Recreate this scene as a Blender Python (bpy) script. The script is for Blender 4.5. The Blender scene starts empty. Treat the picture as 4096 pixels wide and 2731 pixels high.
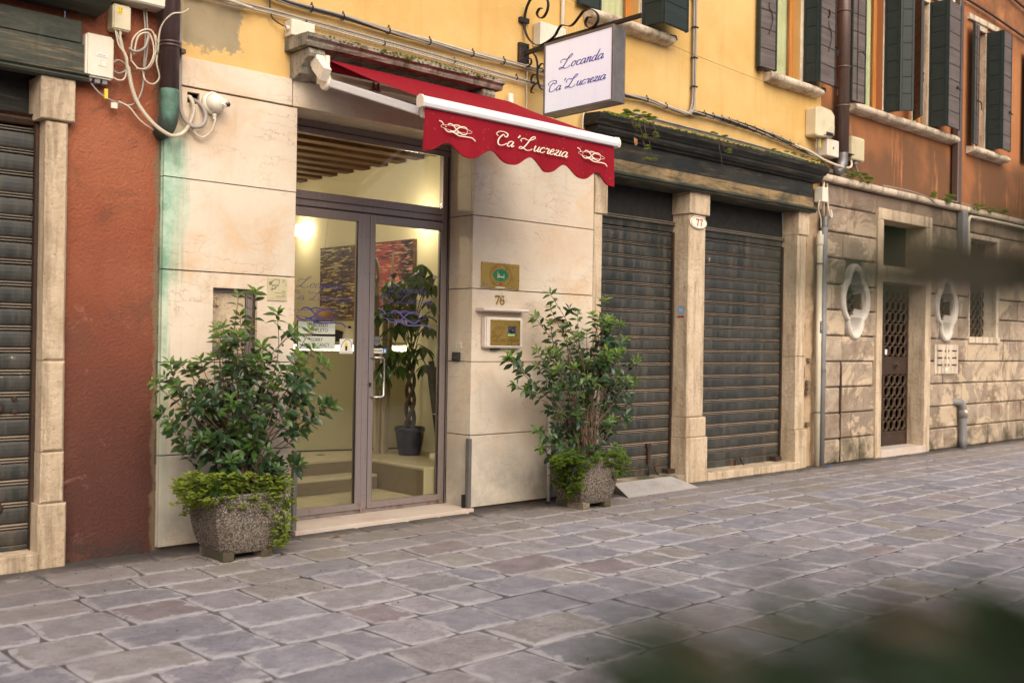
import bpy, bmesh, math, random
from mathutils import Vector, Matrix, noise

sc = bpy.context.scene
COL = sc.collection
rnd = random.Random(11)
PI = math.pi

# ------------------------------------------------------------------ camera
cd = bpy.data.cameras.new('camera')
cam = bpy.data.objects.new('camera', cd)
COL.objects.link(cam)
rot = Matrix(((0.735277, -0.0119792, -0.677661), (-0.677585, 0.0101306, -0.735374), (0.0156743, 0.9998769, -0.000668)))
CAMP = Vector((0.0, -7.508, 1.63))
cam.matrix_world = Matrix.Translation(CAMP) @ rot.to_4x4()
cd.sensor_width = 36.0
cd.lens = 36.046
cd.clip_start = 0.05
cd.clip_end = 400
cd.dof.use_dof = True
cd.dof.focus_distance = 9.6
cd.dof.aperture_fstop = 1.7
cd.dof.aperture_blades = 9
sc.camera = cam

# ------------------------------------------------------------------ light
SUN_EL, SUN_AZ = math.radians(38), math.radians(-20)       # azimuth from -Y towards +X
SKY_STRENGTH, SUN_STRENGTH, EXPOSURE = 0.15, 2.0, 0.20
sdir = Vector((math.sin(SUN_AZ) * math.cos(SUN_EL), -math.cos(SUN_AZ) * math.cos(SUN_EL), math.sin(SUN_EL)))
w = bpy.data.worlds.new('World')
sc.world = w
w.use_nodes = True
wn = w.node_tree
bg = wn.nodes['Background']
sky = wn.nodes.new('ShaderNodeTexSky')
sky.sky_type = 'NISHITA'
sky.sun_disc = False
sky.sun_elevation = SUN_EL
sky.sun_rotation = math.atan2(sdir.x, sdir.y)
sky.air_density = 0.9
sky.dust_density = 6.0
sky.ozone_density = 1.6
wn.links.new(sky.outputs[0], bg.inputs[0])
bg.inputs[1].default_value = SKY_STRENGTH
sl = bpy.data.lights.new('sun', 'SUN')
sl.energy = SUN_STRENGTH
sl.angle = math.radians(72)
sl.color = (1.0, 0.905, 0.73)
sun = bpy.data.objects.new('sun', sl)
sun.rotation_euler = sdir.to_track_quat('Z', 'Y').to_euler()
COL.objects.link(sun)
vs = sc.view_settings
vs.view_transform = 'Standard'
vs.look = 'None'
vs.exposure = EXPOSURE
vs.gamma = 1.0
vs.use_curve_mapping = False
cy = sc.cycles
cy.use_denoising = True
cy.max_bounces = 8
cy.diffuse_bounces = 4
cy.transparent_max_bounces = 12
cy.sample_clamp_indirect = 4.0
cy.caustics_reflective = False
cy.caustics_refractive = False


# ------------------------------------------------------------------ materials
class NT:
    def __init__(s, name):
        s.m = bpy.data.materials.new(name)
        s.m.use_nodes = True
        s.t = s.m.node_tree
        s.b = s.t.nodes['Principled BSDF']
        s.out = s.t.nodes['Material Output']
        s._pos = None

    def set(s, sock, v):
        if isinstance(v, bpy.types.NodeSocket):
            s.t.links.new(v, sock)
        elif isinstance(v, (tuple, list)) and len(v) == 3 and sock.type == 'RGBA':
            sock.default_value = (*v, 1)
        else:
            sock.default_value = v

    def pos(s):
        if s._pos is None:
            s._pos = s.t.nodes.new('ShaderNodeNewGeometry').outputs['Position']
        return s._pos

    def scale(s, v, sc3):
        n = s.t.nodes.new('ShaderNodeVectorMath'); n.operation = 'MULTIPLY'
        s.set(n.inputs[0], v); n.inputs[1].default_value = sc3
        return n.outputs[0]

    def sep(s):
        n = s.t.nodes.new('ShaderNodeSeparateXYZ'); s.set(n.inputs[0], s.pos())
        return n.outputs

    def noise(s, scale, detail=4, rough=.55, vec=None, dist=0.0, color=False):
        n = s.t.nodes.new('ShaderNodeTexNoise')
        s.set(n.inputs['Vector'], vec if vec is not None else s.pos())
        n.inputs['Scale'].default_value = scale
        n.inputs['Detail'].default_value = detail
        n.inputs['Roughness'].default_value = rough
        n.inputs['Distortion'].default_value = dist
        return n.outputs['Color' if color else 'Fac']

    def vor(s, scale, feature='F1', vec=None, out='Distance', rand=1.0):
        n = s.t.nodes.new('ShaderNodeTexVoronoi'); n.feature = feature
        s.set(n.inputs['Vector'], vec if vec is not None else s.pos())
        n.inputs['Scale'].default_value = scale
        n.inputs['Randomness'].default_value = rand
        return n.outputs[out]

    def ramp(s, v, a, b, lo=0.0, hi=1.0):
        n = s.t.nodes.new('ShaderNodeMapRange'); n.interpolation_type = 'SMOOTHSTEP'
        s.set(n.inputs['Value'], v)
        for k, q in (('From Min', a), ('From Max', b), ('To Min', lo), ('To Max', hi)):
            s.set(n.inputs[k], q)
        return n.outputs['Result']

    def math(s, op, a, b=0.0, c=0.0):
        n = s.t.nodes.new('ShaderNodeMath'); n.operation = op
        s.set(n.inputs[0], a); s.set(n.inputs[1], b); s.set(n.inputs[2], c)
        return n.outputs[0]

    def mul(s, *a):
        r = a[0]
        for b in a[1:]:
            r = s.math('MULTIPLY', r, b)
        return r

    def mix(s, f, a, b, mode='MIX'):
        n = s.t.nodes.new('ShaderNodeMix'); n.data_type = 'RGBA'; n.blend_type = mode
        s.set(n.inputs[0], f)
        A = [i for i in n.inputs if i.type == 'RGBA']
        s.set(A[0], a); s.set(A[1], b)
        return [o for o in n.outputs if o.type == 'RGBA'][0]

    def attr(s, name):
        n = s.t.nodes.new('ShaderNodeAttribute'); n.attribute_name = name
        return n.outputs

    def objrand(s):
        return s.t.nodes.new('ShaderNodeObjectInfo').outputs['Random']

    def hsv(s, col, h=.5, sa=1.0, v=1.0):
        n = s.t.nodes.new('ShaderNodeHueSaturation')
        s.set(n.inputs['Hue'], h); s.set(n.inputs['Saturation'], sa); s.set(n.inputs['Value'], v); s.set(n.inputs['Color'], col)
        return n.outputs[0]

    def bump(s, h, strength=.3, dist=.01, prev=None):
        n = s.t.nodes.new('ShaderNodeBump')
        n.inputs['Strength'].default_value = strength
        n.inputs['Distance'].default_value = dist
        s.set(n.inputs['Height'], h)
        if prev is not None:
            s.t.links.new(prev, n.inputs['Normal'])
        return n.outputs[0]

    def done(s, col, rough=.8, normal=None, metal=0.0, spec=.4, **kw):
        b = s.b
        s.set(b.inputs['Base Color'], col)
        s.set(b.inputs['Roughness'], rough)
        s.set(b.inputs['Metallic'], metal)
        s.set(b.inputs['Specular IOR Level'], spec)
        if normal is not None:
            s.t.links.new(normal, b.inputs['Normal'])
        for k, v in kw.items():
            s.set(b.inputs[k], v)
        return s.m


MATS = {}


def simple(name, col, rough=.6, metal=0.0, spec=.4, var=.12, bump=.15, scale=14, dirt=None, dirtamt=.5, emit=None, es=1.0, streak=False):
    n = NT(name)
    a = tuple(c * (1 - var) for c in col)
    b = tuple(min(1, c * (1 + var)) for c in col)
    c = n.mix(n.noise(scale, 5), a, b)
    if dirt is not None:
        vec = n.scale(n.pos(), (6, 6, .8)) if streak else None
        m = n.ramp(n.noise(1.6 if streak else 3.5, 6, .65, vec=vec), .45, .75, 0, dirtamt)
        c = n.mix(m, c, dirt)
    r = n.ramp(n.noise(scale * 2.3, 3), .3, .7, max(0.02, rough - .08), min(1, rough + .08))
    nb = n.bump(n.noise(scale * 8, 4), bump, .004) if bump else None
    kw = {}
    if emit is not None:
        kw = {'Emission Color': emit, 'Emission Strength': es}
    MATS[name] = n.done(c, r, nb, metal, spec, **kw)
    return MATS[name]


def build_materials():
    # pale limestone cladding with veins, warm stains and copper-green run-off under the pipe
    n = NT('limestone')
    x, y, z = n.sep()
    base = n.mix(n.ramp(n.noise(1.3, 5, .6), .3, .7), (.60, .485, .37), (.70, .605, .485))
    base = n.mix(n.ramp(n.noise(1.5, 5, .7, dist=.8), .46, .70, 0, .75), base, (.62, .42, .25))
    base = n.mix(n.ramp(n.noise(1.0, 6, .7, vec=n.scale(n.pos(), (7, 7, .7))), .55, .75, 0, .4), base, (.46, .37, .28))
    base = n.mix(n.ramp(n.noise(2.6, 6, .75, dist=.4), .56, .74, 0, .45), base, (.42, .34, .26))
    vv = n.scale(n.pos(), (1.2, 1.2, 8.5))
    wob = n.t.nodes.new('ShaderNodeVectorMath'); wob.operation = 'ADD'
    n.set(wob.inputs[0], vv); n.set(wob.inputs[1], n.scale(n.noise(2.2, 5, .7, color=True), (1.6, 1.6, 1.6)))
    crack = n.ramp(n.vor(1.15, 'DISTANCE_TO_EDGE', vec=wob.outputs[0]), .0, .022, 1, 0)
    crack = n.mul(crack, n.ramp(n.noise(1.7, 3), .42, .56))
    base = n.mix(n.mul(crack, .55), base, (.42, .27, .17))
    base = n.mix(n.ramp(n.noise(55, 3), .62, .72, 0, .25), base, (.45, .33, .23))
    # green copper run-off, in vertical streaks, near the left end under the pipe
    st = n.noise(1.0, 5, .65, vec=n.scale(n.pos(), (16, 16, .9)))
    reach = n.math('ADD', n.mul(n.ramp(z, .3, 3.2), .16), n.mul(n.ramp(st, .3, .7), .34))
    gm = n.ramp(n.math('SUBTRACT', x, 3.23), n.math('MULTIPLY', reach, .25), reach, 1, 0)
    gm = n.mul(gm, n.ramp(z, 3.3, 3.1), n.ramp(x, 4.3, 4.0))
    gcol = n.mix(n.ramp(n.noise(3, 5, .7), .35, .65), (.13, .30, .20), (.46, .62, .48))
    base = n.mix(n.mul(gm, n.ramp(z, .4, 2.6, .45, .95)), base, gcol)
    # splash dirt, a grey-green skin near the ground
    lo = n.mul(n.ramp(n.math('ADD', z, n.mul(n.noise(3, 4), .5)), .35, 1.6, 1, 0), n.ramp(n.noise(3, 5, .7), .3, .65, .35, .95))
    base = n.mix(lo, base, (.34, .315, .27))
    nb = n.bump(n.math('SUBTRACT', n.noise(40, 5, .6), n.mul(crack, .8)), .35, .006)
    MATS['limestone'] = n.done(base, n.ramp(n.noise(6, 3), .3, .7, .55, .75), nb, spec=.35)

    # rougher limestone for pilasters, sills, ledges: pitted, sooty streaks
    for nm, ca, cb, dcol, damt in (('pilaster_stone', (.52, .40, .27), (.64, .51, .37), (.20, .14, .085), .65),
                                   ('sill_stone', (.56, .46, .35), (.72, .60, .46), (.18, .13, .09), .75),
                                   ('cornice_stone', (.27, .235, .195), (.40, .35, .29), (.07, .07, .035), .8)):
        n = NT(nm)
        x, y, z = n.sep()
        c = n.mix(n.ramp(n.noise(2.5, 5, .65), .3, .7), ca, cb)
        st = n.noise(1.0, 6, .7, vec=n.scale(n.pos(), (9, 9, 1.1)))
        c = n.mix(n.ramp(st, .44, .68, 0, damt), c, dcol)
        c = n.mix(n.ramp(n.noise(3.3, 6, .75, dist=.5), .50, .68, 0, damt * .6), c, tuple(q * 1.6 for q in dcol))
        c = n.mix(n.ramp(n.noise(28, 4, .7), .56, .70, 0, .6), c, dcol)
        nb = n.bump(n.noise(22, 6, .72), .9, .018)
        MATS[nm] = n.done(c, .85, nb, spec=.25)

    # plasters
    def plaster(nm, ca, cb, dark, streak_amt, grain, extra=None, gd=.008):
        n = NT(nm)
        x, y, z = n.sep()
        c = n.mix(n.ramp(n.noise(.9, 6, .6), .3, .7), ca, cb)
        st = n.noise(1.0, 6, .65, vec=n.scale(n.pos(), (3.6, 3.6, .35)))
        c = n.mix(n.ramp(st, .5, .8, 0, streak_amt), c, dark)
        c = n.mix(n.ramp(n.noise(7, 6, .75), .55, .8, 0, .3), c, tuple(min(1, v * 1.25) for v in cb))
        h = n.noise(grain, 5, .62)
        if extra:
            c, h = extra(n, x, y, z, c, h)
        MATS[nm] = n.done(c, .9, n.bump(h, .55, gd), spec=.2)

    def yel(n, x, y, z, c, h):
        # bare grey render where the paint has fallen, beside the down-pipe
        d = n.math('ADD', n.noise(3.0, 6, .7), 0)
        m = n.mul(n.ramp(n.math('ADD', x, n.mul(d, .5)), 4.20, 4.16), n.ramp(n.math('ADD', z, n.mul(d, -.45)), 3.66, 3.70),
                  n.ramp(n.math('ADD', z, n.mul(d, .3)), 4.46, 4.40), n.ramp(x, 3.43, 3.47))
        c = n.mix(m, c, n.mix(n.noise(5, 5), (.24, .19, .12), (.42, .33, .2)))
        # darker band along the cables and dribbles under the sills
        sm = n.mul(n.ramp(n.math('ABSOLUTE', n.math('SUBTRACT', z, 4.33)), .0, .16, 1, 0), n.ramp(n.noise(4, 4), .3, .7, .1, .5))
        c = n.mix(sm, c, (.28, .19, .09))
        s2 = n.noise(1.0, 5, .7, vec=n.scale(n.pos(), (14, 14, .5)))
        m2 = n.mul(n.ramp(s2, .48, .75, 0, .5), n.ramp(z, 4.3, 5.0), n.ramp(z, 5.3, 5.1), n.ramp(x, 10.6, 11.3))
        c = n.mix(m2, c, (.40, .22, .06))
        return c, n.math('SUBTRACT', h, n.mul(m, .9))

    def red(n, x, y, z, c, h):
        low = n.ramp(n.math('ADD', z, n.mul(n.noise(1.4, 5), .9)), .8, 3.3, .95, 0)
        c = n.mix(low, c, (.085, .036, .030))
        c = n.mix(n.ramp(n.noise(2.0, 6, .7, dist=1.0), .50, .66, 0, .55), c, (.15, .065, .042))
        c = n.mix(n.ramp(n.noise(3.1, 6, .75, dist=.6), .60, .72, 0, .35), c, (.52, .26, .18))
        c = n.mix(n.mul(n.ramp(z, .22, .02), n.ramp(n.noise(6, 5, .7), .4, .6)), c, (.06, .04, .035))
        e = n.mul(n.ramp(n.math('ADD', x, n.mul(n.noise(5, 5, .7), .16)), 3.33, 3.36), .85)
        c = n.mix(e, c, (.20, .15, .09))
        return c, h

    def ora(n, x, y, z, c, h):
        s2 = n.noise(1.0, 6, .7, vec=n.scale(n.pos(), (2.6, 2.6, .30)), dist=.3)
        m = n.mul(n.ramp(s2, .35, .46, 0, .92), n.ramp(z, 5.2, 4.8, .3, 1), n.ramp(n.noise(.9, 4), .3, .55, .4, 1))
        c = n.mix(m, c, (.13, .065, .035))
        c = n.mix(n.mul(n.ramp(z, 6.8, 7.4, 0, .7), n.ramp(n.noise(1.6, 6, .7), .35, .6)), c, (.12, .06, .035))
        return c, h

    plaster('yellow_plaster', (.57, .355, .118), (.67, .45, .185), (.52, .28, .07), .5, 42, yel)
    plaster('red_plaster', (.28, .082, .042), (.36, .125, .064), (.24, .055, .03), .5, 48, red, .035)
    plaster('orange_plaster', (.40, .150, .058), (.50, .21, .085), (.20, .09, .045), .6, 45, ora)
    plaster('plain_plaster', (.40, .30, .22), (.46, .36, .27), (.3, .22, .16), .4, 40)
    plaster('lobby_paint', (.72, .65, .46), (.76, .69, .50), (.6, .52, .34), .15, 30)
    plaster('crumbled_plaster', (.30, .21, .13), (.46, .33, .21), (.16, .09, .05), .8, 18, gd=.03)
    plaster('mortar', (.09, .065, .05), (.14, .11, .08), (.05, .04, .03), .5, 30)
    plaster('ground_mortar', (.08, .075, .077), (.17, .16, .16), (.02, .019, .019), .9, 26)

    # rusticated blocks
    n = NT('rusticated_stone')
    r = n.objrand()
    x, y, z = n.sep()
    c = n.mix(r, (.26, .205, .155), (.44, .35, .265))
    c = n.mix(n.ramp(n.noise(2.2, 5, .7), .40, .68, 0, .85), c, (.20, .135, .09))
    c = n.mix(n.ramp(n.noise(1.1, 5, .75, dist=.8), .50, .56, 0, .75), c, (.60, .47, .33))
    c = n.mix(n.ramp(n.noise(60, 4, .7), .50, .70, 0, .55), c, (.14, .09, .055))
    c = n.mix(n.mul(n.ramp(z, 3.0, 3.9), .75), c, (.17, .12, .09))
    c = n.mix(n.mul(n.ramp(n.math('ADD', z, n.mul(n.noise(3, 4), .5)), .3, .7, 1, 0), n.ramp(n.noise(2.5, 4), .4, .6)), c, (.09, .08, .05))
    MATS['rusticated_stone'] = n.done(c, .92, n.bump(n.noise(48, 5, .72), .9, .014), spec=.2)

    # paving: 'tint' attribute (rgb) per stone, 'rim' = 1 at the stone's edge
    n = NT('paving_stone')
    tint = n.attr('tint')['Color']
    rim = n.attr('rim')['Fac']
    nz = n.noise(9, 5, .7)
    c = n.mix(n.ramp(n.noise(4.5, 7, .72), .36, .64), n.hsv(tint, v=.74), tint)
    c = n.mix(n.ramp(n.noise(11, 5, .75, dist=.6), .52, .66, 0, .5), c, n.hsv(tint, v=.60))
    c = n.mix(n.ramp(n.noise(60, 4, .7), .54, .68, 0, .55), c, n.hsv(tint, v=.40))
    c = n.mix(n.ramp(n.noise(26, 3, .6), .62, .74, 0, .35), c, n.hsv(tint, sa=.7, v=1.5))
    smear = n.ramp(n.math('ADD', n.mul(rim, .85), n.mul(n.math('SUBTRACT', nz, .5), 1.9)), .60, .70)
    smear = n.mul(smear, n.ramp(n.noise(.9, 4), .36, .54, .15, 1))
    c = n.mix(n.mul(smear, .75), c, n.mix(n.noise(14, 4), (.40, .38, .40), (.55, .52, .53)))
    c = n.mix(n.ramp(n.noise(2.4, 5, .8, dist=.5), .64, .72, 0, .7), c, (.05, .045, .045))
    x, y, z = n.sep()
    corner = n.mul(n.ramp(n.math('ADD', y, n.mul(n.noise(5, 5, .7), .45)), -.20, .14), .9)  # dark grime along the wall foot, painted to deepen the contact shade
    c = n.mix(n.mul(n.ramp(n.math('ADD', y, n.mul(n.noise(1.2, 4), .9)), -1.3, .1), .55), c, n.mix(n.noise(8, 5), (.20, .155, .12), (.30, .24, .19)))  # warm light off the wall, painted into the stones near it
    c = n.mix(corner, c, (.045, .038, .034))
    c = n.mix(n.ramp(n.noise(.55, 4, .6), .42, .62, 0, .16), c, (.11, .10, .105))
    chis = n.t.nodes.new('ShaderNodeTexWave'); chis.wave_type = 'BANDS'; chis.bands_direction = 'DIAGONAL'
    chis.inputs['Scale'].default_value = 16; chis.inputs['Distortion'].default_value = 9; chis.inputs['Detail'].default_value = 3
    n.set(chis.inputs['Vector'], n.pos())
    pit = n.ramp(chis.outputs['Fac'], .0, .22, 1, 0)
    pit = n.mul(pit, n.attr('chis')['Fac'], n.ramp(n.noise(24, 2), .45, .6), n.ramp(rim, .3, .9, 1, 0))
    c = n.mix(n.mul(pit, .5), c, n.hsv(tint, v=.35))
    h = n.math('ADD', n.mul(n.noise(30, 6, .7), .6), n.mul(n.noise(120, 3, .6), .25))
    h = n.math('SUBTRACT', h, n.mul(pit, .5))
    MATS['paving_stone'] = n.done(c, n.ramp(n.noise(5, 4), .3, .7, .50, .78), n.bump(h, 1.0, .016), spec=.45)

    # rolling-shutter metal: dark green paint with dust and painted highlights on the tops and scuffs
    n = NT('shutter_paint')
    x, y, z = n.sep()
    c = n.mix(n.ramp(n.noise(2.4, 6, .7), .35, .65), (.017, .021, .020), (.040, .040, .037))
    st = n.noise(1.0, 6, .7, vec=n.scale(n.pos(), (14, 14, 1.2)))
    c = n.mix(n.ramp(st, .42, .72, 0, .6), c, (.105, .090, .068))
    nrm = n.t.nodes.new('ShaderNodeSeparateXYZ')
    n.set(nrm.inputs[0], n.t.nodes.new('ShaderNodeNewGeometry').outputs['Normal'])
    c = n.mix(n.mul(n.ramp(nrm.outputs[2], .60, .92), n.ramp(n.noise(5, 5), .2, .6, .6, 1.0)), c, (.36, .275, .20))
    chipm = n.mul(n.ramp(n.noise(5.5, 9, .85), .635, .65), n.ramp(n.noise(1.3, 2), .46, .58))
    c = n.mix(chipm, c, (.48, .40, .31))
    rust = n.mul(n.ramp(z, .35, .1), n.ramp(n.noise(5, 6, .8), .55, .62))
    c = n.mix(rust, c, (.14, .055, .02))
    MATS['shutter_paint'] = n.done(c, n.ramp(st, .3, .7, .38, .6), n.bump(n.noise(30, 4), .12, .004), spec=.5, metal=.0)

    # old painted wood of the shop header
    for nm, ca, cb, cc in (('dark_header_wood', (.009, .010, .010), (.028, .027, .023), (.11, .075, .038)),
                           ('pale_header_wood', (.075, .066, .040), (.30, .20, .095), (.018, .020, .017)),
                           ('green_header_wood', (.030, .036, .030), (.070, .070, .050), (.24, .17, .09))):
        n = NT(nm)
        c = n.mix(n.ramp(n.noise(1.6, 6, .75, vec=n.scale(n.pos(), (1, 1, 3)), dist=.6), .36, .64), ca, cb)
        g = n.noise(1.0, 6, .7, vec=n.scale(n.pos(), (2.0, 10, 34)))
        c = n.mix(n.ramp(g, .52, .70, 0, .75), c, cc)
        v = n.noise(1.0, 5, .7, vec=n.scale(n.pos(), (18, 18, 1.3)))
        c = n.mix(n.ramp(v, .52, .76, 0, .5), c, tuple(q * .4 for q in ca))
        MATS[nm] = n.done(c, .7, n.bump(n.math('ADD', g, n.mul(n.noise(40, 4), .3)), .5, .008), spec=.35)

    # louvre-shutter boards: painted dark green or worn brown
    for nm, ca, cb, rg in (('shutter_green', (.011, .018, .016), (.019, .028, .024), .6),
                           ('shutter_brown', (.085, .066, .060), (.145, .112, .098), .6),
                           ('orange_wood', (.34, .12, .02), (.52, .21, .05), .4),
                           ('beam_wood', (.045, .020, .008), (.14, .068, .028), .7)):
        n = NT(nm)
        vert = nm == 'orange_wood'
        sc3 = (30, 30, 1.6) if vert else ((1.6, 8, 24) if nm != 'beam_wood' else (2.0, 26, 26))
        g = n.noise(1.0, 5, .65, vec=n.scale(n.pos(), sc3), dist=.4)
        c = n.mix(n.ramp(g, .3, .7), ca, cb)
        c = n.mix(n.ramp(n.noise(6, 5, .75), .60, .78, 0, .5), c, tuple(v * .5 for v in ca))
        MATS[nm] = n.done(c, rg, n.bump(g, .25, .004), spec=.45)

    # brushed brown aluminium door frame
    n = NT('door_metal')
    x, y, z = n.sep()
    g = n.noise(1.0, 4, .6, vec=n.scale(n.pos(), (60, 60, 3)))
    c = n.mix(g, (.25, .205, .195), (.34, .285, .27))
    c = n.mix(n.ramp(n.noise(7, 6, .8), .56, .75, 0, .45), c, (.14, .10, .09))
    c = n.mix(n.mul(n.ramp(z, .2, .05), n.ramp(n.noise(12, 4), .52, .66), .5), c, (.15, .075, .04))
    MATS['door_metal'] = n.done(c, .42, n.bump(g, .06, .002), metal=.55, spec=.5)

    # thin clear glass
    n = NT('clear_glass')
    tr = n.t.nodes.new('ShaderNodeBsdfTransparent'); tr.inputs[0].default_value = (.93, .94, .90, 1)
    gl = n.t.nodes.new('ShaderNodeBsdfGlossy'); gl.inputs['Roughness'].default_value = .01
    lw = n.t.nodes.new('ShaderNodeLayerWeight'); lw.inputs['Blend'].default_value = .5
    fr = n.math('MULTIPLY_ADD', n.math('POWER', lw.outputs['Facing'], 5.0), .93, .035).node
    mx = n.t.nodes.new('ShaderNodeMixShader')
    n.t.links.new(fr.outputs[0], mx.inputs[0]); n.t.links.new(tr.outputs[0], mx.inputs[1]); n.t.links.new(gl.outputs[0], mx.inputs[2])
    n.t.links.new(mx.outputs[0], n.out.inputs[0])
    MATS['clear_glass'] = n.m

    # washed pebble concrete
    n = NT('pebble_concrete')
    f = n.vor(100, 'F1'); cc = n.vor(100, 'F1', out='Color')
    sp = n.t.nodes.new('ShaderNodeSeparateColor'); n.set(sp.inputs[0], cc)
    c = n.mix(n.ramp(sp.outputs[0], .1, .9), (.26, .20, .15), (.50, .43, .36))
    c = n.mix(n.ramp(sp.outputs[1], .75, .8), c, (.10, .09, .09))
    c = n.mix(n.ramp(f, .42, .75), c, (.07, .055, .045))
    c = n.mix(n.ramp(n.noise(3, 4), .45, .7, 0, .45), c, (.12, .085, .05))
    MATS['pebble_concrete'] = n.done(c, .8, n.bump(n.ramp(f, .05, .6, 1, 0), 1.0, .012), spec=.35)

    # awning cloth
    n = NT('red_cloth')
    c = n.mix(n.noise(2.2, 5, .6), (.20, .008, .016), (.27, .012, .022))
    c = n.mix(n.ramp(n.noise(38, 3), .66, .7, 0, .25), c, (.5, .2, .18))
    MATS['red_cloth'] = n.done(c, .85, n.bump(n.noise(160, 2), .2, .002), spec=.08)

    # leaves: two-sided, slightly translucent
    def leaf(nm, ca, cb, rough=.33, tl=.25):
        n = NT(nm)
        c = n.mix(n.objrand(), ca, cb)
        c = n.mix(n.ramp(n.noise(18, 3), .35, .65, 0, .5), c, tuple(v * .6 for v in ca))
        n.done(c, rough, spec=.5)
        t2 = n.t.nodes.new('ShaderNodeBsdfTranslucent')
        n.set(t2.inputs[0], n.hsv(c, h=.48, sa=1.15, v=1.6))
        mx = n.t.nodes.new('ShaderNodeMixShader'); mx.inputs[0].default_value = tl
        n.t.links.new(n.b.outputs[0], mx.inputs[1]); n.t.links.new(t2.outputs[0], mx.inputs[2])
        n.t.links.new(mx.outputs[0], n.out.inputs[0])
        MATS[nm] = n.m
    leaf('leaf_dark', (.018, .048, .016), (.042, .082, .024), .28, .15)
    leaf('leaf_mid', (.055, .115, .020), (.10, .175, .034), .34, .28)
    leaf('leaf_young', (.12, .22, .030), (.20, .30, .050), .38, .35)
    leaf('leaf_ground', (.13, .20, .025), (.27, .33, .055), .42, .35)
    leaf('leaf_indoor', (.035, .080, .015), (.065, .12, .025), .3, .35)
    leaf('leaf_blur', (.020, .040, .018), (.045, .070, .028), .45, .35)
    leaf('succulent', (.28, .38, .09), (.42, .48, .16), .5, .25)
    leaf('moss', (.06, .10, .01), (.16, .19, .02), .9, .1)

    # painting: streaks of water reflections
    n = NT('painted_canvas')
    x, y, z = n.sep()
    g = n.noise(1.0, 7, .7, vec=n.scale(n.pos(), (4, 4.5, 48)), dist=.5)
    g2 = n.noise(1.0, 5, .6, vec=n.scale(n.pos(), (3, 2.4, 15)), dist=.5)
    c = n.mix(n.ramp(y, 2.5, 3.2), (.42, .08, .10), (.10, .06, .07))
    c = n.mix(n.ramp(y, 1.95, 2.25, 1, 0), c, (.02, .018, .03))
    c = n.mix(n.ramp(g2, .48, .6, 0, .8), c, (.035, .022, .05))
    c = n.mix(n.ramp(g, .53, .58), c, n.mix(n.ramp(y, 2.2, 3.3), (.80, .38, .26), (.72, .60, .30)))
    MATS['painted_canvas'] = n.done(c, .5, n.bump(g, .3, .004))

    S = simple
    S('white_plastic', (.70, .64, .52), .5, dirt=(.40, .33, .24), dirtamt=.45, bump=.03)
    S('cream_plastic', (.64, .56, .38), .5, dirt=(.36, .28, .17), dirtamt=.5, bump=.03)
    S('white_metal', (.72, .71, .72), .35, var=.04, bump=.02, dirt=(.5, .47, .42), dirtamt=.3)
    S('white_enamel', (.78, .70, .58), .3, var=.04, bump=.02)
    S('white_stone', (.72, .64, .56), .6, var=.06, bump=.2)
    S('sign_acrylic', (.80, .82, .90), .35, var=.03, bump=0, emit=(.60, .66, .90), es=.22, dirt=(.66, .66, .70), dirtamt=.3, streak=True)
    S('sign_steel', (.16, .145, .14), .5, metal=.5, dirt=(.40, .35, .30), dirtamt=.35)
    S('wrought_iron', (.030, .027, .027), .5, metal=.5, dirt=(.12, .07, .04), dirtamt=.4)
    S('purple_ink', (.050, .040, .17), .5, var=.05, bump=0)
    S('sign_ink', (.070, .055, .34), .5, var=.05, bump=0)
    S('violet_ink', (.13, .10, .26), .5, var=.05, bump=0)
    S('cream_ink', (.80, .70, .56), .6, var=.05, bump=0)
    S('black_ink', (.015, .015, .02), .5, var=.05, bump=0)
    S('red_ink', (.35, .035, .02), .5, var=.05, bump=0)
    S('green_ink', (.015, .16, .07), .4, var=.05, bump=0)
    S('blue_ink', (.03, .16, .50), .4, var=.05, bump=0)
    S('paper', (.72, .68, .60), .6, var=.04, bump=0)
    S('card_white', (.86, .85, .86), .6, var=.02, bump=0)
    S('yellow_label', (.75, .52, .05), .5, var=.05, bump=0)
    S('brass', (.52, .33, .09), .32, metal=.75, var=.12, bump=.05, scale=5)
    S('brass_dark', (.20, .12, .03), .4, metal=.6, bump=.0)
    S('gold_sign', (.62, .54, .33), .35, metal=.3, var=.06, bump=.02)
    S('steel', (.52, .50, .49), .22, metal=1.0, var=.05, bump=.02)
    S('grey_metal', (.20, .19, .19), .45, metal=.6, dirt=(.12, .08, .05))
    S('aluminium_plate', (.50, .47, .45), .45, metal=.35, dirt=(.25, .2, .17), dirtamt=.6)
    S('copper_pipe', (.085, .050, .048), .42, metal=.35, dirt=(.26, .22, .22), dirtamt=.45, streak=True)
    S('copper_patina', (.050, .060, .052), .6, dirt=(.10, .24, .17), dirtamt=.9, var=.3, scale=9)
    S('brown_pipe', (.12, .075, .062), .45, metal=.3, dirt=(.30, .24, .20), dirtamt=.35, streak=True)
    S('grey_pvc', (.22, .215, .22), .55, dirt=(.10, .08, .07), dirtamt=.5)
    S('cream_pvc', (.62, .56, .42), .5, dirt=(.35, .28, .2), dirtamt=.4)
    S('cable_grey', (.33, .29, .25), .6, var=.15, bump=0, dirt=(.12, .10, .08))
    S('cable_cream', (.60, .52, .40), .6, var=.1, bump=0, dirt=(.3, .24, .17))
    S('cable_black', (.022, .020, .022), .5, bump=0)
    S('rusty_iron', (.050, .030, .021), .7, metal=.3, dirt=(.13, .065, .035), dirtamt=.5)
    S('ring_iron', (.14, .095, .060), .65, metal=.3, dirt=(.08, .045, .03), dirtamt=.5)
    S('recess_shade', (.014, .013, .012), .95, var=.4, scale=5, bump=.3)  # near-black that puts the shade under the header into the wall colour
    S('dark_void', (.012, .012, .014), .9, bump=0)
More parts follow.
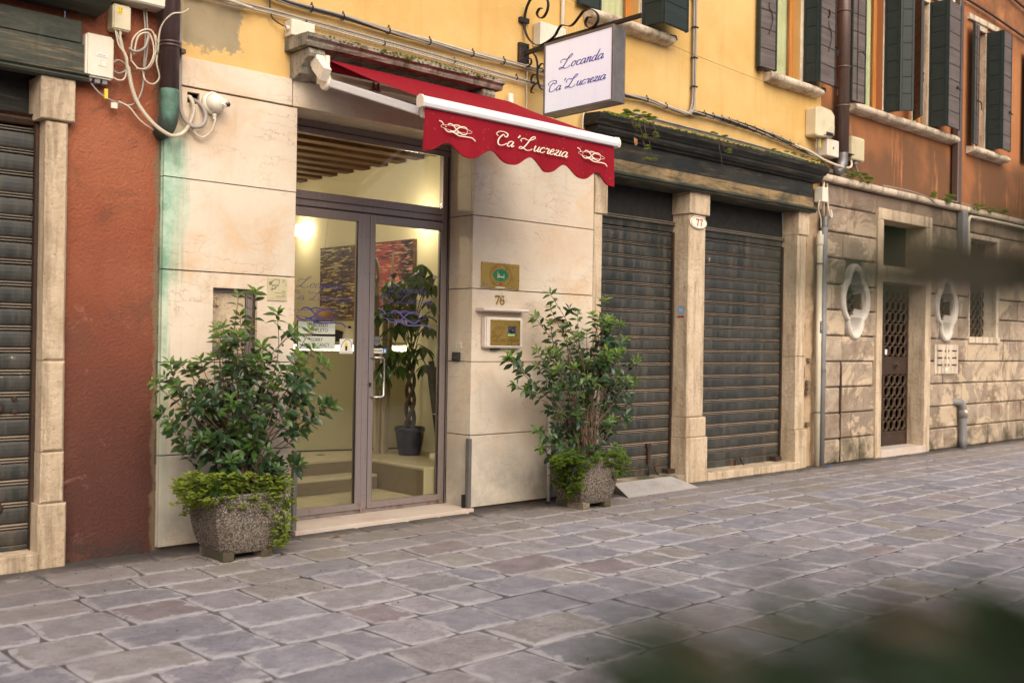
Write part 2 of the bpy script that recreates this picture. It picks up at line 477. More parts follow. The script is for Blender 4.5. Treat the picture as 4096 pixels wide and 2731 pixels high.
    S('curtain_cloth', (.66, .66, .44), .9, var=.1, scale=3, dirt=(.34, .36, .20))
    S('bark', (.075, .050, .034), .85, bump=.5)
    S('twig', (.13, .085, .055), .8, bump=.3)
    S('soil', (.035, .024, .016), .95, bump=.8)
    S('blue_ceramic', (.012, .012, .035), .12, spec=.6, bump=.08)
    S('black_wood', (.010, .009, .010), .55, bump=.3)
    S('driftwood', (.38, .31, .22), .8, bump=.3)
    S('skin', (.50, .26, .15), .5, var=.05, bump=.05, spec=.4, **{})
    S('blonde_hair', (.42, .24, .07), .45, var=.35, scale=60, bump=.5)
    S('dark_cloth', (.02, .022, .03), .9)
    S('cream_cloth', (.60, .54, .42), .9)
    S('ring_stone', (.62, .56, .49), .7, var=.12, bump=.4, dirt=(.26, .20, .15), dirtamt=.7)
    S('threshold_stone', (.56, .47, .40), .55, dirt=(.38, .25, .17), dirtamt=.5, bump=.2)
    S('lobby_marble', (.42, .36, .24), .55, var=.06, scale=5, bump=.02)
    S('riser_shade', (.17, .13, .085), .5, var=.2, scale=4, bump=.05)  # darker stone colour, carrying the shade of the risers below the treads
    S('counter_paint', (.44, .40, .25), .35, var=.03, bump=.02)
    S('box_white', (.68, .63, .60), .5, var=.05, bump=.05, dirt=(.45, .42, .4), dirtamt=.3)
    S('dry_leaf', (.28, .13, .05), .8)
    S('lcd_green', (.34, .48, .20), .3, bump=0)
    S('lamp_glow', (.8, .7, .5), .5, bump=0, emit=(1.0, .82, .52), es=9)
    S('strip_glow', (.8, .8, .6), .5, bump=0, emit=(1.0, .92, .68), es=7)
    S('window_dark', (.02, .022, .025), .08, spec=.6, bump=0)
    S('sky_blue_sticker', (.22, .34, .50), .4, bump=0)


build_materials()


# ------------------------------------------------------------------ mesh builder
class MB:
    def __init__(s):
        s.v, s.f, s.mi = [], [], []
        s.attr = {}

    def add(s, vs_, fs, mi=0):
        o = len(s.v)
        s.v += [Vector(p) for p in vs_]
        s.f += [tuple(i + o for i in f) for f in fs]
        s.mi += [mi] * len(fs)
        return s

    def box(s, x0, x1, y0, y1, z0, z1, mi=0):
        p = [(x0, y0, z0), (x1, y0, z0), (x1, y1, z0), (x0, y1, z0), (x0, y0, z1), (x1, y0, z1), (x1, y1, z1), (x0, y1, z1)]
        return s.add(p, [(0, 3, 2, 1), (4, 5, 6, 7), (0, 1, 5, 4), (1, 2, 6, 5), (2, 3, 7, 6), (3, 0, 4, 7)], mi)

    def obox(s, a, b, w_, h, up=(0, 0, 1), mi=0):
        """box from point a to b, width w_ across, height h along up"""
        a, b = Vector(a), Vector(b)
        d = (b - a).normalized(); u = Vector(up); r = d.cross(u).normalized() * (w_ / 2); u = r.cross(d).normalized() * (h / 2)
        p = [a - r - u, a + r - u, a + r + u, a - r + u, b - r - u, b + r - u, b + r + u, b - r + u]
        return s.add(p, [(0, 1, 2, 3), (7, 6, 5, 4), (0, 4, 5, 1), (1, 5, 6, 2), (2, 6, 7, 3), (3, 7, 4, 0)], mi)

    def prism(s, prof, x0, x1, mi=0, axis='x'):
        """closed profile [(y,z)] extruded along x (or [(x,z)] along y, [(x,y)] along z)"""
        n = len(prof)
        def P(a, q):
            return (a, q[0], q[1]) if axis == 'x' else ((q[0], a, q[1]) if axis == 'y' else (q[0], q[1], a))
        vs_ = [P(x0, q) for q in prof] + [P(x1, q) for q in prof]
        fs = [(i, (i + 1) % n, n + (i + 1) % n, n + i) for i in range(n)] + [tuple(range(n))[::-1], tuple(range(n, 2 * n))]
        return s.add(vs_, fs, mi)

    def tube(s, pts, r, n=8, mi=0, cap=True, taper=None):
        pts = [Vector(p) for p in pts]
        m = len(pts)
        fr = None
        vs_ = []
        for i, p in enumerate(pts):
            d = (pts[min(i + 1, m - 1)] - pts[max(i - 1, 0)])
            d = d.normalized() if d.length > 1e-9 else Vector((0, 0, 1))
            if fr is None:
                a = Vector((0, 0, 1)) if abs(d.z) < .9 else Vector((1, 0, 0))
                fr = d.cross(a).normalized()
            else:
                fr = (fr - d * fr.dot(d))
                fr = fr.normalized() if fr.length > 1e-6 else d.orthogonal().normalized()
            b = d.cross(fr)
            rr = r if not callable(r) else r(i / (m - 1))
            if taper:
                rr = r * (1 + (taper - 1) * i / (m - 1))
            for k in range(n):
                t = 2 * PI * k / n
                vs_.append(p + fr * math.cos(t) * rr + b * math.sin(t) * rr)
        fs = []
        for i in range(m - 1):
            for k in range(n):
                k2 = (k + 1) % n
                fs.append((i * n + k, i * n + k2, (i + 1) * n + k2, (i + 1) * n + k))
        if cap:
            fs.append(tuple(range(n))[::-1]); fs.append(tuple(range((m - 1) * n, m * n)))
        return s.add(vs_, fs, mi)

    def lathe(s, prof, c, n=24, mi=0, axis='z'):
        """prof [(r,h)] around c"""
        c = Vector(c)
        vs_ = []
        for r_, h in prof:
            for k in range(n):
                t = 2 * PI * k / n
                a, b = r_ * math.cos(t), r_ * math.sin(t)
                q = (a, b, h) if axis == 'z' else ((h, a, b) if axis == 'x' else (a, h, b))
                vs_.append(c + Vector(q))
        fs = []
        for i in range(len(prof) - 1):
            for k in range(n):
                k2 = (k + 1) % n
                f = (i * n + k, i * n + k2, (i + 1) * n + k2, (i + 1) * n + k)
                fs.append(f if axis != 'y' else f[::-1])
        return s.add(vs_, fs, mi)

    def disc(s, c, r, nrm, n=20, mi=0, ry=None):
        c, nrm = Vector(c), Vector(nrm).normalized()
        u = Vector((0, 0, 1)) if abs(nrm.z) < .9 else Vector((0, 1, 0))
        a = u.cross(nrm).normalized(); b = nrm.cross(a)
        ry = ry or r
        return s.add([c + a * math.cos(2 * PI * k / n) * r + b * math.sin(2 * PI * k / n) * ry for k in range(n)], [tuple(range(n))], mi)

    def sphere(s, c, r, n=12, m=8, mi=0):
        rx, ry, rz = (r, r, r) if not isinstance(r, tuple) else r
        c = Vector(c)
        vs_ = [c + Vector((0, 0, -rz))]
        for i in range(1, m):
            t = -PI / 2 + PI * i / m
            for k in range(n):
                a = 2 * PI * k / n
                vs_.append(c + Vector((rx * math.cos(t) * math.cos(a), ry * math.cos(t) * math.sin(a), rz * math.sin(t))))
        vs_.append(c + Vector((0, 0, rz)))
        L = len(vs_) - 1
        fs = [(0, 1 + (k + 1) % n, 1 + k) for k in range(n)]
        for i in range(m - 2):
            for k in range(n):
                a = 1 + i * n + k; b = 1 + i * n + (k + 1) % n
                fs.append((a, b, b + n, a + n))
        o = 1 + (m - 2) * n
        fs += [(o + k, o + (k + 1) % n, L) for k in range(n)]
        return s.add(vs_, fs, mi)

    def ribbon(s, pts, o, xd, yd, w_, mi=0, call=True, z0=0.0, cw=None):
        """pts 2-D polyline drawn on the plane o + x*xd + y*yd, as a flat stroke standing a hair proud"""
        o, xd, yd = Vector(o), Vector(xd), Vector(yd)
        nn = xd.normalized().cross(yd.normalized())
        P = [Vector((p[0], p[1])) for p in pts]
        m = len(P)
        vs_ = []
        for i, p in enumerate(P):
            d = P[min(i + 1, m - 1)] - P[max(i - 1, 0)]
            if d.length < 1e-9:
                d = Vector((1, 0))
            d.normalize()
            nrm = Vector((-d.y, d.x))
            th = w_ * ((.42 + .75 * abs(d.y) * (1 if d.y < .1 else .45)) if call else 1.0)
            if call and (i == 0 or i == m - 1):
                th *= .5
            for sg in (-1, 1):
                q = p + nrm * th * .5 * sg
                vs_.append(o + xd * q.x + yd * q.y + nn * (z0 + i * 3e-6))
        fs = [(2 * i, 2 * i + 2, 2 * i + 3, 2 * i + 1) for i in range(m - 1)]
        # facing nn
        fs = [f if True else f[::-1] for f in fs]
        return s.add(vs_, fs, mi)

    def build(s, name, mat, parent=None, smooth=False, bevel=0.0, origin=None, seg=1, clean=False):
        me = bpy.data.meshes.new(name)
        if origin is None:
            lo = Vector((min(p.x for p in s.v), min(p.y for p in s.v), min(p.z for p in s.v)))
            hi = Vector((max(p.x for p in s.v), max(p.y for p in s.v), max(p.z for p in s.v)))
            origin = (lo + hi) / 2
            if parent is None:
                origin.z = lo.z
        origin = Vector(origin)
        me.from_pydata([p - origin for p in s.v], [], s.f)
        ms = mat if isinstance(mat, (list, tuple)) else [mat]
        for m_ in ms:
            me.materials.append(MATS[m_])
        if len(ms) > 1:
            me.polygons.foreach_set('material_index', s.mi)
        if bevel > 0 or clean:
            bm = bmesh.new(); bm.from_mesh(me)
            if clean:
                bmesh.ops.recalc_face_normals(bm, faces=bm.faces)
            if bevel > 0:
                bmesh.ops.bevel(bm, geom=list(bm.edges), offset=bevel, segments=seg, affect='EDGES', clamp_overlap=True)
            bm.to_mesh(me); bm.free()
        for k, vals in s.attr.items():
            a = me.attributes.new(k, 'FLOAT_COLOR' if len(vals[0]) == 4 else 'FLOAT', 'POINT')
            if len(vals[0]) == 4:
                a.data.foreach_set('color', [q for v_ in vals for q in v_])
            else:
                a.data.foreach_set('value', [v_[0] for v_ in vals])
        if smooth:
            me.polygons.foreach_set('use_smooth', [True] * len(me.polygons))
            me.update()
        o = bpy.data.objects.new(name, me)
        COL.objects.link(o)
        place(o, origin, parent)
        return o


WLOC = {}


def place(o, wloc, parent=None):
    wloc = Vector(wloc)
    WLOC[o.name] = wloc
    if parent is not None:
        o.parent = parent
        o.location = wloc - WLOC[parent.name]
    else:
        o.location = wloc


def tag(o, label=None, cat=None, group=None, kind=None):
    if label: o['label'] = label
    if cat: o['category'] = cat
    if group: o['group'] = group
    if kind: o['kind'] = kind
    return o


def thing(name, label, cat, loc, group=None, kind=None):
    o = bpy.data.objects.new(name, None)
    COL.objects.link(o)
    o.empty_display_size = .1
    place(o, loc)
    return tag(o, label, cat, group, kind)


def part(name, mb, mat, parent, **kw):
    return mb.build(name, mat, parent, **kw)


def smoothline(pts, k=6):
    """Catmull-Rom through pts (2-D or 3-D)"""
    P = [Vector(p) for p in pts]
    if len(P) < 3:
        return P
    out = []
    for i in range(len(P) - 1):
        p0 = P[i - 1] if i else P[0] * 2 - P[1]
        p1, p2 = P[i], P[i + 1]
        p3 = P[i + 2] if i + 2 < len(P) else P[-1] * 2 - P[-2]
        for j in range(k):
            t = j / k
            out.append(.5 * ((2 * p1) + (p2 - p0) * t + (2 * p0 - 5 * p1 + 4 * p2 - p3) * t * t + (3 * p1 - p0 - 3 * p2 + p3) * t ** 3))
    out.append(P[-1])
    return out


# ------------------------------------------------------------------ lettering
GL = {
    'L': (1.5, [[(-.75, 1.25), (-1.0, 1.6), (-.6, 1.95), (.1, 1.75), (.75, 2.0), (1.05, 2.45), (.8, 2.6), (.45, 2.2), (.2, 1.2), (-.1, .35), (-.5, 0), (-.8, .12), (-.6, .38), (-.1, .2), (.5, -.08), (1.0, .05), (1.3, .35)]]),
    'C': (1.45, [[(-.35, 1.5), (-.75, 1.8), (-.5, 2.3), (.2, 2.4), (.85, 2.15), (.95, 1.75), (.7, 1.55), (.3, 1.9), (-.1, 1.1), (0, .3), (.45, -.05), (1.0, .15), (1.3, .5)]]),
    'a': (1.05, [[(.75, .85), (.45, 1), (.1, .7), (.05, .2), (.3, -.02), (.6, .3), (.8, .95), (.72, .3), (.85, 0), (1.1, .3)]]),
    'o': (.95, [[(.5, 1), (.15, .8), (.05, .3), (.3, 0), (.65, .25), (.7, .75), (.5, 1), (.7, .8), (1, .85)]]),
    'c': (.85, [[(.7, .8), (.5, 1), (.15, .7), (.08, .25), (.35, 0), (.65, .1), (.9, .35)]]),
    'n': (1.02, [[(0, .8), (.15, 1), (.2, .6), (.1, 0)], [(.12, .4), (.45, .95), (.68, .9), (.6, .3), (.72, 0), (1.02, .3)]]),
    'd': (1.1, [[(.75, .85), (.45, 1), (.1, .7), (.05, .2), (.3, -.02), (.6, .3), (.92, 2.1)], [(.92, 2.1), (.72, .4), (.85, 0), (1.1, .25)]]),
    'u': (1.0, [[(0, .75), (.15, 1), (.1, .35), (.3, 0), (.6, .3), (.78, 1)], [(.78, 1), (.7, .3), (.85, 0), (1.1, .25)]]),
    'r': (.8, [[(0, .75), (.2, 1), (.22, .85), (.55, .9), (.5, .3), (.6, 0), (.85, .25)]]),
    'e': (.8, [[(.1, .4), (.5, .6), (.6, .9), (.4, 1), (.12, .7), (.1, .25), (.35, 0), (.6, .1), (.85, .35)]]),
    'z': (.8, [[(.05, .8), (.3, 1), (.6, .85), (.1, .05), (.4, .1), (.65, -.05), (.85, .2)]]),
    'i': (.5, [[(.1, .75), (.2, 1), (.12, .3), (.25, 0), (.5, .25)], [(.3, 1.45), (.34, 1.55)]]),
    "'": (.55, [[(.2, 2.35), (.28, 2.15), (.1, 1.8)]]),
    ' ': (1.1, []),
}


YS = .66


def script_text(mb, text, o, xd, yd, width, t=.10, mi=0, flip=False):
    """cursive strokes; o = left end of the baseline, xd, yd unit vectors"""
    tot = sum(GL[c][0] for c in text)
    s = width / tot
    x = .6 if text[0] in 'LC' else 0
    for gi, c in enumerate(text):
        adv, st = GL[c]
        for q in st:
            pts = [((p[0] + x + .34 * p[1]) * s, p[1] * s * YS) for p in q]
            pts = smoothline([(p[0], p[1], 0) for p in pts], 5)
            mb.ribbon([(p.x, p.y) for p in pts], o, xd, yd, t * s * 1.55, mi, z0=gi * 1.5e-4)
        x += adv
    return s


def fish_knot(mb, o, xd, yd, width, t=1.0, mi=0):
    """two fish drawn nose to tail with their tails knotted; drawn in a 755 x 330 box"""
    s = width / 755
    def L(pts, w_, z):
        P = smoothline([(p[0], -p[1], 0) for p in pts], 5)
        w_ *= .8
        mb.ribbon([((p.x - 105) * s, (p.y + 1465) * s * .68) for p in P], o, xd, yd, w_ * s * t, mi, call=False, z0=z)
    el = [(465 + 327 * math.cos(a) * (1 - .0 * math.sin(a)), 1262 + 62 * math.sin(a) + 8 * math.cos(a)) for a in [2 * PI * k / 28 for k in range(29)]]
    L(el, 7, 0)
    L([(105, 1140), (150, 1150), (180, 1180), (200, 1222)], 18, 2e-4)
    L([(285, 1198), (310, 1172), (345, 1164), (395, 1190), (470, 1280), (560, 1350)], 20, 4e-4)
    L([(385, 1190), (470, 1164), (545, 1180), (585, 1205)], 18, 6e-4)
    L([(400, 1350), (470, 1262), (540, 1200), (610, 1178), (660, 1190), (690, 1222)], 20, 8e-4)
    L([(222, 1298), (255, 1342), (310, 1362), (370, 1345), (410, 1310)], 19, 10e-4)
    L([(330, 1322), (390, 1352), (460, 1360), (530, 1330)], 18, 12e-4)
    L([(530, 1330), (580, 1360), (640, 1358), (690, 1308)], 19, 14e-4)
    L([(400, 1345), (440, 1372), (520, 1404), (640, 1404), (760, 1400), (820, 1420), (862, 1467)], 19, 16e-4)
    for cx, cyy in ((240, 1250), (687, 1268)):
        L([(cx - 9, cyy), (cx + 9, cyy)], 20, 18e-4)


def block_text(text, o, xd, yd, height, mb, mi=0, align='LEFT', width=None, shear=0.0):
    """printed capitals from the built-in font, laid on a plane"""
    cu = bpy.data.curves.new('tmp', 'FONT')
    cu.body = text; cu.align_x = align; cu.resolution_u = 2; cu.shear = shear
    ob = bpy.data.objects.new('tmp', cu)
    COL.objects.link(ob)
    bpy.context.view_layer.update()
    dg = bpy.context.evaluated_depsgraph_get()
    me = ob.evaluated_get(dg).to_mesh()
    vs_ = [v.co.copy() for v in me.vertices]
    fs = [tuple(p.vertices) for p in me.polygons]
    ob.evaluated_get(dg).to_mesh_clear()
    bpy.data.objects.remove(ob); bpy.data.curves.remove(cu)
    if not vs_:
        return
    s = height / .7
    wx = max(v.x for v in vs_) - min(v.x for v in vs_)
    sx = s if width is None else width / max(wx, 1e-6)
    o, xd, yd = Vector(o), Vector(xd), Vector(yd)
    mb.add([o + xd * v.x * sx + yd * v.y * s for v in vs_], fs, mi)


def grid_wall(mb, x0, x1, z0, z1, y, holes, depth=.25, mi=0):
    """wall sheet facing -Y with rectangular holes and their reveals"""
    xs = sorted({x0, x1, *[h[0] for h in holes], *[h[1] for h in holes]})
    zs = sorted({z0, z1, *[h[2] for h in holes], *[h[3] for h in holes]})
    xs = [a for a in xs if x0 <= a <= x1]; zs = [a for a in zs if z0 <= a <= z1]
    for i in range(len(xs) - 1):
        for j in range(len(zs) - 1):
            cx, cz = (xs[i] + xs[i + 1]) / 2, (zs[j] + zs[j + 1]) / 2
            if any(h[0] < cx < h[1] and h[2] < cz < h[3] for h in holes):
                continue
            mb.add([(xs[i], y, zs[j]), (xs[i + 1], y, zs[j]), (xs[i + 1], y, zs[j + 1]), (xs[i], y, zs[j + 1])], [(0, 1, 2, 3)], mi)
    for h in holes:
        a, b, c, d = h[:4]
        c_, d_ = max(c, z0), min(d, z1)
        dd = h[4] if len(h) > 4 else depth
        mb.add([(a, y, c_), (a, y + dd, c_), (a, y + dd, d_), (a, y, d_)], [(3, 2, 1, 0)], mi)
        mb.add([(b, y, c_), (b, y + dd, c_), (b, y + dd, d_), (b, y, d_)], [(0, 1, 2, 3)], mi)
        if d <= z1:
            mb.add([(a, y, d), (b, y, d), (b, y + dd, d), (a, y + dd, d)], [(0, 1, 2, 3)], mi)
        if c >= z0:
            mb.add([(a, y, c), (b, y, c), (b, y + dd, c), (a, y + dd, c)], [(3, 2, 1, 0)], mi)
    return mb


# ------------------------------------------------------------------ pavement
def project(p):
    q = rot.transposed() @ (Vector(p) - CAMP)
    if q.z > -.1:
        return None
    return (2048 + 4101.3 * q.x / -q.z, 1365.5 - 4101.3 * q.y / -q.z, -q.z)


def build_pavement():
    pv = thing('pavement', None, None, (8, -4, 0), kind='structure')
    mb = MB()
    for i in range(26):
        for j in range(9):
            x0, y0 = -6 + i * 1.6, -12.6 + j * 1.6
            mb.add([(x0, y0, -.0075), (x0 + 1.6, y0, -.0075), (x0 + 1.6, y0 + 1.6, -.0075), (x0, y0 + 1.6, -.0075)], [(0, 1, 2, 3)])
    part('mortar_bed', mb, 'ground_mortar', pv)
    r = random.Random(5)
    cols = [(.34, .32, .36), (.365, .34, .365), (.33, .315, .36), (.38, .35, .36), (.33, .32, .37), (.355, .325, .355), (.37, .34, .34), (.31, .30, .335), (.36, .34, .375)]
    stones = []
    y = .12
    while y > -11.0:
        h = r.uniform(.33, .47)
        x = -5 + r.uniform(0, .4)
        while x < 34:
            wd = r.choice((r.uniform(.30, .48), r.uniform(.45, .72)))
            if r.random() < .06 and wd > .4:
                hs = r.uniform(.4, .6)
                stones.append((x, x + wd, y - h * hs, y)); stones.append((x, x + wd, y - h, y - h * hs))
            else:
                stones.append((x, x + wd, y - h, y))
            x += wd
        y -= h

    def jit(x, y_, a=.03):
        n = noise.noise_vector(Vector((x * 1.7, y_ * 1.7, 3.1)))
        return Vector((x + n.x * a * 1.6, y_ + n.y * a, 0))

    made = []
    for (x0, x1, y0, y1) in stones:
        c = Vector(((x0 + x1) / 2, (y0 + y1) / 2, 0))
        p = project(c)
        vis = p is not None and -150 < p[0] < 4250 and p[1] < 3000 and c.y < .1
        far = p is None or not vis
        gap = r.uniform(.0015, .0065)
        cs = [jit(x0, y0), jit(x1, y0), jit(x1, y1), jit(x0, y1)]
        ce = sum(cs, Vector()) / 4
        cs = [q + (ce - q).normalized() * gap * 1.4 for q in cs]
        nseg = 1 if far else 4
        ring = []
        for a in range(4):
            q0, q1 = cs[a], cs[(a + 1) % 4]
            d = q1 - q0; nr = Vector((d.y, -d.x, 0)).normalized()
            for k in range(nseg):
                t = (k + (0.10 if (k == 0 and nseg > 1) else 0)) / nseg
                pt = q0 + d * t
                if nseg > 1:
                    pt += nr * r.uniform(-.006, .003)
                    if k == 0:
                        pt = q0 + (ce - q0).normalized() * r.uniform(.004, .03)
                ring.append(pt)
        zt = r.uniform(-.0025, .0045)
        tx, ty = r.uniform(-.008, .008), r.uniform(-.008, .008)
        n_ = len(ring)
        vs_, rim = [], []
        for inset, z, rm in ((0, -.02, 1), (0, -.0045, 1), (.012, 0, .9), (.06, .001, .42)):
            for q in ring:
                dd = (ce - q); dl = dd.length
                qq = q + dd / dl * min(inset * 1.3, dl * .6)
                vs_.append(Vector((qq.x, qq.y, z + zt + (qq.x - ce.x) * tx + (qq.y - ce.y) * ty)))
                rim.append(rm)
        vs_.append(Vector((ce.x, ce.y, .001 + zt))); rim.append(0)
        fs = []
        for L in range(3):
            for k in range(n_):
                k2 = (k + 1) % n_
                fs.append((L * n_ + k, L * n_ + k2, (L + 1) * n_ + k2, (L + 1) * n_ + k))
        fs += [(3 * n_ + k, 3 * n_ + (k + 1) % n_, 4 * n_) for k in range(n_)]
        base = r.choice(cols)
        v = r.uniform(.86, 1.12)
        if r.random() < .035:
            base = (.33, .275, .285)
        tint = tuple(q * v for q in base)
        if r.random() < .08:
            tint = (.37 * v, .335 * v, .315 * v)
        ch = 1.0 if r.random() < .35 else r.uniform(0, .3)
        made.append((p[2] if vis else 1e9, vis, vs_, fs, tint, rim, ch))
    made.sort(key=lambda t: t[0])
    rest = MB(); rt, rr, rc = [], [], []
    k = 0
    for (dz, vis, vs_, fs, tint, rim, ch) in made:
        if vis and k < 300:
            mb = MB().add(vs_, fs)
            mb.attr = {'tint': [(*tint, 1)] * len(vs_), 'rim': [(q,) for q in rim], 'chis': [(ch,)] * len(vs_)}
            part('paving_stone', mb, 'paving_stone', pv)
            k += 1
        else:
            rest.add(vs_, fs); rt += [(*tint, 1)] * len(vs_); rr += [(q,) for q in rim]; rc += [(ch,)] * len(vs_)
    rest.attr = {'tint': rt, 'rim': rr, 'chis': rc}
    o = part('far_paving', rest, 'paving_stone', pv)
    o['kind'] = 'stuff'


build_pavement()


# ------------------------------------------------------------------ generic building parts
def roller_shutter(parent, x0, x1, y, z0, z1, name='roller_shutter', pitch=.155):
    hub = bpy.data.objects.new(name, None); COL.objects.link(hub)
    place(hub, ((x0 + x1) / 2, y, z0), parent)
    w2 = (x1 - x0) / 2
    # one slat: a shallow convex plate and the double bead of its joint
    prof = [(0.014, 0), (.002, .003), (-.006, .012), (-.011, .035), (-.013, .065), (-.011, .095), (-.006, .108), (.006, .112), (.012, .114), (.012, .117),
            (-.006, .1185), (-.018, .122), (-.017, .126), (-.004, .131), (.004, .132), (.004, .136), (-.006, .1375), (-.018, .141), (-.017, .145), (-.004, .149), (.010, .151), (.014, .155)]
    k = (pitch / .155)
    prof = [(a, b * k) for a, b in prof] + [(.018, pitch), (.018, 0)]
    m0 = None
    z = z0
    n = int((z1 - z0) / pitch)
    off = (z1 - z0) - n * pitch
    mb = MB()
    mb.prism([(-.006, 0), (-.012, .01), (-.012, off + .05), (-.004, off + .058), (.02, off + .058), (.02, 0)], x0, x1)
    z = z0 + off
    part('bottom_rail', MB().box(x0, x1, y - .014, y + .02, z0, z0 + off), 'shutter_paint', hub)
    for i in range(n):
        if m0 is None:
            o = MB().prism(prof, -w2, w2).build('slat', 'shutter_paint', hub, origin=(0, 0, 0))
            m0 = o.data
        else:
            o = bpy.data.objects.new('slat', m0); COL.objects.link(o)
        place(o, ((x0 + x1) / 2, y + rnd.uniform(-.001, .001), z), hub)
        z += pitch
    return hub


def shutter_leaf(parent, a, b, z0, z1, mat='shutter_green', thick=.035, pitch=.245, strap=None):
    """boarded leaf standing from plan point a to plan point b; every board is a piece of its own"""
    a, b = Vector((a[0], a[1], 0)), Vector((b[0], b[1], 0))
    hub = bpy.data.objects.new('shutter_leaf', None); COL.objects.link(hub)
    place(hub, ((a.x + b.x) / 2, (a.y + b.y) / 2, z0), parent)
    d = (b - a).normalized(); nr = Vector((d.y, -d.x, 0))
    n = max(1, round((z1 - z0) / pitch))
    st = .028
    for e, s in ((a, 1), (b, -1)):
        q0 = e + d * s * st / 2
        part('stile', MB().obox((q0.x, q0.y, z0), (q0.x, q0.y, z1), thick + .006, st, up=d), 'shutter_green', hub)
    q0, q1 = a + d * st, b - d * st
    zc = (z0 + z1) / 2
    part('core_panel', MB().obox((q0.x, q0.y, zc), (q1.x, q1.y, zc), thick - .012, z1 - z0 - .004), 'shutter_green', hub)
    me = None
    for i in range(n):
        c0, c1 = z0 + (z1 - z0) * i / n + .004, z0 + (z1 - z0) * (i + 1) / n - .004
        zc = (c0 + c1) / 2
        mid = (q0 + q1) / 2
        if me is None:
            o = MB().obox((q0.x, q0.y, zc), (q1.x, q1.y, zc), thick, c1 - c0).build('board', mat, hub, bevel=.006)
            me = o.data
        else:
            o = bpy.data.objects.new('board', me); COL.objects.link(o)
            place(o, (mid.x, mid.y, zc), hub)
    # iron strap, rod and turn handle on the street face
    ir = MB()
    zc = z0 + (z1 - z0) * .33
    mid = a + d * (b - a).length * .5 - nr * 0
    for sg in (1,):
        face = mid + nr * (thick / 2 + .012) * sg
        if strap == 'heart':
            P = [(0, .13), (0, .08), (.05, .055), (.085, 0), (.06, -.06), (0, -.14)]
            ir.tube([face + d * p[0] * .9 + Vector((0, 0, zc + p[1] * 1.5)) for p in smoothline([(q[0], q[1], 0) for q in P], 4)], .006, 6)
            ir.tube([face + Vector((0, 0, zc + .35)), face + d * .02 + Vector((0, 0, zc + .28)), face - d * .02 + Vector((0, 0, zc + .24))], .012, 6)
        elif strap == 'rod':
            ir.tube([face - d * .05 + Vector((0, 0, z0 + .02)), face - d * .05 + Vector((0, 0, z1 - .05))], .006, 6)
            ir.tube([face - d * .05 + Vector((0, 0, zc + .05)), face + nr * .05 + Vector((0, 0, zc + .04)), face + nr * .06 + d * .05 + Vector((0, 0, zc)), face + nr * .06 + d * .04 + Vector((0, 0, zc - .10))], .010, 6)
        elif strap == 'knob':
            ir.sphere(face + d * .1 + Vector((0, 0, zc)), .025, 8, 6)
            ir.tube([face + d * .1 + Vector((0, 0, zc)), face + d * .1 + nr * .05 + Vector((0, 0, zc - .05))], .01, 6)
    if ir.v:
        part('iron_latch', ir, 'wrought_iron', hub)
    return hub


def shuttered_window(parent, xl, xr, z0, z1, left=None, right=None, jamb=.09, mats=('shutter_brown', 'shutter_green', 'shutter_brown'), straps=(None, None, None)):
    """casement in an opening xl..xr; left = plan points of the left leaf; right = three plan points of the folded pair"""
    hub = bpy.data.objects.new('window', None); COL.objects.link(hub)
    place(hub, ((xl + xr) / 2, .1, z0), parent)
    y = .13
    fr = MB()
    fr.box(xl, xl + .05, y, y + .05, z0, z1).box(xr - .07, xr, y, y + .06, z0, z1).box(xl + .05, xr - .07, y, y + .05, z1 - .08, z1).box(xl + .05, xr - .07, y, y + .05, z0, z0 + .07)
    part('frame', fr, 'orange_wood', hub, bevel=.006)
    part('sash', MB().box(xl + .051, xl + .08, y - .012, y + .03, z0 + .071, z1 - .081).box(xr - .11, xr - .071, y - .015, y + .03, z0 + .071, z1 - .081), 'orange_wood', hub, bevel=.005)
    part('pane', MB().box(xl + .08, xr - .11, y + .012, y + .016, z0 + .07, z1 - .08), 'clear_glass', hub)
    cu = MB()
    pts = []
    n = 26
    for i in range(n + 1):
        t = i / n
        pts.append((xl + .05 + (xr - xl - .05) * t, y + .045 + .010 * math.sin(t * 40) + .006 * math.sin(t * 91 + 1)))
    vs_ = [(p[0], p[1], z0) for p in pts] + [(p[0], p[1], z1) for p in pts]
    cu.add(vs_, [(i, i + 1, n + 2 + i, n + 1 + i) for i in range(n)])
    part('curtain', cu, 'curtain_cloth', hub, smooth=True)
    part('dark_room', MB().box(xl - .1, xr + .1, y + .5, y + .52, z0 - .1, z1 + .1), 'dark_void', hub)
    j = MB()
    j.box(xr + .002, xr + jamb, .02, .135, z0, z1).box(xl - .045, xl - .002, .02, .135, z0, z1)
    j.box(xl - .045, xr + jamb, .015, .135, z1 + .002, z1 + .10)
    part('jamb', j, 'sill_stone', hub, bevel=.008)
    if left:
        shutter_leaf(parent, left[0], left[1], z0 + .01, z1 + .02, mats[0], strap=straps[0])
    if right:
        shutter_leaf(parent, right[0], right[1], z0 + .01, z1 + .02, mats[1], strap=straps[1])
        shutter_leaf(parent, right[1], right[2], z0 + .01, z1 + .02, mats[2], strap=straps[2])
    return hub


